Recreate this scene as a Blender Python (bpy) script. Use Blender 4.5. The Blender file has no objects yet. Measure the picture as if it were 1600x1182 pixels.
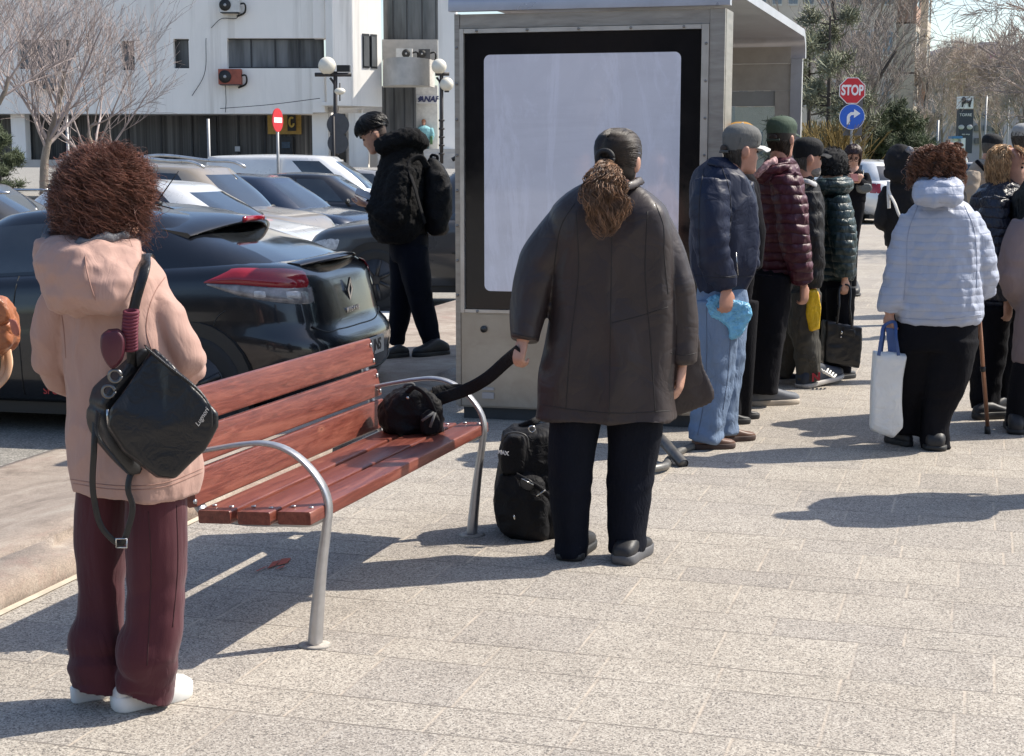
import bpy, bmesh, math, random
import numpy as np
from mathutils import Vector, Matrix, noise

random.seed(7); RNG = np.random.default_rng(7)
SC = bpy.context.scene
COL = SC.collection
PI = math.pi
# ------------------------------------------------------------------ camera
F, CX, CY, HOR, H0 = 2400.0, 800.0, 591.0, 246.0, 1.53
PITCH = math.atan((CY - HOR) / F)
CP, SP = math.cos(PITCH), math.sin(PITCH)
cam = bpy.data.cameras.new('camera'); cam_o = bpy.data.objects.new('camera', cam); COL.objects.link(cam_o)
cam.sensor_width = 36.0; cam.lens = 36.0 * F / 1600.0; cam.clip_end = 3000; cam.clip_start = 0.05
cam_o.location = (0, 0, H0); cam_o.rotation_euler = (PI / 2 - PITCH, 0, 0)
SC.camera = cam_o
# ------------------------------------------------------------------ light
SUN_EL = math.radians(49); SUN_AZ = math.radians(16)     # azimuth from +X towards +Y
SUND = Vector((math.cos(SUN_EL) * math.cos(SUN_AZ), math.cos(SUN_EL) * math.sin(SUN_AZ), math.sin(SUN_EL)))
w = bpy.data.worlds.new('World'); SC.world = w; w.use_nodes = True
nt = w.node_tree
sky = nt.nodes.new('ShaderNodeTexSky'); sky.sky_type = 'NISHITA'; sky.sun_disc = False
sky.sun_elevation = SUN_EL; sky.sun_rotation = PI / 2 - SUN_AZ
sky.air_density = 1.0; sky.dust_density = 1.3; sky.ozone_density = 1.5
bg = nt.nodes['Background']; bg.inputs['Strength'].default_value = 0.135
nt.links.new(sky.outputs[0], bg.inputs['Color'])
sun = bpy.data.lights.new('sun', 'SUN'); sun.energy = 4.3; sun.angle = math.radians(0.5); sun.color = (1.0, .93, .82)
so = bpy.data.objects.new('sun', sun); COL.objects.link(so); so.rotation_euler = SUND.to_track_quat('Z', 'Y').to_euler()
SC.view_settings.view_transform = 'Standard'; SC.view_settings.look = 'None'
SC.view_settings.exposure = 0.62; SC.view_settings.gamma = 1.0
SC.cycles.max_bounces = 6; SC.cycles.transparent_max_bounces = 8

# ------------------------------------------------------------------ pixel -> world
def P(px, py, D):
    dx, dy, dz = px - CX, F * CP + (CY - py) * SP, -F * SP + (CY - py) * CP
    s = D / dy
    return np.array((dx * s, D, H0 + dz * s))
def G(px, py, z=0.0):
    dx, dy, dz = px - CX, F * CP + (CY - py) * SP, -F * SP + (CY - py) * CP
    s = (z - H0) / dz
    return np.array((dx * s, dy * s, z))

# ------------------------------------------------------------------ materials
class NT:
    def __init__(s, m): s.t = m.node_tree; s.n = s.t.nodes; s.l = s.t.links
    def a(s, kind, **kw):
        nd = s.n.new(kind)
        for k, v in kw.items():
            if k.startswith('i_'): s.set(nd.inputs[k[2:].replace('_', ' ')], v)
            elif k.startswith('n') and k[1:].isdigit(): s.set(nd.inputs[int(k[1:])], v)
            else: setattr(nd, k, v)
        return nd
    def set(s, sock, v):
        if hasattr(v, 'is_output') or isinstance(v, bpy.types.NodeSocket): s.l.new(v, sock)
        else:
            if isinstance(v, tuple) and len(v) == 3 and sock.type == 'RGBA': v = (*v, 1)
            sock.default_value = v
    def math(s, op, a, b=0.0, c=None):
        nd = s.a('ShaderNodeMath', operation=op, n0=a, n1=b)
        if c is not None: s.set(nd.inputs[2], c)
        return nd.outputs[0]
    def mix(s, f, a, b, bt='MIX'):
        nd = s.n.new('ShaderNodeMix'); nd.data_type = 'RGBA'; nd.blend_type = bt
        s.set(nd.inputs[0], f); s.set(nd.inputs[6], a); s.set(nd.inputs[7], b)
        return nd.outputs[2]
    def ramp(s, f, stops):
        nd = s.n.new('ShaderNodeValToRGB'); s.set(nd.inputs[0], f)
        cr = nd.color_ramp
        while len(cr.elements) < len(stops): cr.elements.new(.5)
        for e, (p, c) in zip(cr.elements, stops):
            e.position = p; e.color = (*c, 1) if isinstance(c, tuple) else (c, c, c, 1)
        return nd.outputs[0]
    def coords(s, scale=(1, 1, 1), rot=(0, 0, 0), which='Object'):
        tc = s.n.new('ShaderNodeTexCoord'); mp = s.n.new('ShaderNodeMapping')
        s.l.new(tc.outputs[which], mp.inputs[0]); mp.inputs['Scale'].default_value = scale; mp.inputs['Rotation'].default_value = rot
        return mp.outputs[0]
    def noise(s, vec, sc, det=3, rough=.55, dist=0):
        nd = s.a('ShaderNodeTexNoise', i_Scale=sc, i_Detail=det, i_Roughness=rough, i_Distortion=dist); s.l.new(vec, nd.inputs['Vector'])
        return nd.outputs[0]
MATS = {}
def newmat(name):
    m = bpy.data.materials.new(name); m.use_nodes = True
    N = NT(m); b = N.n['Principled BSDF']
    MATS[name] = m
    return m, N, b
def M(name, col, rough=.6, metal=0, spec=.5, var=.18, vs=9, bump=None, coat=0, dirt=None, stretch=(1, 1, 1), sheen=0, alpha=None, trans=0, island=0, quilt=None):
    """general procedural material: base colour, broken up by noise, with optional bump [(scale, strength), ...]"""
    if name in MATS: return MATS[name]
    m, N, b = newmat(name)
    v = N.coords(stretch)
    col = tuple(col)
    f = N.noise(v, vs, 4, .6)
    lo = tuple(c * (1 - var) for c in col); hi = tuple(min(1, c * (1 + var)) for c in col)
    c = N.ramp(f, [(.3, lo), (.7, hi)])
    if island:
        g = N.n.new('ShaderNodeNewGeometry')
        k = N.ramp(g.outputs['Random Per Island'], [(0, (1 - island,) * 3), (1, (min(1, 1.0) + island,) * 3)])
        c = N.mix(1.0, c, k, 'MULTIPLY')
    if dirt:
        f2 = N.noise(v, dirt[0], 6, .7, .6)
        c = N.mix(N.ramp(f2, [(.5, 0.), (.75, dirt[1])]), c, dirt[2])
    N.set(b.inputs['Base Color'], c)
    rr = N.math('MULTIPLY_ADD', f, .25, rough - .12)
    N.set(b.inputs['Roughness'], rr)
    b.inputs['Metallic'].default_value = metal
    b.inputs['Specular IOR Level'].default_value = spec
    b.inputs['Coat Weight'].default_value = coat; b.inputs['Coat Roughness'].default_value = .06
    if sheen: b.inputs['Sheen Weight'].default_value = sheen
    if trans: b.inputs['Transmission Weight'].default_value = trans
    if alpha is not None: b.inputs['Alpha'].default_value = alpha
    if quilt or bump: prev = None
    if quilt:
        per, qs, yz = quilt; tc = N.n.new('ShaderNodeTexCoord'); sx = N.n.new('ShaderNodeSeparateXYZ'); N.l.new(tc.outputs['Object'], sx.inputs[0])
        zz = N.math('MULTIPLY_ADD', N.noise(tc.outputs['Object'], 5, 2), per * .9, sx.outputs[2])
        qh = N.math('POWER', N.math('ABSOLUTE', N.math('SINE', N.math('MULTIPLY', zz, PI / per))), .45)
        bp = N.a('ShaderNodeBump', i_Strength=qs, i_Distance=per * .35); N.l.new(qh, bp.inputs['Height']); prev = bp.outputs[0]
        N.set(b.inputs['Base Color'], N.mix(N.ramp(qh, [(.2, .25), (.45, 0.)]), c, tuple(q * .5 for q in col)))
        if not bump: N.l.new(prev, b.inputs['Normal'])
    if bump:
        for sc, st in bump:
            bp = N.a('ShaderNodeBump', i_Strength=min(1, st * 1.6), i_Distance=max(.45 / sc, .0015))
            hgt = N.noise(v, sc, 3 if sc < 40 else 4, .5, .7 if sc < 40 else .3)
            if sc < 40: hgt = N.math('POWER', N.math('ABSOLUTE', N.math('SUBTRACT', hgt, .5)), .8)
            N.l.new(hgt, bp.inputs['Height'])
            if prev: N.l.new(prev, bp.inputs['Normal'])
            prev = bp.outputs[0]
        N.l.new(prev, b.inputs['Normal'])
    return m

# ------------------------------------------------------------------ mesh tools
class MB:
    """collects shapes that become ONE mesh object"""
    def __init__(s): s.V = []; s.Fc = []; s.n = 0
    def add(s, V, Fc):
        V = np.asarray(V, float).reshape(-1, 3); k = s.n
        s.V.append(V); s.Fc.extend([tuple(i + k for i in f) for f in Fc]); s.n += len(V)
        return s
    def verts(s): return np.concatenate(s.V) if s.V else np.zeros((0, 3))
    def mesh(s, name):
        me = bpy.data.meshes.new(name); me.from_pydata(s.verts().tolist(), [], s.Fc); me.update(); return me
    def box(s, c, size, R=None):
        x, y, z = [q / 2 for q in size]
        V = np.array([(-x, -y, -z), (x, -y, -z), (x, y, -z), (-x, y, -z), (-x, -y, z), (x, -y, z), (x, y, z), (-x, y, z)])
        if R is not None: V = V @ np.array(R).T
        return s.add(V + np.array(c), [(0, 3, 2, 1), (4, 5, 6, 7), (0, 1, 5, 4), (1, 2, 6, 5), (2, 3, 7, 6), (3, 0, 4, 7)])
    def hexa(s, p8):
        return s.add(p8, [(0, 3, 2, 1), (4, 5, 6, 7), (0, 1, 5, 4), (1, 2, 6, 5), (2, 3, 7, 6), (3, 0, 4, 7)])
    def loft(s, rings, cap=True, closed=True):
        n = len(rings[0]); m = len(rings); V = np.concatenate(rings); Fc = []
        for i in range(m - 1):
            a = i * n; b = a + n
            for j in range(n if closed else n - 1):
                k = (j + 1) % n
                Fc.append((a + j, a + k, b + k, b + j))
        if cap:
            V = np.concatenate([V, rings[0].mean(0)[None], rings[-1].mean(0)[None]]); c0 = m * n; c1 = c0 + 1
            for j in range(n):
                k = (j + 1) % n
                Fc.append((c0, k, j)); Fc.append((c1, (m - 1) * n + j, (m - 1) * n + k))
        return s.add(V, Fc)
    def tube(s, pts, rad, n=10, m=None, flat=None, up=None, fold=None, cap=True):
        """smooth tapered tube; flat=(a,b) squashes the section; fold(s_metres, theta)->relative radius change"""
        pts = np.asarray(pts, float); rad = np.broadcast_to(np.asarray(rad, float), (len(pts),)).copy()
        if m: q = spline(np.column_stack([pts, rad]), m); pts, rad = q[:, :3], q[:, 3]
        T = np.gradient(pts, axis=0); T /= np.linalg.norm(T, axis=1)[:, None] + 1e-9
        u = np.array(up if up is not None else (0.3, -1, 0.2), float)
        if abs(np.dot(u / np.linalg.norm(u), T[0])) > .95: u = np.array((1., 0, 0))
        th = np.arange(n) * 2 * PI / n; fa, fb = flat or (1, 1)
        rings = []; sl = np.concatenate([[0], np.cumsum(np.linalg.norm(np.diff(pts, axis=0), axis=1))])
        for i in range(len(pts)):
            u = u - np.dot(u, T[i]) * T[i]; u /= np.linalg.norm(u) + 1e-9; v = np.cross(T[i], u)
            r = rad[i] * (np.ones(n) if fold is None else 1 + fold(sl[i], th, sl[-1]))
            rings.append(pts[i] + (np.cos(th) * r * fa)[:, None] * u + (np.sin(th) * r * fb)[:, None] * v)
        return s.loft(rings, cap)
    def ell(s, c, r, R=None, n=16, m=10):
        rings = []
        th = np.arange(n) * 2 * PI / n
        for i in range(1, m):
            a = PI * i / m
            V = np.stack([np.cos(th) * math.sin(a) * r[0], np.sin(th) * math.sin(a) * r[1], np.full(n, -math.cos(a) * r[2])], 1)
            if R is not None: V = V @ np.array(R).T
            rings.append(V + np.array(c))
        return s.loft(rings)
    def cyl(s, a, b, r, n=16, r2=None):
        return s.tube([a, b], [r, r if r2 is None else r2], n)
    def prism(s, poly, vec):
        poly = np.asarray(poly, float); n = len(poly)
        V = np.concatenate([poly, poly + np.array(vec)])
        Fc = [tuple(range(n))[::-1], tuple(range(n, 2 * n))] + [(i, (i + 1) % n, n + (i + 1) % n, n + i) for i in range(n)]
        return s.add(V, Fc)
    def pillow(s, poly, nrm, thick, prof=((-.5, .80), (-.42, .94), (-.2, 1), (.2, 1), (.42, .94), (.5, .80)), sub=0, off=0, lin=False):
        """rounded slab from an outline: the outline has its full size in the middle and shrinks to both faces"""
        poly = np.asarray(poly, float)
        if sub and lin:
            q = np.concatenate([poly, poly[:1]]); t = np.linspace(0, len(poly), sub * len(poly) + 1)[:-1]; poly = np.stack([np.interp(t, np.arange(len(q)), q[:, k]) for k in range(3)], 1)
        elif sub: poly = spline(np.concatenate([poly, poly[:1]]), sub * len(poly) + 1)[:-1]
        c = poly.mean(0); nrm = np.array(nrm, float); nrm /= np.linalg.norm(nrm)
        return s.loft([c + (poly - c) * k + nrm * (t * thick + off) for t, k in prof])
    def obj(s, name, mat=None, parent=None, smooth=True, angle=None):
        return link(name, s.mesh(name), mat, parent, smooth, angle)

def spline(P_, m):
    """Catmull-Rom through rows of P_, resampled to m rows, even in chord length of the first 3 columns"""
    P_ = np.asarray(P_, float)
    if len(P_) < 2: return P_
    d = np.linalg.norm(np.diff(P_[:, :3], axis=0), axis=1) + 1e-9
    t = np.concatenate([[0], np.cumsum(d)]); x = np.linspace(0, t[-1], m)
    g = np.gradient(P_, t, axis=0) if len(P_) > 2 else np.repeat((P_[1:] - P_[:-1]) / t[1], 2, 0)
    i = np.clip(np.searchsorted(t, x, 'right') - 1, 0, len(t) - 2)
    h = (t[i + 1] - t[i])[:, None]; s = ((x - t[i])[:, None]) / h
    return (2*s**3 - 3*s**2 + 1) * P_[i] + (s**3 - 2*s**2 + s) * h * g[i] + (-2*s**3 + 3*s**2) * P_[i + 1] + (s**3 - s**2) * h * g[i + 1]

def ringpts(c, ax, ay, rx, ryf, ryb, n=32, e=2.0):
    th = np.arange(n) * 2 * PI / n; ct, st = np.cos(th), np.sin(th)
    x = np.sign(ct) * np.abs(ct) ** (2 / e) * rx
    y = np.sign(st) * np.abs(st) ** (2 / e) * np.where(st > 0, ryf, ryb)
    return np.array(c) + x[:, None] * np.array(ax) + y[:, None] * np.array(ay)

def link(name, me, mat=None, parent=None, smooth=True, angle=None):
    o = bpy.data.objects.new(name, me); COL.objects.link(o)
    if mat is not None:
        me.materials.clear(); me.materials.append(mat)
    if parent is not None:
        o.parent = parent
        if parent.get('_w') is None: pass
        L = origin(parent)
        if any(L): me.transform(Matrix.Translation(-Vector(L)))
    if smooth and len(me.polygons):
        me.polygons.foreach_set('use_smooth', [True] * len(me.polygons))
        if angle:
            me.set_sharp_from_angle(angle=math.radians(angle))
    me.update()
    return o
ORIG = {}
def origin(o):
    """world place of a thing whose parts are given in world coordinates (0 when parts are given locally)"""
    while o.parent is not None: o = o.parent
    return ORIG.get(o.name, (0, 0, 0))
def thing(name, label, cat, loc=(0, 0, 0), rz=0.0, group=None, local=False):
    o = bpy.data.objects.new(name, None); COL.objects.link(o); o.empty_display_size = .1
    o.location = loc; o.rotation_euler = (0, 0, rz); o['label'] = label; o['category'] = cat
    if group: o['group'] = group
    if not local and rz == 0.0: ORIG[o.name] = tuple(loc)
    return o
def tag(o, label, cat, group=None, kind=None):
    if label: o['label'] = label
    if cat: o['category'] = cat
    if group: o['group'] = group
    if kind: o['kind'] = kind
    return o
def struct(name, mb, mat, smooth=False):
    o = mb.obj(name, mat, None, smooth); o['kind'] = 'structure'; return o
def evaluated(me, mods):
    o = bpy.data.objects.new('tmp', me); COL.objects.link(o)
    for kind, kw in mods:
        md = o.modifiers.new('m', kind)
        for k, v in kw.items(): setattr(md, k, v)
    dg = bpy.context.evaluated_depsgraph_get()
    out = bpy.data.meshes.new_from_object(o.evaluated_get(dg))
    bpy.data.objects.remove(o); bpy.data.meshes.remove(me)
    return out
def skin(mb, name, vox, smooth=4, disp=None, dec=None):
    """fuses overlapping closed shapes into one continuous surface; disp(co, normal)->offset moves its points"""
    mods = [('REMESH', dict(mode='VOXEL', voxel_size=vox)), ('SMOOTH', dict(factor=.5, iterations=smooth))]
    me = evaluated(mb.mesh(name), mods)
    if disp:
        n = len(me.vertices); co = np.empty(n * 3); me.vertices.foreach_get('co', co); co = co.reshape(-1, 3)
        no = np.empty(n * 3); me.vertices.foreach_get('normal', no); no = no.reshape(-1, 3)
        me.vertices.foreach_set('co', (co + no * disp(co, no)[:, None]).ravel())
    me.update()
    return me
def nz(co, s, seed=0):
    s = np.broadcast_to(s, (3,))
    return np.array([noise.noise((p[0] * s[0] + seed, p[1] * s[1] - seed, p[2] * s[2] + 3 * seed)) for p in co])

def strands(paths, radii, k=3):
    """paths (N,S,3), radii (N,S) or (S,) -> thin tapered tubes"""
    paths = np.asarray(paths, float); N_, S, _ = paths.shape
    radii = np.broadcast_to(np.asarray(radii, float), (N_, S))
    T = np.gradient(paths, axis=1); T /= np.linalg.norm(T, axis=2, keepdims=True) + 1e-9
    u = np.cross(T, np.array((0.31, .52, .79))); u /= np.linalg.norm(u, axis=2, keepdims=True) + 1e-9; v = np.cross(T, u)
    th = np.arange(k) * 2 * PI / k
    V = paths[:, :, None, :] + radii[:, :, None, None] * (np.cos(th)[:, None] * u[:, :, None, :] + np.sin(th)[:, None] * v[:, :, None, :])
    idx = np.arange(N_ * S * k).reshape(N_, S, k); nx = np.roll(idx, -1, axis=2)
    q = np.stack([idx[:, :-1], nx[:, :-1], nx[:, 1:], idx[:, 1:]], -1).reshape(-1, 4)
    return V.reshape(-1, 3), q
def fastmesh(name, V, Q):
    me = bpy.data.meshes.new(name); V = np.ascontiguousarray(V, np.float32); Q = np.ascontiguousarray(Q, np.int32); k = Q.shape[1]
    me.vertices.add(len(V)); me.vertices.foreach_set('co', V.ravel())
    me.loops.add(Q.size); me.loops.foreach_set('vertex_index', Q.ravel())
    me.polygons.add(len(Q)); me.polygons.foreach_set('loop_start', np.arange(0, Q.size, k, dtype=np.int32))
    me.update(calc_edges=True); me.validate()
    return me
def text_mesh(s, size, origin_, ax, ay, extrude=.002, align='CENTER', shear=0, bold=0):
    cu = bpy.data.curves.new('text', 'FONT'); cu.body = s; cu.size = size; cu.extrude = extrude; cu.align_x = align; cu.align_y = 'CENTER'; cu.shear = shear; cu.offset = bold
    o = bpy.data.objects.new('tmp', cu); COL.objects.link(o)
    me = bpy.data.meshes.new_from_object(o.evaluated_get(bpy.context.evaluated_depsgraph_get()))
    bpy.data.objects.remove(o)
    ax = Vector(ax).normalized(); ay = Vector(ay).normalized(); az = ax.cross(ay)
    m = Matrix((ax, ay, az)).transposed().to_4x4(); m.translation = Vector(origin_)
    me.transform(m)
    return me
# ================================================================== SETTING: ground, pavement, slab
def paving_mat():
    m, N, b = newmat('paving')
    tc = N.n.new('ShaderNodeTexCoord'); co = tc.outputs['Object']
    def dot(v): return N.a('ShaderNodeVectorMath', operation='DOT_PRODUCT', n0=co, n1=v).outputs['Value']
    k = math.hypot(1, .30)
    u = dot((1 / k, -.30 / k, 0)); v = dot((.30 / k, 1 / k, 0))
    wob = N.noise(co, 2.5, 2); u = N.math('MULTIPLY_ADD', wob, .012, u); v = N.math('MULTIPLY_ADD', N.noise(co, 3.1, 2), .010, v)
    per, h1 = .56, .36
    q = N.math('DIVIDE', v, per); fl = N.math('FLOOR', q); fr = N.math('MULTIPLY', N.math('FRACT', q), per)
    second = N.math('GREATER_THAN', fr, h1)
    row = N.math('MULTIPLY_ADD', fl, 2, second)
    wn = N.a('ShaderNodeTexWhiteNoise', noise_dimensions='1D'); N.l.new(row, wn.inputs['W'])
    wd = N.math('MULTIPLY_ADD', N.a('ShaderNodeTexWhiteNoise', noise_dimensions='1D', i_W=N.math('ADD', row, 77.3)).outputs[0], .16, .30)
    uu = N.math('DIVIDE', N.math('MULTIPLY_ADD', wn.outputs[0], .7, u), wd)
    ufl = N.math('FLOOR', uu)
    uf = N.math('MULTIPLY', N.math('FRACT', uu), wd)
    ju = N.ramp(N.math('MULTIPLY', uf, 20), [(.0, 1.), (.14, .9), (.26, 0.)])
    dv = N.math('MINIMUM', fr, N.math('MINIMUM', N.math('ABSOLUTE', N.math('SUBTRACT', fr, h1)), N.math('SUBTRACT', per, fr)))
    jv = N.ramp(N.math('MULTIPLY', dv, 60), [(0., 1.), (.14, .9), (.30, 0.)])
    # aggregate: pale and dark chips set in a warm matrix
    vo = N.a('ShaderNodeTexVoronoi', i_Scale=215.0, i_Randomness=1.0); N.l.new(co, vo.inputs['Vector'])
    sp = N.n.new('ShaderNodeSeparateColor'); N.l.new(vo.outputs['Color'], sp.inputs[0])
    chips = N.ramp(sp.outputs[0], [(0, (.11, .10, .09)), (.14, (.22, .195, .175)), (.34, (.42, .375, .32)), (.7, (.545, .49, .42)), (1, (.74, .69, .60))])
    vo2 = N.a('ShaderNodeTexVoronoi', i_Scale=420.0); N.l.new(co, vo2.inputs['Vector'])
    sp2 = N.n.new('ShaderNodeSeparateColor'); N.l.new(vo2.outputs['Color'], sp2.inputs[0])
    chips = N.mix(.22, chips, N.ramp(sp2.outputs[1], [(0, (.10, .09, .085)), (1, (.75, .70, .62))]))
    # per tile tint, big stains
    wt = N.a('ShaderNodeTexWhiteNoise', noise_dimensions='2D'); cv = N.n.new('ShaderNodeCombineXYZ'); N.l.new(row, cv.inputs[0]); N.l.new(ufl, cv.inputs[1]); N.l.new(cv.outputs[0], wt.inputs['Vector'])
    chips = N.mix(1., chips, N.ramp(wt.outputs[0], [(0, (.73, .725, .73)), (1, (.86, .85, .83))]), 'MULTIPLY')
    st = N.noise(co, .9, 6, .65, .5); chips = N.mix(1., chips, N.ramp(st, [(.32, (.86, .85, .84)), (.6, (1, 1, 1))]), 'MULTIPLY')
    st2 = N.noise(co, 7, 5, .7, .3); chips = N.mix(1., chips, N.ramp(st2, [(.28, (.86, .86, .86)), (.5, (1, 1, 1))]), 'MULTIPLY')
    br = N.ramp(N.noise(co, 5, 4, .7), [(.38, .08), (.62, .62)])
    c = N.mix(N.math('MULTIPLY', ju, br), chips, (.57, .48, .38))
    br2 = N.ramp(N.noise(co, 3.3, 4, .7), [(.36, .25), (.58, 1.)])
    c = N.mix(N.math('MULTIPLY', jv, br2), c, (.16, .14, .12))
    gm = N.a('ShaderNodeTexVoronoi', i_Scale=1.7); N.l.new(co, gm.inputs['Vector']); gs = N.n.new('ShaderNodeSeparateColor'); N.l.new(gm.outputs['Color'], gs.inputs[0])
    rad = N.math('MULTIPLY', N.math('GREATER_THAN', gs.outputs[0], .55), N.math('MULTIPLY_ADD', gs.outputs[1], .035, .012))
    c = N.mix(N.math('MULTIPLY', N.math('LESS_THAN', gm.outputs['Distance'], rad), .55), c, (.12, .11, .105))
    N.set(b.inputs['Base Color'], c)
    b.inputs['Roughness'].default_value = .85; b.inputs['Specular IOR Level'].default_value = .3
    bp = N.a('ShaderNodeBump', i_Strength=.35, i_Distance=.004); N.l.new(N.math('SUBTRACT', sp.outputs[0], N.math('MULTIPLY', N.math('MAXIMUM', ju, jv), 1.2)), bp.inputs['Height'])
    N.l.new(bp.outputs[0], b.inputs['Normal'])
    return m
def asphalt_mat(name, base, warm=1.0):
    m, N, b = newmat(name); co = N.coords()
    vo = N.a('ShaderNodeTexVoronoi', i_Scale=120.0); N.l.new(co, vo.inputs['Vector'])
    sp = N.n.new('ShaderNodeSeparateColor'); N.l.new(vo.outputs['Color'], sp.inputs[0])
    B = np.array((base * warm, base, base * .95 / warm))
    c = N.ramp(sp.outputs[0], [(0, tuple(B * .6)), (.6, tuple(B)), (1, tuple(B * 1.6))])
    c = N.mix(1., c, N.ramp(N.noise(co, .5, 6, .7, .8), [(.3, (.7, .7, .7)), (.65, (1.1, 1.08, 1.05))]), 'MULTIPLY')
    N.set(b.inputs['Base Color'], c); b.inputs['Roughness'].default_value = .9
    bp = N.a('ShaderNodeBump', i_Strength=.4, i_Distance=.004); N.l.new(sp.outputs[0], bp.inputs['Height']); N.l.new(bp.outputs[0], b.inputs['Normal'])
    return m
KD = np.array((.285, 1.0, 0)); KD /= np.linalg.norm(KD)           # direction of the kerb
KN = np.array((-KD[1], KD[0], 0))                                  # away from the pavement, to the left
K0 = G(300, 813)
def K(s, n, z): return K0 + KD * s + KN * n + np.array((0, 0, z))

# ground sheet, dropping gently towards the buildings
ys = [-400, -60, 0, 18, 26, 60, 200, 900]; zs = [-.17, -.17, -.17, -.17, -.25, -.25, -.25, -.25]
xs = [-900, -200, 0, 200, 900]
mb = MB(); V = [(x, y, z) for y, z in zip(ys, zs) for x in xs]
mb.add(V, [(j * 5 + i, j * 5 + i + 1, j * 5 + i + 6, j * 5 + i + 5) for j in range(7) for i in range(4)])
struct('ground', mb, asphalt_mat('asphalt', .25, 1.06))
# pavement slab
mb = MB()
a, b_, c_, d_ = K(-30, 0, 0), K(110, 0, 0), K(110, -34, 0), K(-30, -34, 0)
mb.hexa([q - np.array((0, 0, .3)) for q in (d_, c_, b_, a)] + [d_, c_, b_, a])
mb.Fc = [f for f in mb.Fc]
struct('pavement', mb, paving_mat())
# raised old concrete strip with a crumbling edge on the left, seen under the car
mc, N, b = newmat('old_concrete'); co = N.coords()
c = N.ramp(N.noise(co, 3, 6, .7, .5), [(.3, (.22, .175, .14)), (.5, (.36, .295, .24)), (.72, (.48, .42, .35))])
c = N.mix(N.ramp(N.noise(co, 1.3, 6, .75, 1.), [(.52, 0.), (.66, .55)]), c, (.30, .19, .155))
c = N.mix(1., c, N.ramp(N.noise(co, 150, 3, .8), [(.3, (.55, .55, .55)), (.6, (1.08, 1.08, 1.08))]), 'MULTIPLY')
N.set(b.inputs['Base Color'], c); b.inputs['Roughness'].default_value = .9
bp = N.a('ShaderNodeBump', i_Strength=.5, i_Distance=.01); N.l.new(N.noise(co, 40, 6, .75), bp.inputs['Height']); N.l.new(bp.outputs[0], b.inputs['Normal'])
mb = MB(); S_ = np.concatenate([np.linspace(-10, -2.2, 20), np.linspace(-2.15, 7, 130), np.linspace(7.2, 40, 40)])
prof = [(.02, -.25), (.02, .0), (.03, .05), (.06, .068), (.10, .072), (.24, .075), (.26, .058), (.28, .074), (.55, .07), (1.0, .065), (1.5, .06), (1.9, .05), (1.95, .02), (1.95, -.3)]
RAMP = {8: .03, 9: -.07, 10: -.150, 11: -.163, 12: -.164}
rings = []
for s in S_:
    r = []
    for i, (n, z) in enumerate(prof):
        fr_ = min(1, max(0, (3.9 - s) / 1.0)); z = z + (RAMP[i] - z) * fr_ if i in RAMP else z
        q = K(s, n, z)
        if 1 <= i <= 5:
            g = noise.noise((s * 2.3, 1.7, i * .4)) ; g2 = noise.noise((s * 9, 4.2, i * .9))
            chip = max(0, g - .18) * .30 * (1 if i < 5 else .2)
            q = q + KN * (chip + .006 * g2) + np.array((0, 0, -chip * .22 + .003 * g2 if i > 1 else 0))
        r.append(q)
    rings.append(np.array(r))
mb.loft(rings, cap=False, closed=False)
struct('kerb_strip', mb, mc, True)
# painted line and pale concrete band further along the lot
mb = MB()
mb.add([K(-30, .0, .004), K(110, .0, .004), K(110, -.035, .004), K(-30, -.035, .004)], [(0, 1, 2, 3)])
struct('kerb_joint', mb, M('joint_sand', (.55, .47, .36), .9, var=.25, vs=6))
mb = MB()
q = [G(560, 490, -.164), G(705, 472, -.164), G(705, 486, -.164), G(560, 505, -.164)]
mb.add(q, [(0, 1, 2, 3)])
struct('road_marking', mb, M('road_paint', (.62, .61, .58), .7, var=.2, vs=5, dirt=(9, .7, (.2, .19, .18))))
mb = MB()
for n0, pts in enumerate([[(440, 873), (455, 872), (449, 880), (432, 884)], [(426, 878), (438, 875), (430, 884), (417, 889)], [(413, 886), (420, 884), (402, 893), (398, 893)], [(436, 886), (446, 883), (442, 887), (430, 890)]]):
    mb.add([G(x, y, .004 + .001 * n0) for x, y in pts], [(0, 1, 2, 3)])
struct('paint_scuff', mb, M('red_scuff', (.42, .09, .05), .8, var=.3, vs=60))
# lawn strips on the far side, right
def grass(name, quad, dens, h):
    mb = MB(); a, b_, c_, d_ = [np.array(q) for q in quad]
    uv = RNG.random((dens, 2)); base = (a + (b_ - a) * uv[:, :1]) * (1 - uv[:, 1:]) + (d_ + (c_ - d_) * uv[:, :1]) * uv[:, 1:]
    tip = base + np.column_stack([RNG.normal(0, .03, (dens, 2)), h * (.6 + .7 * RNG.random(dens))])
    mid = (base + tip) / 2 + RNG.normal(0, .006, (dens, 3))
    V, Q = strands(np.stack([base, mid, tip], 1), np.array((.006, .005, .001)))
    n = len(V); V = np.concatenate([V, [a + (0, 0, .01), b_ + (0, 0, .01), c_ + (0, 0, .01), d_ + (0, 0, .01)]]); Q = np.concatenate([Q, [[n, n + 1, n + 2, n + 3]]])
    o = link(name, fastmesh(name, V, Q), M('grass', (.105, .17, .035), .8, var=.4, vs=3), None, False)
    return tag(o, 'short spring grass on the verge between pavement and road', 'grass', None, 'stuff')
grass('grass', [G(1330, 330, .02), G(1440, 330, .02), G(1560, 266, .02), G(1372, 264, .02)], 9000, .10)
grass('grass', [G(1440, 330, .02), G(1700, 330, .02), G(1750, 268, .02), G(1560, 266, .02)], 4000, .09)

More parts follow.
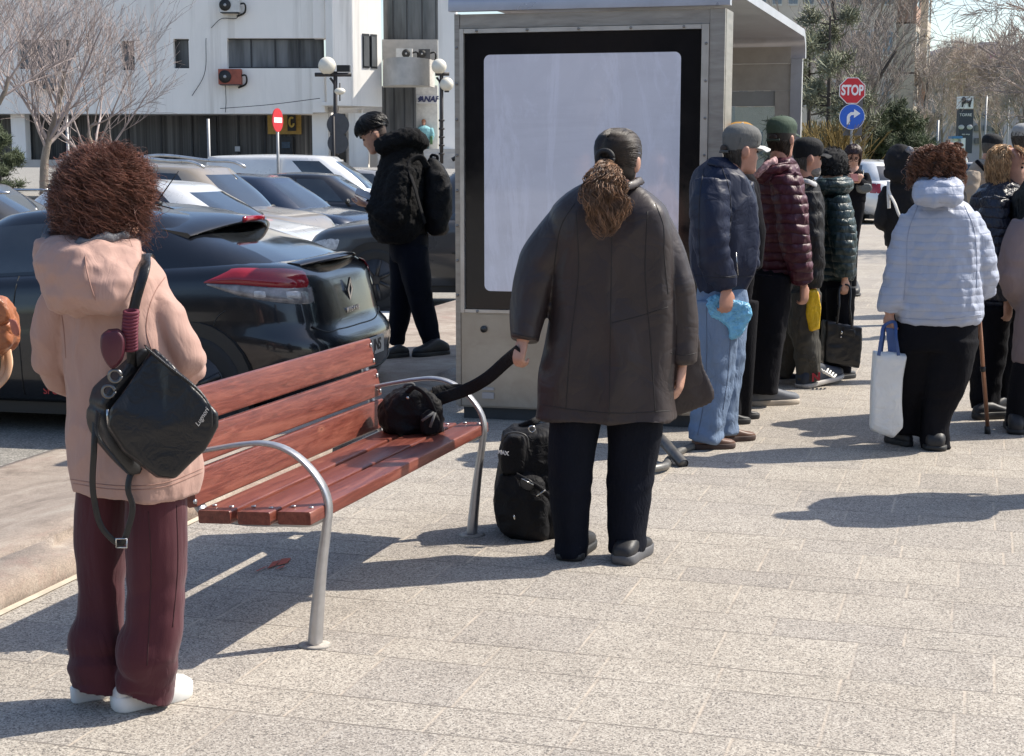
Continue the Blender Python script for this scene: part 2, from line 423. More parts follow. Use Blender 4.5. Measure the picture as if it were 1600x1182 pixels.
# ================================================================== BUS SHELTER
steel = M('brushed_steel', (.36, .335, .30), .42, .75, var=.16, vs=5, stretch=(1, 1, 6), bump=[(60, .06)], dirt=(4, .5, (.20, .17, .14)))
steel_w = M('painted_steel', (.45, .45, .47), .38, .55, var=.12, vs=4, dirt=(5, .35, (.3, .28, .26)))
black_gl = M('black_glass', (.006, .006, .008), .08, 0, .5, var=.1)
SA = np.array((.31, 1.0, 0)); SA /= np.linalg.norm(SA)              # length axis
SX = np.array((1.0, -.25, 0)); SX /= np.linalg.norm(SX)             # end panel, left -> right
S0 = G(713, 655); WID = 1.54
def S(x, d, z): return S0 + SX * x + SA * d + np.array((0, 0, z))
def sbox(mb, x0, x1, d0, d1, z0, z1):
    return mb.hexa([S(x0, d0, z0), S(x1, d0, z0), S(x1, d1, z0), S(x0, d1, z0), S(x0, d0, z1), S(x1, d0, z1), S(x1, d1, z1), S(x0, d1, z1)])
SH = thing('bus_shelter', 'steel bus shelter with a blank pale poster panel on its near end', 'bus shelter', tuple(S0))
ZT = 2.335
zb = lambda py: P(900, py, 8.9)[2]
zp0, zp1 = zb(484), zb(52)                       # poster glass bottom / top
xin0, xin1 = .035, 1.435
# case
mb = MB()
sbox(mb, 0, WID, .035, .26, .07, ZT)
mb.obj('poster_case', steel, SH, False)
mb = MB(); sbox(mb, .03, WID - .03, .05, .24, .0, .07); mb.obj('plinth', M('dark_base', (.05, .05, .05), .7), SH, False)
mb = MB()
sbox(mb, 0, .030, 0, .032, .085, ZT); sbox(mb, WID - .085, WID - .002, 0, .032, .085, ZT)           # posts proud of the case
sbox(mb, .032, WID - .087, .004, .032, zp1 + .028, ZT - .002)
mb.obj('case_frame', steel, SH, False)
# gasket frame round the glass
mb = MB()
for (x0, x1, z0, z1) in ((.034, xin0 + .022, zp0 - .02, zp1 + .025), (xin1 - .022, xin1 + .018, zp0 - .02, zp1 + .025)): sbox(mb, x0, x1, -.012, .03, z0, z1)
sbox(mb, xin0 + .024, xin1 - .024, -.011, .03, zp1, zp1 + .024); sbox(mb, xin0 + .024, xin1 - .024, -.011, .03, zp0 - .019, zp0)
mb.obj('glass_frame', M('frame_alu', (.55, .52, .47), .35, .6, var=.1), SH, False)
mb = MB()
sbox(mb, .032, WID - .087, .0045, .033, .085, zp0 - .022)
sbox(mb, .12, WID - .2, .000, .004, zp0 - .050, zp0 - .030)
mb.obj('lower_panel', M('panel_steel', (.40, .37, .32), .36, .65, var=.18, vs=3, dirt=(3, .4, (.22, .18, .14))), SH, False)
for x in (.16, WID - .22):
    mb = MB(); sbox(mb, x, x + .07, -.006, .004, .13, .165); sbox(mb, x, x + .07, -.005, .004, .18, .195); mb.obj('hinge', steel_w, SH, False)
mb = MB(); c = S(.17, .0, zp0 - .115); mb.cyl(c, c - SA * .008, .02, 20); mb.cyl(c, c - SA * .012, .009, 12)
mb.obj('lock', M('lock_dark', (.10, .095, .09), .4, .8), SH)
RIV = M('rivet', (.25, .24, .23), .4, .8)
for i in range(5):
    for z in (zp1 + .012, zp0 - .010):
        c = S(xin0 + .1 + i * .295, -.012, z); mb = MB(); mb.cyl(c, c - SA * .006, .008, 8); mb.obj('rivet', RIV, SH)
for i in range(8):
    z = zp0 + .08 + i * (zp1 - zp0 - .16) / 7
    for x in (.012, xin1 + .004): c = S(x, -.011 if x > 1 else 0, z); mb = MB(); mb.cyl(c, c - SA * .006, .008, 8); mb.obj('rivet', RIV, SH)
# glass: black print border with a pale poster field, its reflections painted in
gx0, gx1 = xin0 + .024, xin1 - .024
mb = MB(); sbox(mb, gx0, gx1, .010, .028, zp0 + .002, zp1 - .002); gl = mb.obj('poster_glass', black_gl, SH, False)
px0, px1, pz0, pz1 = (754 - 722) / 382 * (gx1 - gx0) + gx0, (1072 - 722) / 382 * (gx1 - gx0) + gx0, zb(455), zb(86)
poly = []
rr = .035
for cx, cz, a0 in ((px1 - rr, pz1 - rr, 0), (px0 + rr, pz1 - rr, 90), (px0 + rr, pz0 + rr, 180), (px1 - rr, pz0 + rr, 270)):
    for k in range(7):
        t = math.radians(a0 + k * 15); poly.append(S(cx + rr * math.cos(t), .0065, cz + rr * math.sin(t)))
m, N, b = newmat('poster_field'); co = N.coords()
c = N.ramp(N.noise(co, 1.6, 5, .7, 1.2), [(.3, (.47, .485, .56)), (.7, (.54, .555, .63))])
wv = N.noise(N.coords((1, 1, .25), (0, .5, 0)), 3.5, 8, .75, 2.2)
c = N.mix(N.ramp(N.noise(N.coords((.6, 1, 3)), 1.1, 5, .7, .8), [(.45, 0.), (.65, .5)]), c, (.36, .37, .44)); c = N.mix(N.ramp(wv, [(.50, 0.), (.60, .6), (.72, .0)]), c, (.62, .64, .74))  # darker bands and pale streaks painted in as soft street reflections
N.set(b.inputs['Base Color'], c); b.inputs['Roughness'].default_value = .07; b.inputs['Specular IOR Level'].default_value = .9; b.inputs['Coat Weight'].default_value = 1.0; b.inputs['Coat Roughness'].default_value = .02
N.set(b.inputs['Emission Color'], (.44, .46, .56)); b.inputs['Emission Strength'].default_value = .13  # slight glow added to lift the panel's brightness
bp = N.a('ShaderNodeBump', i_Strength=.012, i_Distance=.05); N.l.new(N.noise(co, 1.6, 2), bp.inputs['Height']); N.l.new(bp.outputs[0], b.inputs['Normal'])
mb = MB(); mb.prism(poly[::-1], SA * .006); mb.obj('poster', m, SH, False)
# roof: one bent sheet, curved down over the poster case and again at the far end
L_ = 3.55; ro = .13
pf = [(-.045, ZT + .012), (-.045, ZT + .05)] + [(-.045 + ro * (1 - math.cos(t)), ZT + .05 + ro * math.sin(t) * .75) for t in np.linspace(.2, PI / 2, 7)]
pf += [(1.0, ZT + .148), (2.2, ZT + .148), (L_ - .18, ZT + .148)] + [(L_ - .18 + .18 * math.sin(t), ZT - .032 + .18 * math.cos(t)) for t in np.linspace(.2, PI / 2, 7)] + [(L_, ZT - .06)]
pf = np.array(pf); tn = np.gradient(pf, axis=0); tn /= np.linalg.norm(tn, axis=1)[:, None]; nn = np.stack([tn[:, 1], -tn[:, 0]], 1)
pi_ = pf + nn * .055
rings = []
for (d, z), (d2, z2) in zip(pf, pi_):
    rings.append(np.array([S(-.02, d, z), S(WID + .03, d, z), S(WID + .03, d2, z2), S(-.02, d2, z2)]))
mb = MB(); mb.loft(rings); mb.obj('roof', M('roof_sheet', (.50, .50, .54), .32, .5, var=.12, vs=3, dirt=(3, .4, (.33, .31, .3))), SH, True, 40)
for x in (.0, WID - .075): mb = MB(); sbox(mb, x, x + .085, L_ - .07, L_ - .004, 0, ZT - .063); mb.obj('post', steel_w, SH, False)
mb = MB(); sbox(mb, .087, WID - .077, L_ - .07, L_ - .02, 2.24, ZT + .04); sbox(mb, .087, WID - .077, L_ - .055, L_ - .025, 2.035, 2.236); sbox(mb, .087, WID - .077, L_ - .055, L_ - .025, .0, .25); sbox(mb, WID - .19, WID - .078, L_ - .058, L_ - .022, .25, 2.033)
mb.obj('end_beam', M('beam_paint', (.40, .365, .32), .45, .3, var=.1), SH, False)
def glass_mat(name, tint=(.75, .8, .8), mixf=.82):
    m, N, b = newmat(name)
    tr = N.n.new('ShaderNodeBsdfTransparent'); tr.inputs[0].default_value = (*tint, 1)
    gl = N.n.new('ShaderNodeBsdfGlossy'); gl.inputs['Roughness'].default_value = .03
    df = N.n.new('ShaderNodeBsdfDiffuse'); N.set(df.inputs['Color'], N.ramp(N.noise(N.coords(), 3, 5, .7), [(.3, (.3, .31, .31)), (.7, (.45, .45, .44))]))
    m1 = N.n.new('ShaderNodeMixShader'); m1.inputs[0].default_value = 1 - mixf; N.l.new(tr.outputs[0], m1.inputs[1]); N.l.new(df.outputs[0], m1.inputs[2])
    fr = N.n.new('ShaderNodeFresnel'); fr.inputs[0].default_value = 1.45
    m2 = N.n.new('ShaderNodeMixShader'); N.l.new(fr.outputs[0], m2.inputs[0]); N.l.new(m1.outputs[0], m2.inputs[1]); N.l.new(gl.outputs[0], m2.inputs[2])
    N.l.new(m2.outputs[0], N.n['Material Output'].inputs[0])
    return m
shg = glass_mat('shelter_glass', (.80, .86, .85), .88)
mb = MB(); sbox(mb, .089, WID - .192, L_ - .044, L_ - .036, .252, 1.915); mb.obj('end_glass', shg, SH, False)
mb = MB(); sbox(mb, .089, WID - .192, L_ - .046, L_ - .034, 1.918, 2.032); mb.obj('frosted_band', M('frosted', (.27, .27, .26), .4, var=.08), SH, False)
mb = MB(); sbox(mb, .02, .03, .30, L_ - .08, .25, 2.05); mb.obj('side_glass', shg, SH, False)
for z0_, z1_ in ((2.052, 2.12), (.17, .248)): mb = MB(); sbox(mb, .0, .05, .265, L_ - .075, z0_, z1_); mb.obj('side_rail', steel_w, SH, False)

# ================================================================== BENCH
BA, BB = G(492, 1008), G(737, 836)
BU = (BB - BA); BL = np.linalg.norm(BU); BU /= BL; BN = np.array((-BU[1], BU[0], 0))
def B(u, n, z): return BA + BU * u + BN * n + np.array((0, 0, z))
wm, N, b = newmat('stained_wood')
tc = N.n.new('ShaderNodeTexCoord'); mp = N.n.new('ShaderNodeMapping'); N.l.new(tc.outputs['Object'], mp.inputs[0])
mp.vector_type = 'TEXTURE'; mp.inputs['Rotation'].default_value = (0, 0, math.atan2(BU[1], BU[0])); mp.inputs['Scale'].default_value = (1.0, 1 / 12, 1 / 12)
g1 = N.noise(mp.outputs[0], 5, 6, .65, 1.5)
c = N.ramp(g1, [(.25, (.075, .020, .013)), (.5, (.145, .035, .023)), (.75, (.235, .070, .045))])
vo = N.a('ShaderNodeTexVoronoi', i_Scale=2.6); mp2 = N.n.new('ShaderNodeMapping'); N.l.new(tc.outputs['Object'], mp2.inputs[0]); mp2.vector_type = 'TEXTURE'; mp2.inputs['Rotation'].default_value = mp.inputs['Rotation'].default_value; mp2.inputs['Scale'].default_value = (1 / 1.1, 1 / 2.6, 1 / 2.6); N.l.new(mp2.outputs[0], vo.inputs['Vector'])
c = N.mix(N.ramp(vo.outputs['Distance'], [(.02, .7), (.06, .30), (.12, 0.)]), c, (.38, .15, .09))
c = N.mix(N.ramp(vo.outputs['Distance'], [(.015, .8), (.045, 0.)]), c, (.06, .014, .01))
g2 = N.noise(mp.outputs[0], 1.6, 4, .6, .8); c = N.mix(N.ramp(g2, [(.48, 0.), (.70, .6)]), c, (.29, .10, .066))
N.set(b.inputs['Base Color'], c); N.set(b.inputs['Roughness'], N.math('MULTIPLY_ADD', g1, .25, .28)); b.inputs['Coat Weight'].default_value = .25; b.inputs['Coat Roughness'].default_value = .25
bp = N.a('ShaderNodeBump', i_Strength=.25, i_Distance=.004); N.l.new(g1, bp.inputs['Height']); N.l.new(bp.outputs[0], b.inputs['Normal'])
alu = M('cast_aluminium', (.44, .44, .45), .40, .8, var=.08, vs=30, bump=[(220, .08)])
BE = thing('park_bench', 'varnished red brown slatted bench with curved grey metal frames beside the kerb', 'bench', tuple(B(BL / 2, .2, 0)))
def plank(name, u0, u1, c0, axw, width, th, rnd=.006):
    """board along the bench: c0=(n,z) of its centre, axw=(n,z) direction of its width"""
    aw = np.array(axw) / np.hypot(*axw); at = np.array((-aw[1], aw[0]))
    sec = []
    for sx, sy, a0 in ((1, 1, 0), (-1, 1, 90), (-1, -1, 180), (1, -1, 270)):
        for k in range(4):
            t = math.radians(a0 + k * 30); sec.append(((width / 2 - rnd) * sx + rnd * math.cos(t), (th / 2 - rnd) * sy + rnd * math.sin(t)))
    rings = []
    us = [u0, u0 + .004] + list(np.linspace(u0 + .05, u1 - .05, 8)) + [u1 - .004, u1]
    for i, u in enumerate(us):
        k = .97 if i in (0, len(us) - 1) else 1
        rings.append(np.array([B(u, c0[0] + (a * k) * aw[0] + (b2 * k) * at[0], c0[1] + (a * k) * aw[1] + (b2 * k) * at[1]) for a, b2 in sec]))
    mb = MB(); mb.loft(rings)
    return mb.obj(name, wm, BE, True, 35)
U0, U1 = -.13, BL + .12
for i, (n, z) in enumerate(((.005, .437), (.142, .427), (.279, .421))):
    plank('seat_slat', -.12, BL + .065, (n, z), (1, -.05), .114, .042)
for i, (n, z) in enumerate(((.405, .483), (.432, .607), (.459, .732))):
    plank('back_slat', -.05, BL + .035, (n, z), (.215, 1), .113, .036)
fp = [(0, 0), (-.012, .12), (-.030, .27), (-.050, .40), (-.056, .45), (-.045, .50), (-.005, .56), (.05, .607), (.105, .632), (.16, .640), (.24, .632), (.34, .612), (.43, .592)]
for u in (0, BL):
    mb = MB()
    pts = np.array([B(u, n, z) for n, z in fp]); q = spline(pts, 60)
    T = np.gradient(q, axis=0); T /= np.linalg.norm(T, axis=1)[:, None]; rings = []
    for i in range(60):
        f = i / 59; hw = .030 - .011 * min(1, f * 2.2); ht = .020 - .012 * min(1, f * 1.9)
        nv = np.cross(T[i], BU); rings.append(ringpts(q[i], BU, nv, hw, ht, ht, 16, 3))
    mb.loft(rings)
    mb.obj('arm_leg', alu, BE, True)
    mb = MB()
    for path, r in (([(-.05, .425), (-.01, .402), (.10, .390), (.25, .383), (.375, .395)], .016),
                    ([(.36, .388), (.395, .42), (.425, .50), (.452, .62), (.485, .77)], .019)):
        mb.tube([B(u, n, z) for n, z in path], r, 10, 24, flat=(1.3, .8), up=BU)
    mb.obj('back_support', alu, BE, True)
    mb = MB(); mb.cyl(B(u, 0, 0.001), B(u, 0, .006), .055, 20, .035); mb.obj('foot_grout', M('grout', (.40, .365, .32), .9, var=.3, vs=40), BE)
BOLT = M('bolt', (.6, .6, .6), .3, .9)
for u in (-.06, BL + .02):
    for (n, z) in ((.005, .459), (.142, .449), (.279, .443)):
        for d in (-.03, .03): c = B(u, n + d, z); mb = MB(); mb.cyl(c, c + np.array((0, 0, .004)), .008, 10); mb.obj('bolt', BOLT, BE)
    for (n, z) in ((.405, .483), (.432, .607), (.459, .732)):
        for d in (-.032, .032): c = B(u, n - .018 + d * .2, z + d); mb = MB(); mb.cyl(c, c - BN * .006, .008, 10); mb.obj('bolt', BOLT, BE)

# bent steel cycle rail lying low by the shelter
CR = thing('cycle_rail', 'bent dark steel tube of a broken cycle rail near the pavement', 'bike rack', tuple(G(1045, 700)))
mb = MB(); mb.tube([P(1000, 664, 8.0), P(1034, 688, 7.72), P(1068, 726, 7.52)], .028, 14, 10, cap=False); e = P(1068, 726, 7.52)
mb.tube([P(1000, 664, 8.0), P(1034, 688, 7.72), P(1067.5, 725.5, 7.522)], .023, 14, 10)
mb.obj('cut_tube', M('tube_steel', (.12, .115, .11), .45, .5, var=.3, vs=20), CR)
mb = MB(); mb.tube([G(1005, 735, .03), G(1030, 731, .03), P(1046, 718, 7.68), P(1062, 706, 7.85), P(1085, 697, 8.0), P(1110, 692, 8.1)], .020, 10, 30)
mb.obj('curved_tube', M('tube_grey', (.17, .165, .155), .45, .4, var=.25, vs=20), CR)
# ================================================================== PEOPLE: head, hands, clothes, hair
HEAD = np.array([  # z, half width, front, back  (metres; origin between the ears at eye height)
    (-.121, .012, .074, .030), (-.116, .030, .086, .012), (-.104, .044, .093, -.020), (-.085, .053, .094, -.045), (-.065, .058, .093, -.060),
    (-.045, .063, .092, -.072), (-.020, .068, .091, -.084), (.005, .071, .088, -.092), (.030, .0735, .092, -.097), (.055, .074, .089, -.098),
    (.078, .070, .078, -.092), (.098, .058, .058, -.076), (.110, .041, .038, -.055), (.117, .020, .016, -.030)])
def head_rings(m=34, n=44, off=0.0, zs=1.0, mask=None, face=True):
    """rings of the head surface in its own space (+y is the face); off pushes it outwards"""
    z = np.linspace(0, 1, m); z = -.1205 + (.2375) * (.5 - .5 * np.cos(PI * z))
    tab = [np.interp(z, HEAD[:, 0], HEAD[:, k]) for k in (1, 2, 3)]
    th = np.arange(n) * 2 * PI / n; ct, st = np.cos(th), np.sin(th); rings = []
    for i in range(m):
        w_, yf, yb = [t[i] for t in tab]; yc = (yf + yb) / 2 if z[i] < -.09 else .0
        e = 2.25
        x = np.sign(ct) * np.abs(ct) ** (2 / e) * w_
        y = yc + np.sign(st) * np.abs(st) ** (2 / e) * np.where(st > 0, yf - yc, yc - yb)
        r = np.stack([x, y, np.full(n, z[i])], 1)
        if face:
            fr = (st > .2)
            g = lambda cx, sx, cz, sz: np.exp(-((x - cx) / sx) ** 2 - ((z[i] - cz) / sz) ** 2) * fr
            dy = .016 * np.exp(-(x / .0125) ** 2) * fr * np.clip(np.interp(z[i], (-.046, -.040, -.030, .012, .024), (0, .9, 1.25, .25, 0)), 0, 2)
            dy += .006 * (g(.013, .008, -.036, .008) + g(-.013, .008, -.036, .008))
            dy -= .010 * (g(.031, .015, .0, .011) + g(-.031, .015, .0, .011))
            dy += .0045 * g(0, .022, -.060, .006) + .005 * g(0, .020, -.073, .007) - .004 * g(0, .024, -.0665, .0035) + .005 * g(0, .018, -.102, .012)
            dy += .004 * (g(.03, .018, .022, .008) + g(-.03, .018, .022, .008))
            r[:, 1] += dy
        nrm = r / np.array((.074, .094, .115)) ** 2 ; nrm /= np.linalg.norm(nrm, axis=1)[:, None] + 1e-9
        o = np.full(n, off)
        if mask is not None: o = mask(r, th, z[i])
        rings.append(r + nrm * o[:, None] * 1.0)
    return rings
def Rz(a): return np.array(Matrix.Rotation(a, 3, 'Z'))
def Rx(a): return np.array(Matrix.Rotation(a, 3, 'X'))
def Ry(a): return np.array(Matrix.Rotation(a, 3, 'Y'))
SKIN = lambda n, c: M(n, c, .5, 0, .4, var=.10, vs=25, bump=[(180, .05)])
skin_a = SKIN('skin_fair', (.50, .28, .20)); skin_b = SKIN('skin_tan', (.36, .19, .125)); skin_c = SKIN('skin_ruddy', (.46, .235, .165))
LIPS = M('lips', (.36, .12, .10), .45, var=.1)
BROW = M('brow_hair', (.035, .022, .016), .7, var=.2)
EYEM = M('eye_dark', (.03, .02, .016), .15, var=.1)

def hand_mesh(mb, wrist, d, nrm, side, curl=.45, s=1.0, spread=.06, thumb=.5):
    """palm, four fingers of different lengths and a thumb; d runs along the fingers, nrm points out of the palm"""
    d = np.array(d, float); d /= np.linalg.norm(d); nrm = np.array(nrm, float); nrm -= d * np.dot(nrm, d); nrm /= np.linalg.norm(nrm)
    x = np.cross(d, nrm) * side                      # towards the thumb
    wrist = np.array(wrist, float)
    mb.loft([ringpts(wrist + d * t * s, x, nrm, a * s, b * s, b * s, 14, 2.5) for t, a, b in ((-.03, .024, .019), (.0, .026, .018), (.025, .034, .017), (.06, .040, .0155), (.085, .040, .013), (.096, .034, .009))])
    for k, (off, L, r) in enumerate(((.0285, .072, .0088), (.0095, .080, .0092), (-.0095, .074, .0088), (-.0275, .058, .0078))):
        p = wrist + d * (.083 - .004 * (k == 3)) * s + x * off * s; a = curl * (.75 + .13 * k); dirr = d + x * spread * (1.5 - k); pts = [p - d * .015 * s, p]
        ang = a * .7
        for seg in (.46, .30, .24):
            v = dirr / np.linalg.norm(dirr) * math.cos(ang) + nrm * math.sin(ang); pts.append(pts[-1] + v * L * seg * s); ang += a
        mb.tube(pts, np.array((r, r * 1.05, r, r * .92, r * .72)) * s, 8, 12)
    p = wrist + d * .022 * s + x * .026 * s
    mb.tube([p, p + (x * .6 + d * .7 + nrm * .35 * thumb * 2) * .038 * s, p + (x * .72 + d * 1.5 + nrm * .8 * thumb * 2) * .040 * s, p + (x * .62 + d * 2.1 + nrm * 1.2 * thumb * 2) * .042 * s],
            np.array((.0135, .0125, .0105, .008)) * s, 8, 12)

def shoe(parent, heel, toe, um, sm, hgt=1.0, wide=1.0, lift=0.0, soleh=.026, kind='low'):
    heel = np.array(heel, float); toe = np.array(toe, float); L = np.linalg.norm((toe - heel)[:2]); d = (toe - heel); d /= np.linalg.norm(d)
    lat = np.array((-d[1], d[0], 0)); lat /= np.linalg.norm(lat); up = np.cross(d, lat) * -1; up = np.cross(lat, -d); up = np.array(up); up *= np.sign(up[2])
    k = L / .28
    T = (.0, .04, .14, .28, .42, .56, .70, .83, .93, 1.0)
    HW = np.array((.022, .032, .037, .036, .037, .042, .046, .043, .034, .014)) * wide * k
    HT = np.array((.044, .060, .074, .090, .088, .072, .058, .050, .044, .030)) * hgt * k
    mb = MB(); z0 = soleh * .5
    mb.loft([ringpts(heel + d * L * t + up * (z0 + h / 2), lat, up, w_, h / 2, h / 2, 18, 2.6) for t, w_, h in zip(T, HW, HT)])
    o = mb.obj('shoe', um, parent)
    mb = MB()
    out = [heel + d * L * t + lat * (w_ + .004 * k) for t, w_ in zip(T, HW)] + [heel + d * L * t - lat * (w_ + .004 * k) for t, w_ in zip(T[::-1], HW[::-1])]
    out = spline(np.array(out + out[:1]), 61)[:-1]; c = out.mean(0)
    mb.loft([c + (out - c) * q + up * z for q, z in ((.94, .0), (.985, .004), (1.0, soleh * .5), (1.0, soleh), (.95, soleh + .004))])
    mb.obj('sole', sm, o)
    return o

def wrinkle(amp, sc, seed=0, along=(1, 1, 1)):
    a = np.array(along, float)
    def f(co, no):
        w1 = nz(co * a, sc, seed); w2 = nz(co * a, sc * 2.3, seed + 5)
        return amp * (.5 - np.abs(w1) * 1.6) + amp * .4 * w2
    return f

from mathutils.bvhtree import BVHTree
def seam_on(o, px, mat, r=.002, name='seam', m=40, parent=None, lift=0.0):
    """a stitched line lying on a garment: its image path is dropped onto the garment's real surface"""
    me = o.data; ov = Vector(origin(o)); bv = BVHTree.FromPolygons([v.co + ov for v in me.vertices], [tuple(p.vertices) for p in me.polygons]); c = Vector((0, 0, H0)); pts = []
    for x, y in spline(np.array([(a, b, 0.) for a, b in px]), m)[:, :2]:
        d = (Vector(P(x, y, 5.0)) - c).normalized(); h, nr, _, _ = bv.ray_cast(c, d)
        if h is not None and (not pts or np.linalg.norm(np.array(h) - pts[-1]) < .25): pts.append(np.array(h) + np.array(nr) * lift)
    if len(pts) < 3: return
    mb = MB(); mb.tube(np.array(pts), r, 5); return mb.obj(name, mat, parent or o)
class Human:
    """one person: an Empty at the feet, a continuous body, clothes and hair as its parts. Image positions are turned into places at distance D."""
    def __init__(s, label, D, yaw, foot, group='people waiting at the bus stop', cat='person', z=0.0, vox=None, skin_=None):
        if z < 1: D = G(foot[0], foot[1], z)[1]
        s.D, s.yaw = D, math.radians(yaw); s.loc = P(foot[0], foot[1], D); s.loc[2] = z
        s.root = thing('person', label, cat, tuple(s.loc), 0, group)
        s.ax = np.array((math.cos(s.yaw), math.sin(s.yaw), 0)); s.ay = np.array((-math.sin(s.yaw), math.cos(s.yaw), 0))
        s.vox = vox or min(.02, max(.0065, D * .0011)); s.body = MB(); s.skinm = skin_ or skin_a
        s.pm = D / F                      # metres per photo pixel
    def W(s, px, py, dd=0.0): return P(px, py, s.D + dd)
    def rings(s, rows, k=.7, n=40, e=2.35, m=None, yaw=None, dd=0.0, fold=None):
        """rows (left px, right px, y[, extra dd]) -> elliptical rings of the trunk facing yaw"""
        yw = s.yaw if yaw is None else math.radians(yaw)
        ax = np.array((math.cos(yw), math.sin(yw), 0)); ay = np.array((-math.sin(yw), math.cos(yw), 0))
        R = []
        for r in rows:
            hw = (r[1] - r[0]) / 2 * s.pm; kk = r[4] if len(r) > 4 else k
            qn = e / (e - 1); rx = hw / (abs(ax[0]) ** qn + abs(kk * ay[0]) ** qn) ** (1 / qn)
            c = s.W((r[0] + r[1]) / 2, r[2], dd + (r[3] if len(r) > 3 else 0)); R.append((*c, rx, kk))
        R = np.array(R)
        if m: R = spline(R, m)
        out = []; z0 = R[0][2]
        for q in R:
            g = np.ones(n) if fold is None else 1 + fold(q[2] - z0, np.arange(n) * 2 * PI / n)
            c = q[:3]; rr = ringpts(c, ax, ay, q[3], q[3] * q[4], q[3] * q[4], n, e)
            out.append(c + (rr - c) * g[:, None])
        return out
    def limb(s, mb, pts, m=None, n=18, fold=None, flat=None, scale=1.0, endcap=True):
        """pts rows (px,py,dd,radius px)"""
        q = np.array([s.W(p[0], p[1], p[2]) for p in pts]); r = np.array([p[3] for p in pts]) * s.pm * scale
        mb.tube(q, r, n, m or 8 * len(pts), flat=flat, fold=fold)
        return q
    def head(s, px, py, dd=0.0, yaw=0, pitch=0, roll=0, h=.232, neck=None, face=False, nr=.053, lips=False, ear=True):
        """(px,py) is the middle of the head"""
        s.hc = s.W(px, py, dd); s.hs = h / .2375
        s.hR = Rz(math.radians(yaw)) @ Rx(math.radians(pitch)) @ Ry(math.radians(roll))
        T = lambda v: s.hc + (np.asarray(v) * s.hs) @ s.hR.T
        s.T = T
        s.body.loft([T(r) for r in head_rings()])
        for sd in ((-1, 1) if ear else ()):
            R = Rz(sd * -.35)
            s.body.ell(T((sd * .079, -.014, -.008)), np.array((.011, .021, .034)) * s.hs, s.hR @ Ry(sd * .12) @ R, 12, 8)
        nb = s.W(*neck) if neck else s.hc + np.array((0, 0, -.20))
        s.nb = nb
        s.body.tube([nb + np.array((0, 0, -.10)), nb, T((0, -.022, -.075)), T((0, -.012, -.02))], [nr * 1.3, nr * 1.12, nr, nr * .95], 16, 20)
        if face:
            for sd in (-1, 1):
                mb = MB(); mb.ell(T((sd * .031, .0795, .0)), np.array((.0125, .0095, .0075)) * s.hs, s.hR, 10, 8); mb.obj('eye', EYEM, s.root)
                mb = MB(); mb.tube([T((sd * .014, .097, .021)), T((sd * .032, .095, .027)), T((sd * .050, .078, .020))], np.array((.0035, .0045, .002)) * s.hs, 6, 8, flat=(1, 1.2)); mb.obj('eyebrow', BROW, s.root)
            if lips:
                mb = MB(); mb.tube([T((-.022, .090, -.066)), T((0, .103, -.0655)), T((.022, .090, -.066))], np.array((.002, .0052, .002)) * s.hs, 6, 10); mb.obj('lips', LIPS, s.root)
    def finish(s, smooth=3, vox=None):
        me = skin(s.body, 'body', vox or min(.011, max(.0055, s.D * .0009)), smooth)
        link('body', me, s.skinm, s.root)
    def cloth(s, name, mb, mat, disp=None, smooth=4, vox=None, parent=None):
        return link(name, skin(mb, name, vox or s.vox, smooth, disp), mat, parent or s.root)
    # --- clothes
    def top(s, name, mat, torso, arms, k=.7, fold=None, afold=None, extra=None, disp=None, smooth=4, yaw=None, dd=0.0, e=2.35, m=26, vox=None):
        mb = MB(); mb.loft(s.rings(torso, k, m=m, fold=fold, yaw=yaw, dd=dd, e=e))
        s.body.loft(s.rings([(r[0] + (r[1] - r[0]) * .14, r[1] - (r[1] - r[0]) * .14, *r[2:]) for r in torso[:-1]], k, n=20, m=12, yaw=yaw, dd=dd))
        for a in arms:
            s.limb(mb, a, fold=afold, m=14 * len(a))
            q = s.limb(s.body, a, n=12, scale=.62)
        if extra: extra(mb)
        return s.cloth(name, mb, mat, disp, smooth, vox)
    def legs(s, name, mat, waist, legs, fold=None, disp=None, smooth=4, k=.75, yaw=None):
        mb = MB()
        if waist: mb.loft(s.rings(waist, k, m=10, yaw=yaw))
        for l in legs:
            s.limb(mb, l, m=44, n=22, fold=fold)
            s.limb(s.body, [*l[:-1], (l[-1][0], l[-1][1] - (l[-1][1] - l[-2][1]) * .3, l[-1][2], l[-1][3])], n=12, scale=.6)
            f = s.W(l[-1][0], l[-1][1], l[-1][2]); zl = max(f[2], s.loc[2] + .05); s.body.tube([(f[0], f[1], zl + .06), (f[0], f[1], zl)], .032, 10)
        return s.cloth(name, mb, mat, disp, smooth)
    def hand(s, wrist, d, nrm, side, curl=.45, size=1.0, **kw):
        w_ = s.W(*wrist) if len(wrist) == 3 and max(wrist[:2]) > 20 else np.array(wrist)
        hand_mesh(s.body, w_, d, nrm, side, curl, size, **kw)
        return w_
    def shoes(s, pairs, um, sm, z=None, **kw):
        for (a, b) in pairs:
            zz = s.loc[2] if z is None else z
            shoe(s.root, G(a[0], a[1], zz), G(b[0], b[1], zz), um, sm, **kw)
    # --- hair and hats
    def cap_shell(s, name, mat, off, line, inside=-.012, disp=None, vox=None, smooth=2, extra=None):
        """closed shell over the part of the head where line(x,y,z) > 0"""
        def mask(r, th, z): 
            l = np.broadcast_to(line(r[:, 0], r[:, 1], z), th.shape); return np.where(l > 0, off if not callable(off) else off(r[:, 0], r[:, 1], z), inside)
        mb = MB(); mb.loft([s.T(r) for r in head_rings(46, 60, mask=mask, face=False)])
        if extra: extra(mb)
        if vox: return link(name, skin(mb, name, vox, smooth, disp), mat, s.root)
        return mb.obj(name, mat, s.root)
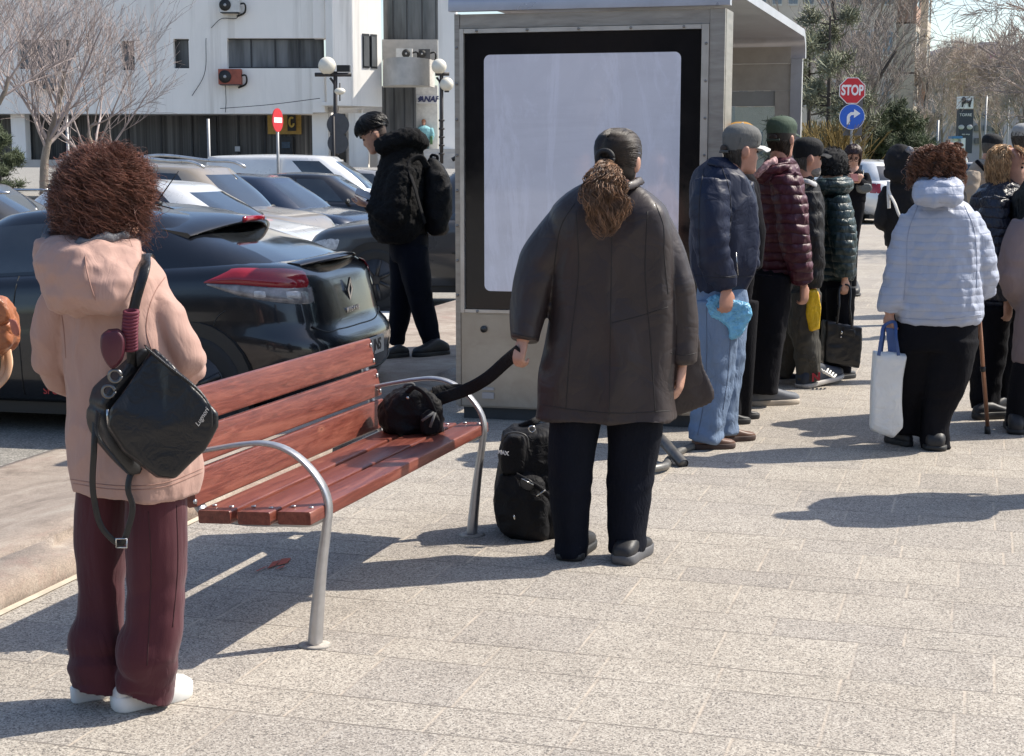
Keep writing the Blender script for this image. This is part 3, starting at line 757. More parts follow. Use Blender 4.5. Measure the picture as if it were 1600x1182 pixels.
    def hair_strands(s, name, mat, paths, r=.0016, parent=None, k=3):
        S_ = paths.shape[1]; rad = r * np.interp(np.linspace(0, 1, S_), (0, .1, .7, 1), (.6, 1, .9, .25))
        V, Q = strands(paths, rad, k); return link(name, fastmesh(name, V, Q), mat, parent or s.root)

def head_proj(p, off=.0):
    """drops points onto the head surface (its own space), off metres above it"""
    p = np.array(p, float); z = np.clip(p[..., 2], -.118, .1165); w_ = np.interp(z, HEAD[:, 0], HEAD[:, 1]); f = np.interp(z, HEAD[:, 0], HEAD[:, 2]); b = np.abs(np.interp(z, HEAD[:, 0], HEAD[:, 3])) + .004
    e = 2.25; fy = np.where(p[..., 1] > 0, f, b); r = (np.abs(p[..., 0] / w_) ** e + np.abs(p[..., 1] / fy) ** e) ** (1 / e) + 1e-6
    q = np.stack([p[..., 0] / r, p[..., 1] / r, z], -1); nr = q / np.array((.074, .094, .115)) ** 2; nr /= np.linalg.norm(nr, axis=-1, keepdims=True) + 1e-9
    return q + nr * (off[..., None] if isinstance(off, np.ndarray) else off)
def laid_hair(h, name, mat, line, n, off, flow, steps=7, step=.007, r=.0015, seed=1, lift=.003, jit=.25):
    """short strands lying on the head and following flow(p)"""
    g = np.random.default_rng(seed); v = g.normal(0, 1, (n * 2, 3)); v /= np.linalg.norm(v, axis=1)[:, None]; v = head_proj(v * (.074, .094, .118))
    l = np.broadcast_to(line(v[:, 0], v[:, 1], v[:, 2]), len(v)); v = v[l > -.004]; pts = [head_proj(v, off)]; jt = g.normal(0, jit, v.shape); lf = g.uniform(0, lift, len(v))
    for k in range(steps):
        d = flow(pts[-1]) + jt; d /= np.linalg.norm(d, axis=1)[:, None] + 1e-9
        q = pts[-1] + d * step; pts.append(head_proj(q, np.full(len(q), off) + lf * math.sin((k + 1) / steps * PI * .8) + .0015))
    return h.hair_strands(name, mat, h.T(np.stack(pts, 1)), r)
SHORT = lambda x, y, z: np.where(y < -.032, z + .062, np.where(np.abs(x) > .055, z - .02 - .2 * (y + .01), z - .062 + .0 * y))
def hair_mat(name, c, isl=.45, rough=.42):
    return M(name, c, rough, 0, .45, var=.45, vs=28, island=isl)
def cap_hat(h, mat, brim_mat, back=False, z0=.012, up=.010, strap=None, brim=True, tilt=.24):
    """baseball cap: six-panel crown following the head, stiff curved brim, button"""
    line = lambda x, y, z: z - (z0 + .10 * y * (-1 if False else 0) + tilt * y)
    def off(x, y, z):
        t = np.clip((z - z0) / .09, 0, 1); return .006 + .4 * up * np.sin(PI * np.clip(t * .8, 0, 1)) + .020 * np.clip((z - .045) / .06, 0, 1) ** 1.2 + .010 * np.exp(-((y - .07) / .03) ** 2) * t
    c = h.cap_shell('cap', mat, off, line, -.006, vox=min(.008, max(.0045, h.D * .0007)), smooth=3)
    if brim:
        mb = MB(); n = 17; top = []; bot = []
        for i, a in enumerate(np.linspace(-1.12, 1.12, n)):
            x0, y0 = .079 * math.sin(a), .030 + .070 * math.cos(a); x1, y1 = .083 * math.sin(a), .052 + .118 * max(0, math.cos(a)) ** .8
            dz = -.020 * (x0 / .075) ** 2; zb = z0 + .004 + tilt * .085
            top.append([(x0 * .93, y0 - .012, zb + dz + .004), (x0, y0, zb + dz + .004), ((x0 + x1) / 2, (y0 + y1) / 2, zb + dz * 1.1 + .003), (x1, y1, zb + dz * 1.25 - .008)])
        top = np.array(top); bot = top - (0, 0, .004)
        V = np.concatenate([h.T(top.reshape(-1, 3)), h.T(bot.reshape(-1, 3))]); m_ = n * 4; Fc = []
        for i in range(n - 1):
            for j in range(3):
                a = i * 4 + j; Fc += [(a, a + 1, a + 5, a + 4), (m_ + a, m_ + a + 4, m_ + a + 5, m_ + a + 1)]
            Fc += [(i * 4 + 3, m_ + i * 4 + 3, m_ + i * 4 + 7, i * 4 + 7), (i * 4, i * 4 + 4, m_ + i * 4 + 4, m_ + i * 4)]
        mb.add(V, Fc); mb.obj('brim', brim_mat, c)
    mb = MB(); mb.ell(h.T((0, -.005, .146)), (.007, .007, .004)); mb.obj('button', brim_mat, c)
    mb = MB()
    for k in range(6):
        a = k * PI / 3 + PI / 6; pts = []
        for t in np.linspace(.1, .96, 9):
            zz = z0 + tilt * .08 * math.sin(a) + (.136 - z0 - tilt * .08 * math.sin(a)) * math.sin(t * PI / 2) + .004; w_ = np.interp(zz, HEAD[:, 0], HEAD[:, 1]) + .0165; f_ = np.interp(zz, HEAD[:, 0], HEAD[:, 2 if math.sin(a) > 0 else 3]); 
            pts.append((w_ * math.cos(a), abs(f_) * math.sin(a) + .0165 * math.sin(a), zz))
        mb.tube(h.T(np.array(pts)), .0011, 5)
    if strap:
        mb.tube(h.T(np.array([(-.045, -.105, z0 + .004 - .10 * tilt), (-.02, -.1165, z0 + .006 - .11 * tilt), (0, -.1185, z0 + .007 - .11 * tilt), (.02, -.1165, z0 + .006 - .11 * tilt), (.045, -.105, z0 + .004 - .10 * tilt)])), .0075, 6, 16, flat=(1, .35), up=(0, 0, 1))
    mb.obj('seams', M(mat.name + '_seam', tuple(q * .6 for q in mat['c']), .8), c)
    if strap:   # the half-moon gap over the strap, with hair showing
        mb = MB(); mb.ell(h.T((0, -.110, z0 + .024 - .11 * tilt)), np.array((.030, .010, .020)) * h.hs, h.hR, 14, 8); mb.obj('strap_gap', BROW, c)
    return c
def clothm(name, c, rough=.75, bump=((35, .25), (420, .12)), var=.10, sheen=.0, stretch=(1, 1, .45), spec=.3, vs=6, **kw):
    m = M(name, c, rough, 0, spec, var=var, vs=vs, bump=list(bump), sheen=sheen, stretch=stretch, **kw); m['c'] = tuple(c); return m
def quilt(period, amp, seed=0):
    def f(sm, th, L=None):
        w_ = .10 * np.sin(th * 3 + seed) + .06 * np.sin(th * 7 + 1.3)
        ph = (sm / period + w_) % 1.0
        return amp * (np.sqrt(np.abs(np.sin(PI * ph))) - .6)
    return f
def sleeve_fold(amp, wl=.07, seed=0, c=.5, w0=.35):
    def f(sm, th, L):
        t = sm / L; wt = w0 + (1 - w0) * (np.exp(-((t - c) / .14) ** 2) + np.exp(-((t - .95) / .12) ** 2))
        ph = sm / wl + .22 * np.sin(th + seed) + .12 * np.sin(2 * th + 2 * seed)
        return amp * wt * np.sin(2 * PI * ph) * (.6 + .4 * np.sin(th + seed * 2.1))
    return f
def trouser_fold(amp, seed=0, low=.8):
    def f(sm, th, L):
        t = sm / L; wt = .08 + .35 * math.exp(-((t - .5) / .1) ** 2) + low * max(0, (t - .78) / .22) ** 1.3
        ph = sm / .085 + .30 * np.sin(th + seed) + .1 * np.sin(3 * th + seed)
        return amp * (wt * np.sin(2 * PI * ph) + .8 * np.sin(4 * th + seed + 3 * t) * (.3 + t * .7))
    return f
def bag_strap(name, mat, pts, wd, th, parent, n=8, m=40, up=(0, -1, .1)):
    mb = MB(); mb.tube(pts, wd / 2, n, m, flat=(th / wd, 1), up=up); return mb.obj(name, mat, parent)
# ================================================================== PEOPLE: who stands where
blk = clothm('black_cloth', (.0065, .0065, .009), .9, var=.25, spec=.15)
blk2 = clothm('charcoal_cloth', (.013, .013, .015), .85, var=.2, spec=.2)
navy_tr = clothm('dark_navy_cloth', (.0065, .008, .014), .9, var=.2, spec=.15)
RUB = M('rubber_black', (.02, .02, .02), .6); SHB = M('shoe_black', (.018, .018, .02), .5, var=.2, bump=[(120, .1)])
SHW = M('shoe_white', (.72, .70, .66), .5, var=.06, bump=[(90, .08)]); SOLEW = M('sole_white', (.76, .75, .71), .6, var=.06)
SHBR = M('shoe_brown', (.13, .065, .042), .5, var=.25); SHG = M('shoe_grey', (.12, .13, .15), .65, var=.15); SOLEB = M('sole_beige', (.42, .36, .29), .7)
leather = M('black_leather', (.009, .009, .010), .36, 0, .5, var=.2, bump=[(160, .12), (18, .12)])
nylon = M('black_nylon', (.0065, .0065, .008), .7, 0, .25, var=.25, bump=[(300, .15), (22, .3)])
SHORTC = lambda x, y, z: np.where(z > .0, -1, SHORT(x, y, z))
FLOWD = lambda p: np.stack([-2 * p[:, 0], -.30 + 0 * p[:, 0], -1 + 0 * p[:, 0]], 1)
chrome = M('buckle_metal', (.55, .54, .52), .25, 1.0, var=.05)

def hairball(h, name, mat, c, rad, n, curl=.010, turns=6, t0=(.0, 1.3), dt=(.7, 1.6), rho=(.78, 1.06), drop=.35, r=.0017, S_=34, face_az=.9, seed=1, per=9, pinch=0, frizz=.004):
    """locks that start near the crown, follow an ellipsoid outwards and down and curl as they go"""
    g = np.random.default_rng(seed); nc = max(20, n // per); az = g.random(nc) * 2 * PI
    if face_az:   # azimuth 90 deg is the face: keep it free
        d = np.abs((az - PI / 2 + PI) % (2 * PI) - PI)
        az = az[d > face_az]; nc = len(az)
    k = nc * per; rep = lambda q: np.repeat(q, per)
    az = rep(az) + g.normal(0, .035, k)
    gu = lambda lo, hi, jit: rep(g.uniform(lo, hi, nc)) + g.normal(0, jit, k)
    a0 = np.abs(gu(*t0, .04)); a1 = np.minimum(a0 + gu(*dt, .10), 2.4); rr = np.clip(gu(*rho, .018), .3, 1.25) ** .8
    s = np.linspace(0, 1, S_)
    th = a0[:, None] + (a1 - a0)[:, None] * s; hang = np.clip(th - 1.55, 0, None)
    azs = az[:, None] + .35 * np.sin(rep(g.random(nc))[:, None] * 6 + s * 3) * s
    ro = rr[:, None] * (1 - .25 * np.exp(-s * 9))
    x = np.sin(np.minimum(th, 1.75)) * np.cos(azs); y = np.sin(np.minimum(th, 1.75)) * np.sin(azs); z = np.cos(th) - drop * hang * rr[:, None]
    x *= 1 - pinch * hang; y *= 1 - pinch * hang
    Pn = np.stack([x * rad[0], y * rad[1], z * rad[2]], -1) * ro[..., None]
    ph = (rep(g.random(nc)) * 6.28 + g.normal(0, .5, k))[:, None] + 2 * PI * s * (turns * rep(g.uniform(.7, 1.35, nc)))[:, None]
    cr = curl * rep(g.uniform(.5, 1.5, nc))[:, None] * g.uniform(.8, 1.2, k)[:, None] * np.clip(s * 3, 0, 1)
    e1 = Pn / (np.linalg.norm(Pn, axis=-1, keepdims=True) + 1e-9); e2 = np.stack([-np.sin(azs), np.cos(azs), 0 * azs], -1)
    Pn = Pn + cr[..., None] * (np.cos(ph)[..., None] * e1 + np.sin(ph)[..., None] * e2)
    fz = g.normal(0, 1, (k, 3)) * frizz; fl = np.where(g.random(k) < .12, 3., 1.)[:, None]
    Pn = Pn + (fz * fl)[:, None, :] * np.clip(s * 1.5, 0, 1)[None, :, None]
    W_ = np.array(c) + Pn @ h.hR.T
    return h.hair_strands(name, mat, W_, r)
def hair_base(h, mat, c, rad, disp=.012, sc=22, name='hair', yoff=0, vox=.009):
    mb = MB(); mb.ell(c, rad, h.hR, 28, 20)
    return link(name, skin(mb, name, vox, 1, lambda co, no: disp * (nz(co, sc, 2) + .6 * nz(co, sc * 2.2, 4))), mat, h.root)

# ---------------------------------------------------------------- 1 woman in the pink parka
pink = clothm('pink_parka', (.42, .262, .215), .7, bump=((14, .12), (60, .10), (500, .10)), var=.05, sheen=.1)
h = Human('woman in a pink hooded parka and wide burgundy trousers beside the bench', 4.30, -30, (195, 1105))
W = h.W
wr_a, wr_b = wrinkle(.009, 6, 1, (1, 1, .35)), wrinkle(.007, 11, 3, (1.2, 1.2, .8))
wr = lambda co, no: wr_a(co, no) + wr_b(co, no)
parka = h.top('parka', pink, [(108, 314, 768), (104, 318, 745), (101, 312, 690), (97, 295, 600), (88, 280, 520), (80, 268, 460), (84, 258, 425), (108, 228, 398), (130, 205, 380)],
      [[(106, 440, .02, 24), (84, 484, .0, 29), (80, 542, .03, 30), (100, 588, .13, 30), (135, 600, .24, 28)],
       [(230, 444, -.03, 24), (256, 492, -.05, 30), (284, 552, -.02, 32), (284, 578, .10, 31), (262, 570, .22, 28)]],
      k=.66, m=40, disp=wr, afold=sleeve_fold(.07, .075, 1, .55, .3), smooth=2, fold=lambda z, th: .015 * np.sin(3 * th + 7 * z) + .012 * np.sin(th * 5 - 9 * z), e=3.0)
# hood hanging on the back: a deep soft pouch with a rim
mb = MB()
hc = W(142, 428, -.135)
R = []
for (py, hw, dp, dd) in ((492, 30, .025, -.150), (482, 62, .06, -.150), (462, 76, .085, -.145), (435, 82, .105, -.128), (408, 82, .118, -.105), (392, 80, .12, -.085), (378, 74, .115, -.065), (372, 62, .09, -.055)):
    R.append(ringpts(W(139, py, dd), h.ax, h.ay, hw * h.pm * 1.02, dp, dp, 36, 2.3))
mb.loft(R)
h.cloth('hood', mb, pink, lambda co, no: wrinkle(.014, 8, 3)(co, no) + wrinkle(.007, 17, 5)(co, no), 2)
mb = MB(); th = np.linspace(0, 2 * PI, 30)
mb.tube([W(139, 374, -.055) + h.ax * math.cos(t) * .118 + h.ay * math.sin(t) * .092 + (0, 0, .012 * math.cos(2 * t)) for t in th], .012, 8, 60)
h.cloth('hood_lining', mb, clothm('grey_lining', (.13, .13, .14), .6), wrinkle(.012, 25, 3), 1, .007)
mb = MB(); mb.tube([W(132, 388, -.196), W(137, 430, -.252), W(150, 470, -.245), W(168, 492, -.20)], .0022, 6, 24); mb.obj('hood_seam', M('pink_seam', (.30, .17, .135), .8), h.root)
burg = clothm('burgundy_trousers', (.066, .0135, .020), .78, bump=((9, .14), (500, .2)), var=.10, stretch=(1, 1, .22), sheen=.15)
btr = h.legs('trousers', burg, [(134, 286, 762), (126, 292, 735), (124, 290, 690)],
       [[(166, 745, .05, 46), (160, 850, .06, 43), (160, 900, .06, 38), (156, 970, .05, 38), (149, 1008, .03, 43), (154, 1026, .03, 38), (149, 1044, .01, 43), (153, 1058, .01, 38), (150, 1073, .01, 41)],
        [(242, 745, -.05, 48), (243, 850, -.04, 48), (243, 930, -.03, 45), (240, 985, -.03, 46), (230, 1020, -.03, 50), (236, 1040, -.02, 44), (227, 1056, .0, 50), (233, 1070, .0, 44), (228, 1083, .0, 47)]],
       fold=trouser_fold(.06, 2, .9), disp=wrinkle(.009, 6, 8, (1, 1, .4)))
h.head(166, 300, 0, yaw=-52, pitch=-4, neck=(168, 372, -.01))
h.hand((140, 602, .27), (.3, .9, .1), (-.4, 0, 1), -1, .5); h.hand((255, 568, .25), (-.2, .9, .1), (-.8, 0, .5), 1, .5)
h.shoes([((112, 1098), (180, 1086))], SHW, SOLEW, wide=1.15, hgt=1.0, soleh=.04)
h.shoes([((178, 1112), (298, 1084))], SHW, SOLEW, wide=1.15, hgt=1.05, soleh=.042)
h.finish()
hm = hair_mat('curly_brown_hair', (.165, .072, .050), .6)
hc = W(168, 300, -.02)
hair_base(h, M('hair_brown_deep', (.050, .021, .015), .6, island=.0), hc + (0, 0, -.008), (.096, .108, .100), .014)
hairball(h, 'curls', hm, hc + (0, 0, -.008), (.117, .130, .124), 4600, .0135, 5.0, (0, 1.45), (.35, 1.35), (.62, 1.03), .62, .0008, 32, .62, 6, per=9, frizz=.0055, pinch=.12)
hairball(h, 'flyaways', hm, hc + (0, 0, -.008), (.117, .130, .124), 900, .016, 3.5, (0, 1.5), (.35, 1.4), (.85, 1.16), .6, .0006, 26, .62, 16, per=1, frizz=.010, pinch=.1)
hairball(h, 'curls', hm, W(136, 322, -.02), (.078, .09, .075), 1200, .014, 4.6, (.3, 1.45), (.5, 1.2), (.7, 1.06), .6, .0010, 30, 1.0, 4, per=9, frizz=.006)
woman1 = h
psm = M('pink_seam', (.25, .14, .11), .8)
for q in ([(262, 428), (243, 455), (232, 485), (229, 520), (236, 545)], [(82, 446), (94, 480), (100, 520), (103, 560)], [(104, 754), (180, 765), (260, 760), (316, 738)], [(104, 748), (180, 759), (260, 754), (316, 732)]): seam_on(parka, q, psm, .0016)
for q in ([(232, 800), (236, 880), (234, 960), (230, 1040)], [(276, 790), (278, 880), (270, 980)]): seam_on(btr, q, M('burgundy_seam', (.040, .009, .012), .8), .0016)
# black bucket bag on her shoulder
HB = thing('shoulder_bag', 'black leather bucket bag with whipstitched edges on the shoulder of the woman in pink', 'handbag', tuple(W(243, 650, -.2)), 0)
dB = -.225
front = [W(238, 546, dB + .05), W(262, 566, dB + .03), W(338, 648, dB), W(338, 668, dB), W(318, 706, dB), W(272, 748, dB), W(246, 746, dB), W(192, 706, dB), W(168, 668, dB), W(170, 640, dB)]
mb = MB(); nb = np.array((.35, -1, .25))
mb.pillow(front, nb, .095, ((-.5, .86), (-.46, .95), (-.3, .99), (.1, 1), (.38, 1.0), (.46, .985), (.5, .94), (.51, .6)), sub=8, lin=True)
link('bag_body', skin(mb, 'bag_body', .006, 2, wrinkle(.004, 7, 5)), leather, HB)
mb = MB(); side = [W(236, 545, dB + .07), W(168, 640, dB + .015), W(146, 634, dB + .10), W(152, 612, dB + .13), W(214, 552, dB + .14)]
mb.pillow(side, (-.75, -.7, .45), .05, sub=6, lin=True); 
side2 = [W(168, 642, dB + .02), W(190, 706, dB + .02), W(214, 742, dB + .06), W(185, 715, dB + .12), W(146, 660, dB + .12), W(144, 636, dB + .10)]
mb.pillow(side2, (-.8, -.6, -.1), .05, sub=6)
link('bag_gusset', skin(mb, 'bag_gusset', .006, 2), M('black_leather_side', (.017, .017, .018), .45, bump=[(150, .15)], var=.2), HB)
edge = spline(np.array(front[:4]), 60) + np.array((0, -.062, .012)); mb = MB()
for i in range(0, 46): mb.tube([edge[i] + (-.005, .004, .006), edge[i] + (0, -.004, 0), edge[i] + (.004, 0, -.010)], .0022, 5)
mb.tube(edge, .003, 6); mb.obj('whipstitch', leather, HB); mb = MB()
edge2 = spline(np.array([front[9], front[8], front[7], W(214, 732, dB)]), 40) + np.array((-.012, -.055, .0))
for i in range(0, 40, 1): mb.tube([edge2[i] + (-.007, .004, .004), edge2[i] + (0, -.003, 0), edge2[i] + (.006, 0, -.004)], .0022, 5)
mb.obj('whipstitch', leather, HB)
bag_strap('strap', leather, [W(236, 408, .10), W(232, 399, .02), W(227, 402, -.10), W(225, 425, -.20), W(212, 470, -.215), W(206, 500, -.215), W(205, 545, -.20), W(207, 575, -.17)], .028, .006, HB, up=(0, -.3, 1))
bag_strap('strap', leather, [W(150, 640, -.15), W(147, 700, -.17), W(147, 780, -.16), W(163, 830, -.16), W(188, 850, -.16), W(202, 820, -.165), W(207, 790, -.17), W(200, 765, -.17), W(206, 738, -.16), W(214, 728, -.15)], .017, .005, HB, m=70)
mb = MB(); c = W(190, 849, -.17)
mb.tube([c + np.array(q) for q in ((-.014, 0, -.012), (.014, 0, -.012), (.014, 0, .012), (-.014, 0, .012), (-.014, 0, -.012))], .0028, 6); mb.obj('buckle', chrome, HB)
mb = MB()
for q in (W(180, 588, dB - .01), W(170, 612, dB - .01)): mb.tube([q + (0.016 * math.cos(t), .0, .016 * math.sin(t)) for t in np.linspace(0, 2 * PI, 16)], .005, 6)
mb.obj('ring', M('dark_metal', (.16, .16, .16), .3, .9), HB)
mb = MB(); mb.tube([W(168, 640, dB - .02), W(169, 664, dB - .02)], .004, 6); mb.obj('zip_pull', chrome, HB)
nrm_ = nb / np.linalg.norm(nb)
cpos = W(311, 655, dB) + nrm_ * .058
ax_ = W(331, 636, dB) - W(311, 668, dB)
link('lettering', text_mesh('Lugnori', .017, cpos, ax_, np.cross(nrm_, ax_), .001, shear=.35), M('silver_print', (.55, .55, .55), .4, .6), HB, False)
# burgundy heart pouch on the strap
HP = thing('pouch', 'small burgundy heart shaped leather pouch tied to the bag strap', 'pouch', tuple(W(178, 545, -.23)))
heart = [W(170, 516, -.235), W(186, 516, -.235), W(194, 526, -.235), W(195, 545, -.235), W(188, 566, -.235), W(176, 575, -.235), W(164, 562, -.235), W(158, 540, -.235), W(160, 524, -.235)]
brl = M('burgundy_leather', (.075, .012, .022), .42, var=.15, bump=[(120, .1)])
mb = MB(); mb.pillow(heart, (.1, -1, .1), .035, sub=5); mb.obj('pouch_body', brl, HP)
mb = MB(); mb.pillow(heart, (.1, -1, .1), .010, ((-.5, 1.0), (-.3, 1.05), (.3, 1.05), (.5, 1.0)), sub=5); mb.obj('pouch_edge', M('burgundy_edge', (.05, .008, .014), .5), HP)
mb = MB(); pts = spline(np.array([W(205, 488, -.226), W(203, 515, -.226), W(203, 545, -.215)]), 12)
for i, q in enumerate(pts): mb.tube([q + (.017 * math.cos(t), .010 * math.sin(t), .004 * math.sin(t)) for t in np.linspace(0, 2 * PI, 12)], .0055, 6)
mb.obj('wound_cord', M('burgundy_cord', (.13, .018, .035), .7, var=.2), HP)

# ---------------------------------------------------------------- 2 woman with ponytail
lth = M('brown_leather_coat', (.030, .0215, .021), .47, 0, .4, var=.22, vs=4, bump=[(7, .10), (210, .10)], coat=.04); lth['c'] = (.04, .03, .03)
h = Human('heavy woman with a long ponytail in a dark brown leather coat seen from behind', 5.87, -8, (935, 872))
W = h.W
coat2 = h.top('leather_coat', lth, [(836, 1056, 652), (838, 1054, 640), (842, 1052, 600), (852, 1054, 540), (860, 1056, 470), (862, 1052, 400), (857, 1046, 350), (866, 1036, 322), (896, 1010, 300), (918, 990, 288)],
      [[(892, 334, 0, 27), (866, 376, 0, 34), (840, 430, 0, 33), (826, 490, -.03, 28), (820, 532, -.06, 23)],
       [(1014, 336, 0, 26), (1034, 382, 0, 30), (1058, 450, -.02, 28), (1066, 510, -.02, 25), (1066, 566, -.03, 22)]],
      k=.60, m=44, disp=wrinkle(.016, 5, 11, (1, 1, .5)), afold=sleeve_fold(.030, .13, 4, .5, .3), smooth=3, fold=lambda z, th: .016 * np.sin(4 * th + 6 * z) * np.clip(1 - z / .5, 0, 1) + .01 * np.sin(th * 6), e=3.3)
mb = MB(); mb.pillow([W(1050, 480, .06), W(1080, 500, .08), W(1098, 570, .10), W(1112, 628, .10), (W(1085, 640, .1)), W(1056, 650, .10), W(1046, 570, .08)], (.3, -1, 0), .022, sub=6)
h.cloth('coat_flap', mb, lth, wrinkle(.010, 8, 3, (1, 1, .4)), 2, .008)
mb = MB()
mb.tube([W(930, 292, -.11), W(955, 296, -.135), W(985, 290, -.10), W(1003, 281, -.03)], .020, 8, 20, flat=(.4, 1)); h.cloth('collar', mb, lth, None, 1, .007)
h.legs('trousers', navy_tr, [(872, 1028, 640, 0, .55), (878, 1022, 615, 0, .55)],
       [[(902, 640, 0, 43), (893, 720, .0, 36), (891, 780, .0, 31), (892, 830, .0, 27), (893, 872, -.01, 26)],
        [(992, 640, 0, 46), (988, 720, 0, 38), (983, 780, 0, 33), (980, 825, 0, 29), (980, 863, .0, 27)]],
       fold=trouser_fold(.075, 4, .9), disp=wrinkle(.010, 6, 13, (1, 1, .4)))
h.head(966, 254, .0, yaw=-22, pitch=2, neck=(957, 300, .0), nr=.060)
wl = W(818, 530, -.06); h.hand(wl, (-.25, -.15, -.9), (.75, .5, -.2), -1, 1.25, .9); h.hand((1066, 572, -.03), (-.12, -.12, -1), (-.9, .3, 0), 1, .55, .95)
h.shoes([((888, 878), (912, 848))], SHB, RUB, wide=1.3, hgt=.95); h.shoes([((970, 884), (1006, 858))], SHB, M('sole_grey', (.09, .09, .095), .6), wide=1.25, hgt=.95, soleh=.034)
h.finish()
dk = hair_mat('dark_slick_hair', (.022, .014, .010), .5, .5)
h.cap_shell('hair', dk, .010, lambda x, y, z: np.where(y < .0, z + .075, z - .045 - .3 * (y - .0) * (z < .06)), -.01)
bandL = np.array((-.012, -.118, .018))
# combed hair running back into the band
g = np.random.default_rng(5); nS = 1500; u = g.uniform(0, 2 * PI, nS); el = g.uniform(-.15, 1.25, nS)
st = np.stack([.083 * np.cos(el) * np.sin(u), .090 * np.cos(el) * np.cos(u) - .005, .128 * np.sin(el)], 1); st = st[(st[:, 1] < .07) & (st[:, 2] > -.05)]
s_ = np.linspace(0, 1, 12)[None, :, None]
pa = st[:, None] * (1 - s_) + bandL * s_; nr_ = np.sqrt((pa[..., 0] / .086) ** 2 + (pa[..., 1] / .106) ** 2 + (pa[..., 2] / .130) ** 2)
pa = pa / np.maximum(nr_, .25)[..., None] * (1.07 - .0 * s_); pa = pa * (1 - s_ ** 6) + (bandL + .2 * (st[:, None] - bandL) * .3) * s_ ** 6
h.hair_strands('combed_hair', dk, h.T(head_proj(pa, .0125)), .0014)
mb = MB(); mb.tube([h.T(bandL + np.array((.030 * math.cos(t), -.004, .026 * math.sin(t) + .004))) for t in np.linspace(0, 2 * PI, 24)], .010, 8); mb.obj('hair_band', M('band_black', (.012, .012, .014), .7, bump=[(200, .3)]), h.root)
pt = hair_mat('ponytail_hair', (.19, .105, .058), .75)
g = np.random.default_rng(9); nS = 1500; S_ = 30; s_ = np.linspace(0, 1, S_)
aa = g.random(nS) * 2 * PI; rr = np.sqrt(g.random(nS)); Ln = np.repeat(g.uniform(.50, 1.02, nS // 15), 15) * g.uniform(.93, 1.0, nS); aa = np.repeat(aa[::15], 15) + g.normal(0, .22, nS); rr = np.repeat(rr[::15], 15) * g.uniform(.85, 1.1, nS)
core = spline(np.array([h.T(bandL), W(947, 257, -.145), W(944, 285, -.205), W(948, 322, -.238), W(945, 376, -.25)]), S_)
wid = np.interp(s_, (0, .12, .4, .65, .85, 1), (.013, .030, .074, .088, .056, .014)); dep = np.interp(s_, (0, .15, .5, 1), (.016, .030, .038, .012))
idx = np.clip(np.round(s_[None] * Ln[:, None] * (S_ - 1)).astype(int), 0, S_ - 1)
spread = (np.cos(aa) * rr)[:, None] * wid[idx]; dpt = (np.sin(aa) * rr)[:, None] * dep[idx]
ph = np.repeat(g.random(nS // 15) * 6, 15)[:, None] + g.normal(0, .25, nS)[:, None]
wave = .012 * np.sin(2 * PI * 2.6 * s_ + ph) * np.clip(s_ * 2, 0, 1) + .006 * np.sin(2 * PI * 6 * s_ + 3 * ph); 
cx_ = core[idx]
pa = cx_ + (spread + wave)[..., None] * h.ax + (-dpt + .006 * np.cos(2 * PI * 3 * s_ + ph))[..., None] * h.ay
h.hair_strands('ponytail', pt, pa, .0016)
lsm = M('leather_seam', (.010, .008, .008), .6)
for q in ([(898, 318), (878, 350), (868, 400), (864, 450), (860, 500)], [(1024, 318), (1036, 350), (1038, 400), (1044, 460)], [(956, 352), (955, 450), (953, 560), (952, 648)], [(1012, 330), (1008, 420), (1016, 530), (1024, 645)], [(900, 330), (904, 420), (892, 530), (884, 640)], [(842, 632), (900, 641), (960, 646), (1050, 642)], [(800, 520), (822, 526), (846, 528)], [(1048, 552), (1068, 556), (1088, 552)], [(956, 505), (1000, 494), (1044, 480)]): seam_on(coat2, q, lsm, .0018)
# her shoulder-bag lying on the bench, its strap in her hand
CB = thing('camera_bag', 'soft black camera bag lying on the bench with its strap pulled tight', 'bag', tuple(P(640, 676, 6.05)))
cD = 6.05
out = [P(592, 664, cD), P(594, 640, cD), P(612, 616, cD), P(634, 606, cD), P(662, 610, cD), P(683, 625, cD), P(689, 655, cD), P(688, 676, cD), P(650, 681, cD), P(606, 677, cD)]
mb = MB(); mb.pillow(out, (.25, -1, .15), .21, ((-.5, .7), (-.44, .88), (-.3, .97), (0, 1), (.3, .97), (.44, .88), (.5, .7)), sub=6)
link('bag_body', skin(mb, 'bag_body', .007, 3, wrinkle(.014, 14, 8)), nylon, CB)
mb = MB(); mb.tube([P(636, 614, cD - .09), P(648, 606, cD - .12), P(664, 616, cD - .13), P(678, 640, cD - .13), P(684, 664, cD - .12)], .010, 8, 24, flat=(.5, 1)); mb.obj('lid_edge', blk2, CB)
mb = MB(); mb.pillow([P(657, 650, cD - .12), P(672, 640, cD - .12), P(684, 650, cD - .12), P(686, 674, cD - .12), P(660, 678, cD - .12)], (.25, -1, .1), .05, sub=4); mb.obj('side_pocket', nylon, CB)
mb = MB(); mb.tube([P(659, 658, cD - .155), P(678, 645, cD - .155)], .006, 6, flat=(.4, 1)); mb.tube([P(680, 645, cD - .155), P(672, 668, cD - .155)], .006, 6, flat=(.4, 1)); mb.obj('pocket_trim', M('grey_webbing', (.13, .13, .13), .8), CB)
mb = MB(); mb.tube([P(632, 612, cD), P(634, 602, cD - .02), P(644, 600, cD - .02), P(649, 610, cD)], .006, 6, 16); mb.obj('grab_loop', M('grey_webbing2', (.09, .09, .09), .8), CB)
mb = MB(); mb.ell(P(637, 622, cD - .13), (.006, .004, .006)); mb.obj('snap', chrome, CB)
bag_strap('strap', nylon, [P(678, 628, cD - .05), P(695, 621, cD - .06), P(722, 612, cD - .07), P(760, 592, cD - .14), P(790, 566, cD - .2), W(812, 548, -.09)], .050, .006, CB)
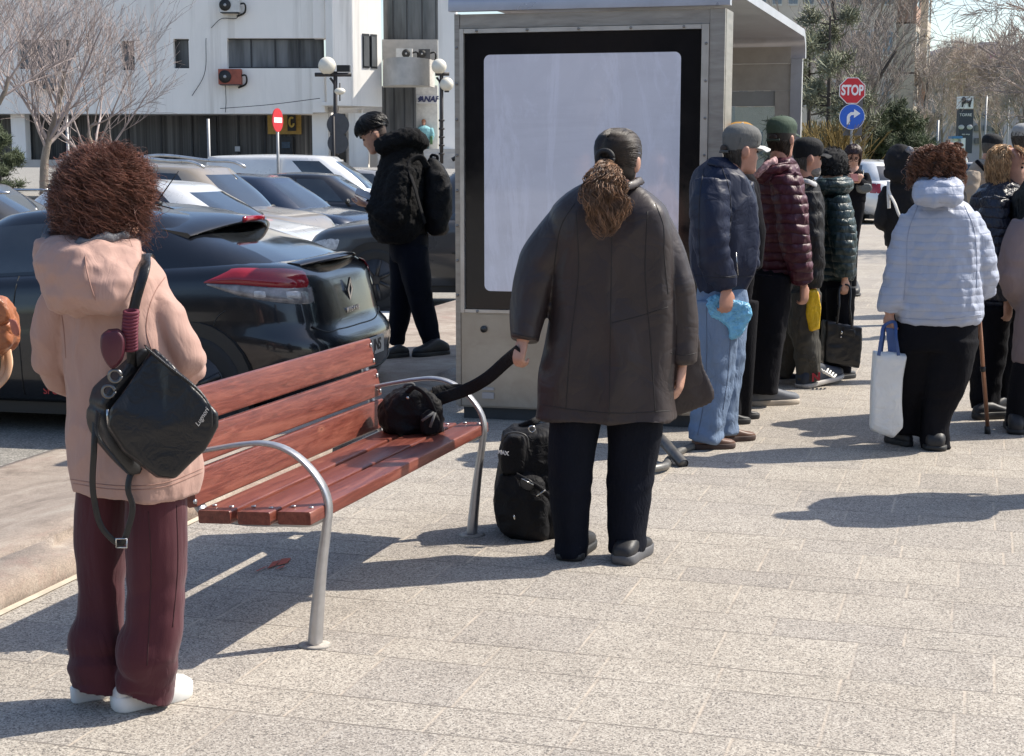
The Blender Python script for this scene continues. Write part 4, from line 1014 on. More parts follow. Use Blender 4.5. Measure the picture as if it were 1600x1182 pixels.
bag_strap('strap', nylon, [P(676, 613, cD - .05), P(696, 609, cD - .03), P(716, 608, cD - .02), P(728, 610, cD - .06)], .040, .005, CB)
# rucksack standing at her feet
RS = thing('backpack', 'bulky black backpack standing on the pavement beside the ponytailed woman', 'backpack', tuple(G(826, 842)))
rD = G(826, 842)[1] + .12
def rp(x, y, d=0): return P(x, y, rD + d)
mb = MB(); R = []
for (py, l, r, d0, d1) in ((843, 806, 880, .06, .12), (836, 790, 884, .12, .15), (815, 776, 888, .15, .16), (790, 771, 890, .155, .16), (760, 772, 888, .15, .15), (736, 777, 884, .14, .14), (700, 780, 880, .12, .13), (676, 786, 876, .10, .11), (666, 800, 868, .06, .08)):
    R.append(ringpts(rp((l + r) / 2, py), (1, 0, 0), (0, 1, 0), (r - l) / 2 * rD / F, d1, d0, 36, 3.0))
mb.loft(R); link('pack_body', skin(mb, 'pack_body', .008, 3, wrinkle(.009, 12, 2)), nylon, RS)
mb = MB(); R = []
for (py, l, r, d0) in ((842, 800, 858, .05), (830, 784, 862, .08), (800, 774, 864, .085), (765, 774, 860, .08), (742, 782, 850, .06), (736, 794, 838, .03)):
    R.append(ringpts(rp((l + r) / 2, py, -.095), (.95, -.3, 0), (.3, .95, 0), (r - l) / 2 * rD / F, d0, d0, 30, 3.0))
mb.loft(R); link('front_pocket', skin(mb, 'front_pocket', .007, 3, wrinkle(.008, 14, 6)), nylon, RS)
mb = MB(); R = []
for (py, l, r) in ((738, 782, 826), (715, 781, 826), (690, 786, 824), (678, 795, 818)): R.append(ringpts(rp((l + r) / 2, py, -.085), (1, 0, 0), (0, 1, 0), (r - l) / 2 * rD / F, .055, .055, 26, 3))
mb.loft(R); link('top_pocket', skin(mb, 'top_pocket', .007, 3), nylon, RS)
bag_strap('grab_handle', nylon, [rp(812, 668), rp(832, 660, -.02), rp(846, 650, .03), rp(856, 640, .05), rp(864, 646, .07)], .03, .012, RS)
bag_strap('zip_line', M('zip_grey', (.05, .05, .05), .4), [rp(783, 690, -.15), rp(790, 680, -.15), rp(806, 676, -.15), rp(822, 682, -.15), rp(826, 700, -.15)], .008, .006, RS)
bag_strap('compression_strap', blk2, [rp(806, 742, -.17), rp(824, 752, -.19), rp(845, 765, -.19), rp(862, 780, -.17)], .020, .006, RS)
mb = MB(); mb.pillow([rp(814, 748, -.20), rp(822, 747, -.20), rp(834, 757, -.205), rp(830, 766, -.205), rp(816, 762, -.20)], (0, -1, .2), .012, sub=3); mb.obj('buckle', M('buckle_plastic', (.025, .025, .027), .3), RS)
mb = MB(); mb.tube([rp(815, 748, -.21), rp(833, 758, -.212)], .0022, 6); mb.tube([rp(838, 776, -.2), rp(852, 766, -.2)], .003, 6); mb.obj('buckle_glint', chrome, RS)
mb = MB(); mb.tube([rp(803, 805, -.215), rp(804, 812, -.215)], .004, 6); mb.obj('zip_pull', chrome, RS)
mb = MB(); mb.tube([rp(831 + 5 * math.cos(t), 671 + 5 * math.sin(t), -.12) for t in np.linspace(0, 2 * PI, 16)], .003, 6); mb.obj('key_ring', chrome, RS)
link('badge', text_mesh('MAX', .022, rp(786, 708, -.165), (.92, -.38, -.1), (0, 0, 1), .001, bold=.001), M('white_print', (.6, .6, .6), .6), RS, False)

# ---------------------------------------------------------------- 3 young man looking at his phone
flc = M('black_fleece', (.011, .011, .012), .95, 0, .2, var=.5, vs=120, bump=[(70, .9), (160, .7)]); flc['c'] = (.01, .01, .01)
h = Human('young man with cropped black hair in a black fleece jacket looking down at a phone', 11.5, 78, (640, 553), z=.06)
W = h.W
flz = lambda co, no: .011 * nz(co, 42, 1) + .012 * (.5 - np.abs(nz(co, 8, 2)))
def hood3(mb):
    mb.tube([W(592, 232, -.13), W(612, 222, -.17), W(640, 214, -.15), W(656, 222, .0), W(640, 216, .15), W(612, 222, .15), W(592, 232, .12)], .066, 14, 30)
    mb.ell(W(640, 224, 0), (.125, .16, .095))
h.top('fleece_jacket', flc, [(592, 660, 378), (584, 666, 366), (578, 668, 340), (582, 668, 300), (590, 666, 270), (596, 662, 248), (600, 656, 228), (606, 648, 215)],
      [[(630, 262, -.19, 19), (622, 300, -.23, 21), (612, 338, -.25, 19), (592, 330, -.24, 14), (578, 321, -.20, 10)], [(622, 262, .18, 17), (612, 305, .2, 19), (600, 335, .2, 17), (588, 328, .14, 13), (577, 319, .06, 10)]],
      k=.72, disp=flz, smooth=2, extra=hood3, afold=sleeve_fold(.08, .09, 1, .6, .3))
h.legs('trousers', navy_tr, [(614, 664, 408), (608, 668, 386), (606, 668, 365)],
       [[(644, 390, -.08, 25), (652, 440, -.10, 22), (661, 485, -.09, 18), (670, 520, -.06, 16), (674, 536, -.05, 15)], [(632, 390, .08, 25), (630, 440, .08, 21), (626, 485, .08, 17), (620, 520, .08, 15), (618, 538, .08, 14)]],
       fold=trouser_fold(.06, 3, .9), disp=wrinkle(.012, 7, 17, (1, 1, .5)))
h.head(585, 210, -.02, yaw=84, pitch=-30, neck=(612, 236, -.01), face=True, h=.250)
for wr_, d, n, sd in (((576, 321, -.18), (-.8, .25, .10), (.15, .25, 1), -1), ((576, 319, .05), (-.8, -.3, .05), (.1, -.2, 1), 1)): h.hand(wr_, d, n, sd, .55, .95)
h.shoes([((638, 559), (594, 562))], SHB, RUB, hgt=1.15, wide=1.1, soleh=.035); h.shoes([((700, 555), (646, 560))], SHB, RUB, hgt=1.15, wide=1.1, soleh=.035)
h.finish()
h3 = hair_mat('black_crop', (.010, .009, .009), .5)
top = lambda x, y, z: np.where(y < -.02, z - .012, np.where(np.abs(x) > .05, z - .030 + .1 * (y - .05), z - .034))
h.cap_shell('hair', h3, lambda x, y, z: .008 + .016 * np.clip((z - .03) / .07, 0, 1) * np.ones_like(x), top, -.008, disp=lambda co, no: .006 * nz(co, 40, 3), vox=.008)
h.cap_shell('faded_sides', M('fade_skin', (.060, .040, .032), .7, var=.2), .0015, lambda x, y, z: np.where(y < -.015, z + .045, np.where(np.abs(x) > .055, z - .005 - .2 * (y + .01), z - .06)), -.012)
g = np.random.default_rng(3); n_ = 420
v = g.normal(0, 1, (n_, 3)); v /= np.linalg.norm(v, axis=1)[:, None]; v = v[(v[:, 2] > .33)]; v = v * np.array((.080, .100, .122)); 
dr = np.stack([g.normal(0, .25, len(v)), .75 + g.normal(0, .2, len(v)), -.15 + .5 * g.random(len(v))], 1) * .035
pa = np.stack([v + dr * s + np.array((0, 0, .010)) * math.sin(s * 2.6) for s in np.linspace(0, 1, 7)], 1)
h.hair_strands('crop_strands', h3, h.T(pa), .0026)
laid_hair(h, 'crop_top', h3, top, 900, .026, lambda p: np.stack([p[:, 0] * 3, .8 + 0 * p[:, 1], .25 - 5 * np.maximum(0, p[:, 1]) - 3 * np.abs(p[:, 0])], 1), 7, .008, .0024, 4, .010, .35)
PH = thing('phone', 'smartphone held by the young man in the black fleece, painted white for sky glare', 'phone', tuple(W(566, 311, -.1)))
mb = MB(); a_, b_ = W(554, 304, -.13), W(580, 314, -.13); dv = (b_ - a_); wv = np.array((.012, .055, .040)); tv = np.array((.003, -.005, .008))
mb.hexa([a_, b_, b_ + wv, a_ + wv, a_ + tv, b_ + tv, b_ + wv + tv, a_ + wv + tv]); mb.obj('phone_body', M('phone_glare', (.6, .6, .62), .3), PH, False)  # body painted white in place of the sky's reflection on the phone
mb = MB(); k_ = .0006; mb.hexa([q + tv * -.02 for q in (a_ + dv * .06 + wv * .05, b_ - dv * .06 + wv * .05, b_ - dv * .06 + wv * .95, a_ + dv * .06 + wv * .95)] + [q + tv * -.09 for q in (a_ + dv * .06 + wv * .05, b_ - dv * .06 + wv * .05, b_ - dv * .06 + wv * .95, a_ + dv * .06 + wv * .95)]); mb.obj('screen', M('phone_screen', (.02, .02, .025), .1), PH, False)
BP = thing('backpack', 'black backpack on the back of the young man', 'backpack', tuple(W(684, 310)))
mb = MB(); R = []
for (py, l, r, d0) in ((367, 676, 694, .10), (360, 668, 700, .14), (340, 664, 704, .155), (315, 663, 706, .155), (290, 664, 704, .15), (270, 665, 698, .14), (255, 668, 688, .11), (248, 670, 682, .07)):
    R.append(ringpts(W((l + r) / 2, py), (1, 0, 0), (0, 1, 0), (r - l) / 2 * h.pm, d0, d0, 30, 2.8))
mb.loft(R); link('pack_body', skin(mb, 'pack_body', .011, 3, wrinkle(.016, 9, 4)), nylon, BP)
bag_strap('strap', blk2, [W(668, 262, -.14), W(656, 246, -.19), W(642, 252, -.23), W(650, 300, -.27), W(664, 350, -.20)], .05, .014, BP)
bag_strap('grab_loop', blk2, [W(672, 252, -.05), W(675, 243, -.05), W(683, 245, -.05), W(682, 256, -.05)], .022, .008, BP)

# ---------------------------------------------------------------- 4 man in the navy bomber jacket
nav = clothm('navy_bomber', (.011, .016, .038), .5, bump=((9, .16), (500, .08)), var=.10, spec=.3, stretch=(1, 1, .8))
h = Human('man in a navy bomber jacket and pale jeans with a grey cap facing right', 8.15, -62, (1120, 695), skin_=skin_c)
W = h.W
bomber = h.top('bomber_jacket', nav, [(1092, 1160, 458), (1088, 1168, 446), (1080, 1178, 425), (1078, 1182, 390), (1079, 1182, 350), (1080, 1176, 310), (1084, 1166, 278), (1098, 1150, 256), (1112, 1138, 246)],
      [[(1112, 286, -.19, 28), (1110, 330, -.23, 30), (1110, 380, -.25, 27), (1122, 420, -.24, 24), (1134, 444, -.23, 18), (1136, 452, -.235, 16)], [(1150, 290, .18, 26), (1160, 350, .22, 26), (1165, 420, .2, 20)]],
      k=.78, m=34, disp=wrinkle(.016, 7, 21, (1, 1, .6)), afold=sleeve_fold(.11, .075, 2, .6, .4), e=2.6)
mb = MB(); mb.tube([W(1107, 252, -.05), W(1122, 256, -.10), W(1142, 262, -.08), W(1156, 272, -.02)], .026, 8, 20, flat=(.4, 1)); h.cloth('collar', mb, nav, None, 1, .008)
mb = MB(); mb.tube([W(1150, 395, -.235), W(1153, 430, -.235)], .003, 5); mb.obj('pocket_zip', chrome, h.root)
jean = clothm('pale_jeans', (.165, .225, .33), .85, bump=((16, .35), (600, .3)), var=.22, vs=3)
jeans = h.legs('jeans', jean, [(1092, 1166, 485), (1090, 1166, 460), (1092, 1162, 435)],
       [[(1118, 470, -.10, 35), (1118, 540, -.11, 32), (1115, 600, -.10, 29), (1106, 655, -.10, 27), (1099, 690, -.11, 27)], [(1140, 470, .10, 32), (1139, 540, .10, 27), (1136, 600, .10, 23), (1132, 650, .08, 20), (1136, 681, .06, 18)]],
       fold=trouser_fold(.08, 5, 1.2), disp=wrinkle(.011, 8, 23, (1, 1, .6)))
h.head(1158, 236, .0, yaw=-68, pitch=-4, neck=(1138, 276, .0), face=True)
h.hand((1135, 452, -.235), (.0, -.05, -1), (-.5, .9, 0), 1, .95, 1.08)
h.shoes([((1082, 702), (1148, 700))], SHBR, M('sole_brown', (.06, .035, .028), .7), wide=1.1, hgt=.9); h.shoes([((1126, 691), (1179, 687))], SHBR, MATS['sole_brown'], wide=1.1, hgt=.9)
h.finish()
h.cap_shell('hair', hair_mat('grey_brown_hair', (.030, .025, .022), .3), .005, SHORT, -.012); laid_hair(h, 'short_hair', hair_mat('grey_brown_strands', (.060, .052, .046), .6), SHORTC, 1100, .005, FLOWD)
capg = clothm('grey_cap', (.135, .135, .13), .8, var=.08); cap_hat(h, capg, M('brim_pale', (.50, .50, .48), .7), strap=True, z0=.008)
nsm = M('navy_seam', (.008, .010, .018), .7)
for q in ([(1128, 262), (1138, 290), (1142, 330), (1140, 370)], [(1084, 430), (1120, 434), (1176, 432)], [(1116, 428), (1134, 433), (1154, 430)], [(1100, 262), (1094, 300), (1092, 350), (1094, 420)]): seam_on(bomber, q, nsm, .0025)
for q in ([(1104, 480), (1104, 560), (1098, 640), (1090, 680)], [(1142, 500), (1138, 580), (1130, 640)]): seam_on(jeans, q, M('jean_seam', (.09, .12, .18), .8), .0025)
BB_ = thing('plastic_bag', 'crumpled pale blue plastic bag gripped by the man in the navy bomber', 'plastic bag', tuple(W(1138, 500, -.25)))
mb = MB(); mb.pillow([W(1101, 476, -.17), W(1112, 464, -.17), W(1132, 462, -.17), W(1146, 470, -.17), W(1166, 474, -.17), W(1174, 488, -.17), W(1166, 506, -.17), W(1150, 528, -.17), W(1141, 530, -.17), W(1136, 516, -.17), W(1124, 502, -.17), W(1108, 494, -.17)], (0, -1, .1), .11, sub=4)
bluep = M('blue_plastic', (.20, .55, .82), .3, 0, .5, var=.2, vs=14, bump=[(22, .9), (60, .5)], trans=.25)
link('bag_film', skin(mb, 'bag_film', .006, 1, lambda co, no: .012 * (.4 - np.abs(nz(co, 18, 1))) + .008 * (.4 - np.abs(nz(co, 40, 3)))), bluep, BB_)

# ---------------------------------------------------------------- 5 person in a mustard hat behind him
h = Human('person in a mustard knit hat half hidden behind the man in the grey cap', 8.75, -70, (1150, 660))
W = h.W
h.top('coat', blk, [(1120, 1172, 470), (1115, 1180, 400), (1112, 1186, 340), (1120, 1184, 290), (1135, 1172, 262)], [[(1160, 290, -.14, 20), (1172, 350, -.2, 22), (1176, 420, -.15, 18)]], k=.8, disp=wrinkle(.01, 8, 2))
h.legs('trousers', blk, [(1122, 1172, 480), (1122, 1172, 440)], [[(1135, 470, 0, 26), (1138, 560, 0, 22), (1140, 655, 0, 18)], [(1160, 470, 0, 26), (1158, 560, 0, 22), (1156, 652, .1, 18)]])
h.head(1158, 226, 0, yaw=-80, pitch=0, neck=(1154, 264, 0)); h.shoes([((1130, 664), (1172, 662)), ((1146, 656), (1186, 654))], SHB, RUB); h.finish()
c5 = h.cap_shell('knit_hat', clothm('mustard_knit', (.38, .20, .04), .9, bump=((180, .6),)), .014, lambda x, y, z: z - .02, -.006, vox=.008)

# ---------------------------------------------------------------- 6 man in the maroon puffer
mar = clothm('maroon_puffer', (.070, .013, .026), .48, quilt=(.058, .7, 0), bump=((20, .2), (60, .15)), var=.12, spec=.4)
h = Human('tall man in a maroon quilted puffer jacket and a green cap seen from behind', 9.45, -48, (1200, 630), skin_=skin_c)
W = h.W
h.top('puffer_jacket', mar, [(1184, 1243, 436), (1180, 1247, 424), (1177, 1251, 390), (1176, 1254, 350), (1177, 1255, 310), (1180, 1252, 280), (1190, 1245, 260), (1203, 1236, 246)],
      [[(1226, 276, -.17, 24), (1235, 320, -.20, 25), (1241, 370, -.21, 23), (1248, 410, -.19, 20), (1254, 440, -.15, 16)], [(1200, 280, .17, 20), (1196, 340, .2, 20), (1200, 420, .2, 16)]],
      k=.8, m=110, fold=quilt(.058, .03), afold=lambda s_, th, L: quilt(.058, .05, 2)(s_, th), disp=wrinkle(.012, 14, 31), smooth=2)
mb = MB(); mb.tube([W(1186, 284, -.14), W(1198, 272, -.20), W(1214, 264, -.20), W(1232, 260, -.14)], .032, 10, 20, flat=(.5, 1)); h.cloth('collar', mb, mar, wrinkle(.008, 20, 2), 1, .009)
mb = MB(); mb.tube([W(1172, 282, -.17), W(1186, 270, -.22), W(1200, 257, -.22), W(1214, 250, -.17)], .024, 8, 20, flat=(.5, 1)); h.cloth('hood_lining', mb, M('print_lining', (.42, .25, .25), .7, var=.7, vs=60), wrinkle(.01, 20, 4), 1, .009)
h.legs('trousers', blk, [(1172, 1234, 455), (1176, 1240, 425), (1180, 1240, 405)],
       [[(1206, 430, -.10, 32), (1202, 500, -.11, 29), (1195, 560, -.11, 26), (1191, 614, -.11, 25)], [(1190, 430, .10, 30), (1178, 500, .12, 26), (1166, 560, .12, 23), (1158, 620, .12, 20)]], fold=trouser_fold(.05, 6, .7), disp=wrinkle(.01, 8, 33, (1, 1, .5)))
h.head(1221, 218, .0, yaw=-38, pitch=0, neck=(1216, 258, 0), h=.236)
h.hand((1256, 446, -.15), (.1, .1, -1), (-.6, .7, 0), 1, .8)
h.shoes([((1170, 634), (1247, 630))], SHG, SOLEB, wide=1.1, soleh=.03); h.shoes([((1138, 629), (1190, 622))], SHB, SOLEB, soleh=.03)
h.finish()
LNG = lambda x, y, z: np.where(y < -.01, z + .075, np.where(np.abs(x) > .055, z - .0, z - .06))
h.cap_shell('hair', hair_mat('dark_brown_hair', (.016, .011, .009), .3), .008, LNG, -.012); laid_hair(h, 'short_hair', hair_mat('dark_brown_strands', (.028, .019, .014), .6), (lambda x, y, z: np.where(z > .0, -1, LNG(x, y, z))), 1100, .008, FLOWD)
cap_hat(h, clothm('green_cap', (.060, .088, .062), .8), MATS['green_cap'], z0=.014, strap=True)

# ---------------------------------------------------------------- 7 bearded man in a black cap
h = Human('bearded man in a black cap and dark jacket with dark khaki trousers and sneakers', 10.15, -78, (1255, 602), skin_=skin_c)
W = h.W
jk = clothm('black_jacket', (.014, .014, .016), .6, bump=((14, .4), (300, .1)))
h.top('jacket', jk, [(1238, 1280, 446), (1234, 1284, 400), (1232, 1286, 350), (1236, 1284, 310), (1240, 1276, 288), (1246, 1270, 276)],
      [[(1262, 302, -.19, 20), (1266, 350, -.22, 20), (1270, 400, -.22, 18), (1270, 448, -.18, 14)], [(1256, 302, .19, 20), (1258, 360, .2, 19), (1262, 440, .2, 14)]], k=.85, disp=wrinkle(.014, 8, 41), afold=sleeve_fold(.08, .09, 1, .5, .4))
mb = MB(); mb.tube([W(1250, 282, -.08), W(1262, 284, -.11), W(1276, 290, -.07)], .022, 8, 16, flat=(.4, 1)); h.cloth('shirt_collar', mb, M('white_collar', (.5, .5, .5), .8), None, 1, .009)
kh = clothm('dark_khaki', (.050, .047, .040), .7, bump=((12, .5), (400, .15)), var=.15, vs=4)
h.legs('trousers', kh, [(1232, 1276, 480), (1232, 1278, 440)], [[(1258, 455, -.09, 26), (1256, 510, -.09, 24), (1262, 560, -.09, 21), (1262, 593, -.09, 19)], [(1246, 455, .09, 25), (1240, 510, .09, 22), (1228, 560, .09, 19), (1218, 588, .09, 17)]],
       fold=trouser_fold(.08, 7, 1.0), disp=wrinkle(.014, 9, 43, (1, 1, .6)))
h.head(1262, 248, .0, yaw=-76, pitch=-2, neck=(1256, 284, 0), face=True)
h.hand((1270, 452, -.18), (0, 0, -1), (-.2, 1, 0), 1, .9)
nvs = M('sneaker_navy', (.018, .026, .045), .7); redm = M('sneaker_red', (.30, .015, .03), .6); solew2 = M('sole_pale', (.40, .38, .36), .6)
o1 = shoe(h.root, G(1250, 607) + (0, 0, .0), G(1312, 597) + (0, 0, .035), nvs, solew2, wide=1.0); o2 = shoe(h.root, G(1204, 600), G(1252, 597), nvs, solew2)
link('sneaker_letter', text_mesh('N', .075, W(1275, 590, -.175), (1, -.02, .12), (0, 0, 1), .004, bold=.003), redm, h.root, False)
link('sneaker_letter', text_mesh('N', .06, W(1213, 588, .03), (1, -.02, 0), (0, 0, 1), .003, bold=.003), redm, h.root, False)
mb = MB()
for i in range(4): mb.tube([W(1283 + i * 4, 577 + i * 2.4, -.20), W(1287 + i * 4, 582 + i * 2, -.20), W(1294 + i * 4, 577 + i * 3, -.10)], .007, 6, 8)
mb.obj('laces', SOLEW, h.root)
h.finish()
h.cap_shell('hair', hair_mat('grey_hair', (.060, .055, .050), .4), .005, SHORT, -.012); laid_hair(h, 'short_hair', hair_mat('grey_strands', (.10, .093, .086), .6), SHORTC, 1000, .005, FLOWD)
h.cap_shell('beard', M('beard_grey', (.20, .18, .165), .9, var=.4, vs=80), .004, lambda x, y, z: np.where(y > .0, -z - .060 - .25 * np.maximum(0, .06 - y), -1), -.015, disp=lambda co, no: .003 * nz(co, 150, 1), vox=.007)
cap_hat(h, clothm('black_cap', (.010, .011, .013), .8), MATS['black_cap'], z0=.010)
YB = thing('carrier_bag', 'bright yellow carrier bag hanging by the man in the black cap', 'shopping bag', tuple(W(1268, 480, -.2)))
mb = MB(); mb.pillow([W(1262, 452, -.20), W(1276, 452, -.20), W(1281, 480, -.2), W(1279, 514, -.2), W(1266, 518, -.2), W(1260, 490, -.2)], (.3, -1, 0), .06, sub=6, lin=True)
link('bag_film', skin(mb, 'bag_film', .008, 1, lambda co, no: .006 * (.4 - np.abs(nz(co, (30, 30, 10), 1)))), M('yellow_plastic', (.75, .47, .01), .35, bump=[(12, .3)]), YB)

# ---------------------------------------------------------------- 8 woman in the dark green puffer
grn = clothm('green_puffer', (.016, .038, .042), .42, quilt=(.05, .6, 0), bump=((22, .35), (70, .2)), var=.12, spec=.5)
h = Human('woman in a dark green quilted jacket and fluffy black hat holding a handbag', 10.65, -48, (1310, 592))
W = h.W
def hood8(mb): mb.tube([W(1280, 294, -.02), W(1290, 292, -.16), W(1308, 290, -.17), W(1320, 290, -.06), W(1316, 288, .08), W(1290, 290, .12), W(1280, 294, -.02)], .055, 10, 30)
h.top('puffer_jacket', grn, [(1280, 1332, 438), (1277, 1336, 424), (1277, 1337, 390), (1277, 1335, 350), (1277, 1330, 322), (1279, 1325, 306), (1285, 1318, 290), (1290, 1312, 280)],
      [[(1308, 310, -.17, 18), (1314, 350, -.21, 20), (1318, 390, -.22, 19), (1320, 432, -.20, 14)], [(1284, 312, .16, 18), (1284, 360, .2, 18), (1290, 420, .2, 14)]],
      k=.82, m=110, fold=quilt(.05, .035), afold=lambda s_, th, L: quilt(.05, .06, 2)(s_, th), extra=hood8, disp=wrinkle(.012, 15, 51), smooth=2)
h.legs('trousers', blk, [(1281, 1328, 470), (1281, 1330, 430)], [[(1292, 450, .08, 22), (1292, 520, .08, 19), (1293, 578, .08, 17)], [(1314, 450, -.08, 23), (1312, 520, -.08, 20), (1312, 582, -.08, 18)]], fold=trouser_fold(.04, 2), disp=wrinkle(.008, 8, 3))
h.head(1300, 264, 0, yaw=-44, pitch=0, neck=(1300, 296, 0)); h.hand((1320, 436, -.2), (.05, 0, -1), (-.5, .8, 0), 1, 1.0, .92)
h.shoes([((1300, 594), (1335, 590)), ((1290, 588), (1322, 582))], SHB, RUB); h.finish()
hatm = M('fluffy_black', (.012, .012, .013), .95, var=.4, vs=90)
hat = h.cap_shell('fluffy_hat', hatm, .030, lambda x, y, z: z + .045 - .55 * y * (y > 0), -.006, disp=lambda co, no: .010 * nz(co, 50, 1), vox=.009)
g = np.random.default_rng(2); v = g.normal(0, 1, (1500, 3)); v /= np.linalg.norm(v, axis=1)[:, None]; v = v[v[:, 2] > -.3] ; rt = v * np.array((.100, .122, .140)) + np.array((0, 0, .003)); tp = rt + v * .016 + g.normal(0, .006, rt.shape)
h.hair_strands('fur', hatm, h.T(np.stack([rt, (rt + tp) / 2, tp], 1)), .0025, hat)
TB = thing('handbag', 'black leather tote handbag hanging from the hand of the woman in green', 'handbag', tuple(W(1314, 540, -.22)))
mb = MB(); mb.pillow([W(1287, 500, -.22), W(1314, 506, -.22), W(1345, 512, -.22), W(1343, 545, -.22), W(1340, 575, -.22), W(1312, 572, -.22), W(1284, 567, -.22), W(1285, 535, -.22)], (.1, -1, .1), .12, ((-.5, .9), (-.45, .97), (-.3, 1), (.3, 1), (.45, .97), (.5, .92), (.51, .5)))
link('bag_body', skin(mb, 'bag_body', .008, 1, wrinkle(.006, 12, 1)), leather, TB)
for x0, x1, dd in ((1308, 1331, -.28), (1306, 1329, -.16)): bag_strap('handle', leather, [W(x0, 506, dd), W(x0 + 3, 480, dd), W(1319, 445, -.215), W(1322, 445, -.215), W(x1 - 3, 484, dd), W(x1, 512, dd)], .014, .007, TB)
mb = MB(); mb.pillow([W(1318, 513, -.285), W(1336, 516, -.285), W(1336, 526, -.285), W(1318, 523, -.285)], (.1, -1, .1), .01); mb.obj('flap', leather, TB); mb = MB(); mb.ell(W(1315, 520, -.29), (.008, .004, .012)); mb.ell(W(1314, 527, -.29), (.006, .004, .006)); mb.obj('charm', chrome, TB)

# ---------------------------------------------------------------- 9 woman with glasses on her phone, far
h = Human('woman with glasses and dark bobbed hair looking down at a red phone', 17.0, 172, (1326, 462))
W = h.W
h.top('coat', blk, [(1316, 1352, 318), (1317, 1353, 300), (1319, 1352, 282), (1322, 1350, 270), (1328, 1342, 262)], [[(1322, 272, -.02, 8), (1319, 288, -.08, 8), (1328, 284, -.25, 6)], [(1350, 272, -.02, 8), (1354, 290, -.08, 8), (1342, 283, -.25, 6)]], k=.65, disp=wrinkle(.012, 9, 3), m=14)
h.legs('trousers', blk, [(1317, 1350, 325), (1317, 1352, 312)], [[(1326, 320, 0, 11), (1323, 380, 0, 9), (1321, 455, 0, 8)], [(1341, 320, 0, 11), (1334, 370, 0, 9), (1330, 455, 0, 8)]])
h.head(1333, 245, 0, yaw=172, pitch=-22, neck=(1334, 266, 0), face=True); h.hand((1330, 284, -.25), (.5, -.3, .3), (.5, .5, .6), -1, .6); h.hand((1341, 283, -.25), (-.5, -.3, .3), (-.5, .5, .6), 1, .6)
h.shoes([((1322, 458), (1320, 464)), ((1331, 458), (1333, 464))], SHB, RUB); h.finish()
h9 = hair_mat('dark_red_hair', (.030, .012, .012), .3); hair_base(h, h9, h.hc + (0, .05, -.02), (.105, .085, .150), .006); h.cap_shell('hair', h9, .018, lambda x, y, z: np.where(y > .02, z - .058 + 3 * np.maximum(0, np.abs(x) - .052), z + .16), -.012); laid_hair(h, 'long_strands', h9, lambda x, y, z: np.where(y > .02, z - .058 + 3 * np.maximum(0, np.abs(x) - .052), z + .16), 700, .020, lambda p: np.stack([6 * p[:, 0], .2 + 0 * p[:, 0], -1 + 0 * p[:, 0]], 1), 10, .012, .003)
mb = MB()
for sx in (-.032, .032): mb.tube([h.T((sx + .024 * math.cos(t), .105, .002 + .018 * math.sin(t))) for t in np.linspace(0, 2 * PI, 14)], .003, 5)
mb.obj('glasses', BROW, h.root)
PH2 = thing('phone', 'dark phone in a red case held by the woman with glasses', 'phone', tuple(W(1335, 279, -.34))); mb = MB(); mb.box(W(1335, 278, -.33), (.075, .012, .10), Rx(-.7)); mb.obj('case', M('red_case', (.16, .03, .035), .5), PH2, False); mb = MB(); mb.box(W(1335, 278, -.33) + np.array((0, .007, .006)), (.066, .004, .09), Rx(-.7)); mb.obj('screen', MATS['phone_screen'], PH2, False)
HB2 = thing('handbag', 'dark grey handbag on the arm of the woman with glasses', 'handbag', tuple(W(1346, 295, -.15)))
mb = MB(); mb.pillow([W(1338, 289, -.2), W(1348, 287, -.2), W(1359, 289, -.2), W(1361, 297, -.2), W(1354, 302, -.2), W(1341, 300, -.2)], (.2, -1, .1), .10, sub=4); link('bag_body', skin(mb, 'bag_body', .01, 1), M('grey_leather', (.10, .105, .10), .45, bump=[(30, .4)]), HB2); bag_strap('strap', leather, [W(1341, 289, -.2), W(1348, 276, -.12), W(1349, 266, -.02)], .02, .01, HB2)

# ---------------------------------------------------------------- 10 person in a black hooded coat
h = Human('person in a long black hooded coat with a thin white bag strap seen from behind', 14.0, -8, (1412, 508))
W = h.W
def hood10(mb): mb.ell(W(1407, 252, .0), (.145, .15, .155)); mb.tube([W(1388, 268, 0), W(1405, 274, -.1), W(1424, 268, 0)], .06, 10, 14)
h.top('hooded_coat', blk2, [(1384, 1438, 386), (1382, 1437, 360), (1383, 1435, 320), (1386, 1432, 296), (1392, 1426, 280), (1398, 1420, 270)], [[(1390, 294, 0, 10), (1379, 320, -.02, 10), (1375, 345, -.05, 9), (1384, 354, .1, 8)], [(1430, 294, 0, 10), (1440, 325, 0, 10), (1440, 365, -.05, 8)]], k=.7, extra=hood10, disp=wrinkle(.016, 8, 61))
h.legs('trousers', blk, [(1388, 1434, 400), (1386, 1436, 380)], [[(1400, 390, 0, 12), (1402, 450, 0, 10), (1404, 500, 0, 9)], [(1422, 390, 0, 12), (1420, 450, 0, 10), (1420, 500, 0, 9)]])
h.head(1407, 252, .03, yaw=-8, neck=(1408, 275, 0)); h.hand((1388, 354, .1), (.5, .6, -.3), (.3, 0, -1), -1, .8); h.shoes([((1404, 508), (1402, 502)), ((1420, 508), (1421, 502))], SHB, RUB); h.finish()
mb = MB(); mb.tube([W(1418, 232, -.10), W(1428, 244, -.12), W(1427, 262, -.12)], .035, 8, 12); h.cloth('fur_trim', mb, M('grey_fur', (.20, .20, .22), .9, var=.5, vs=60), lambda co, no: .014 * nz(co, 40, 1), 0, .012)
SBg = thing('sling_bag', 'white strap of a small sling bag across the back of the black coat', 'bag', tuple(W(1395, 320, -.2)))
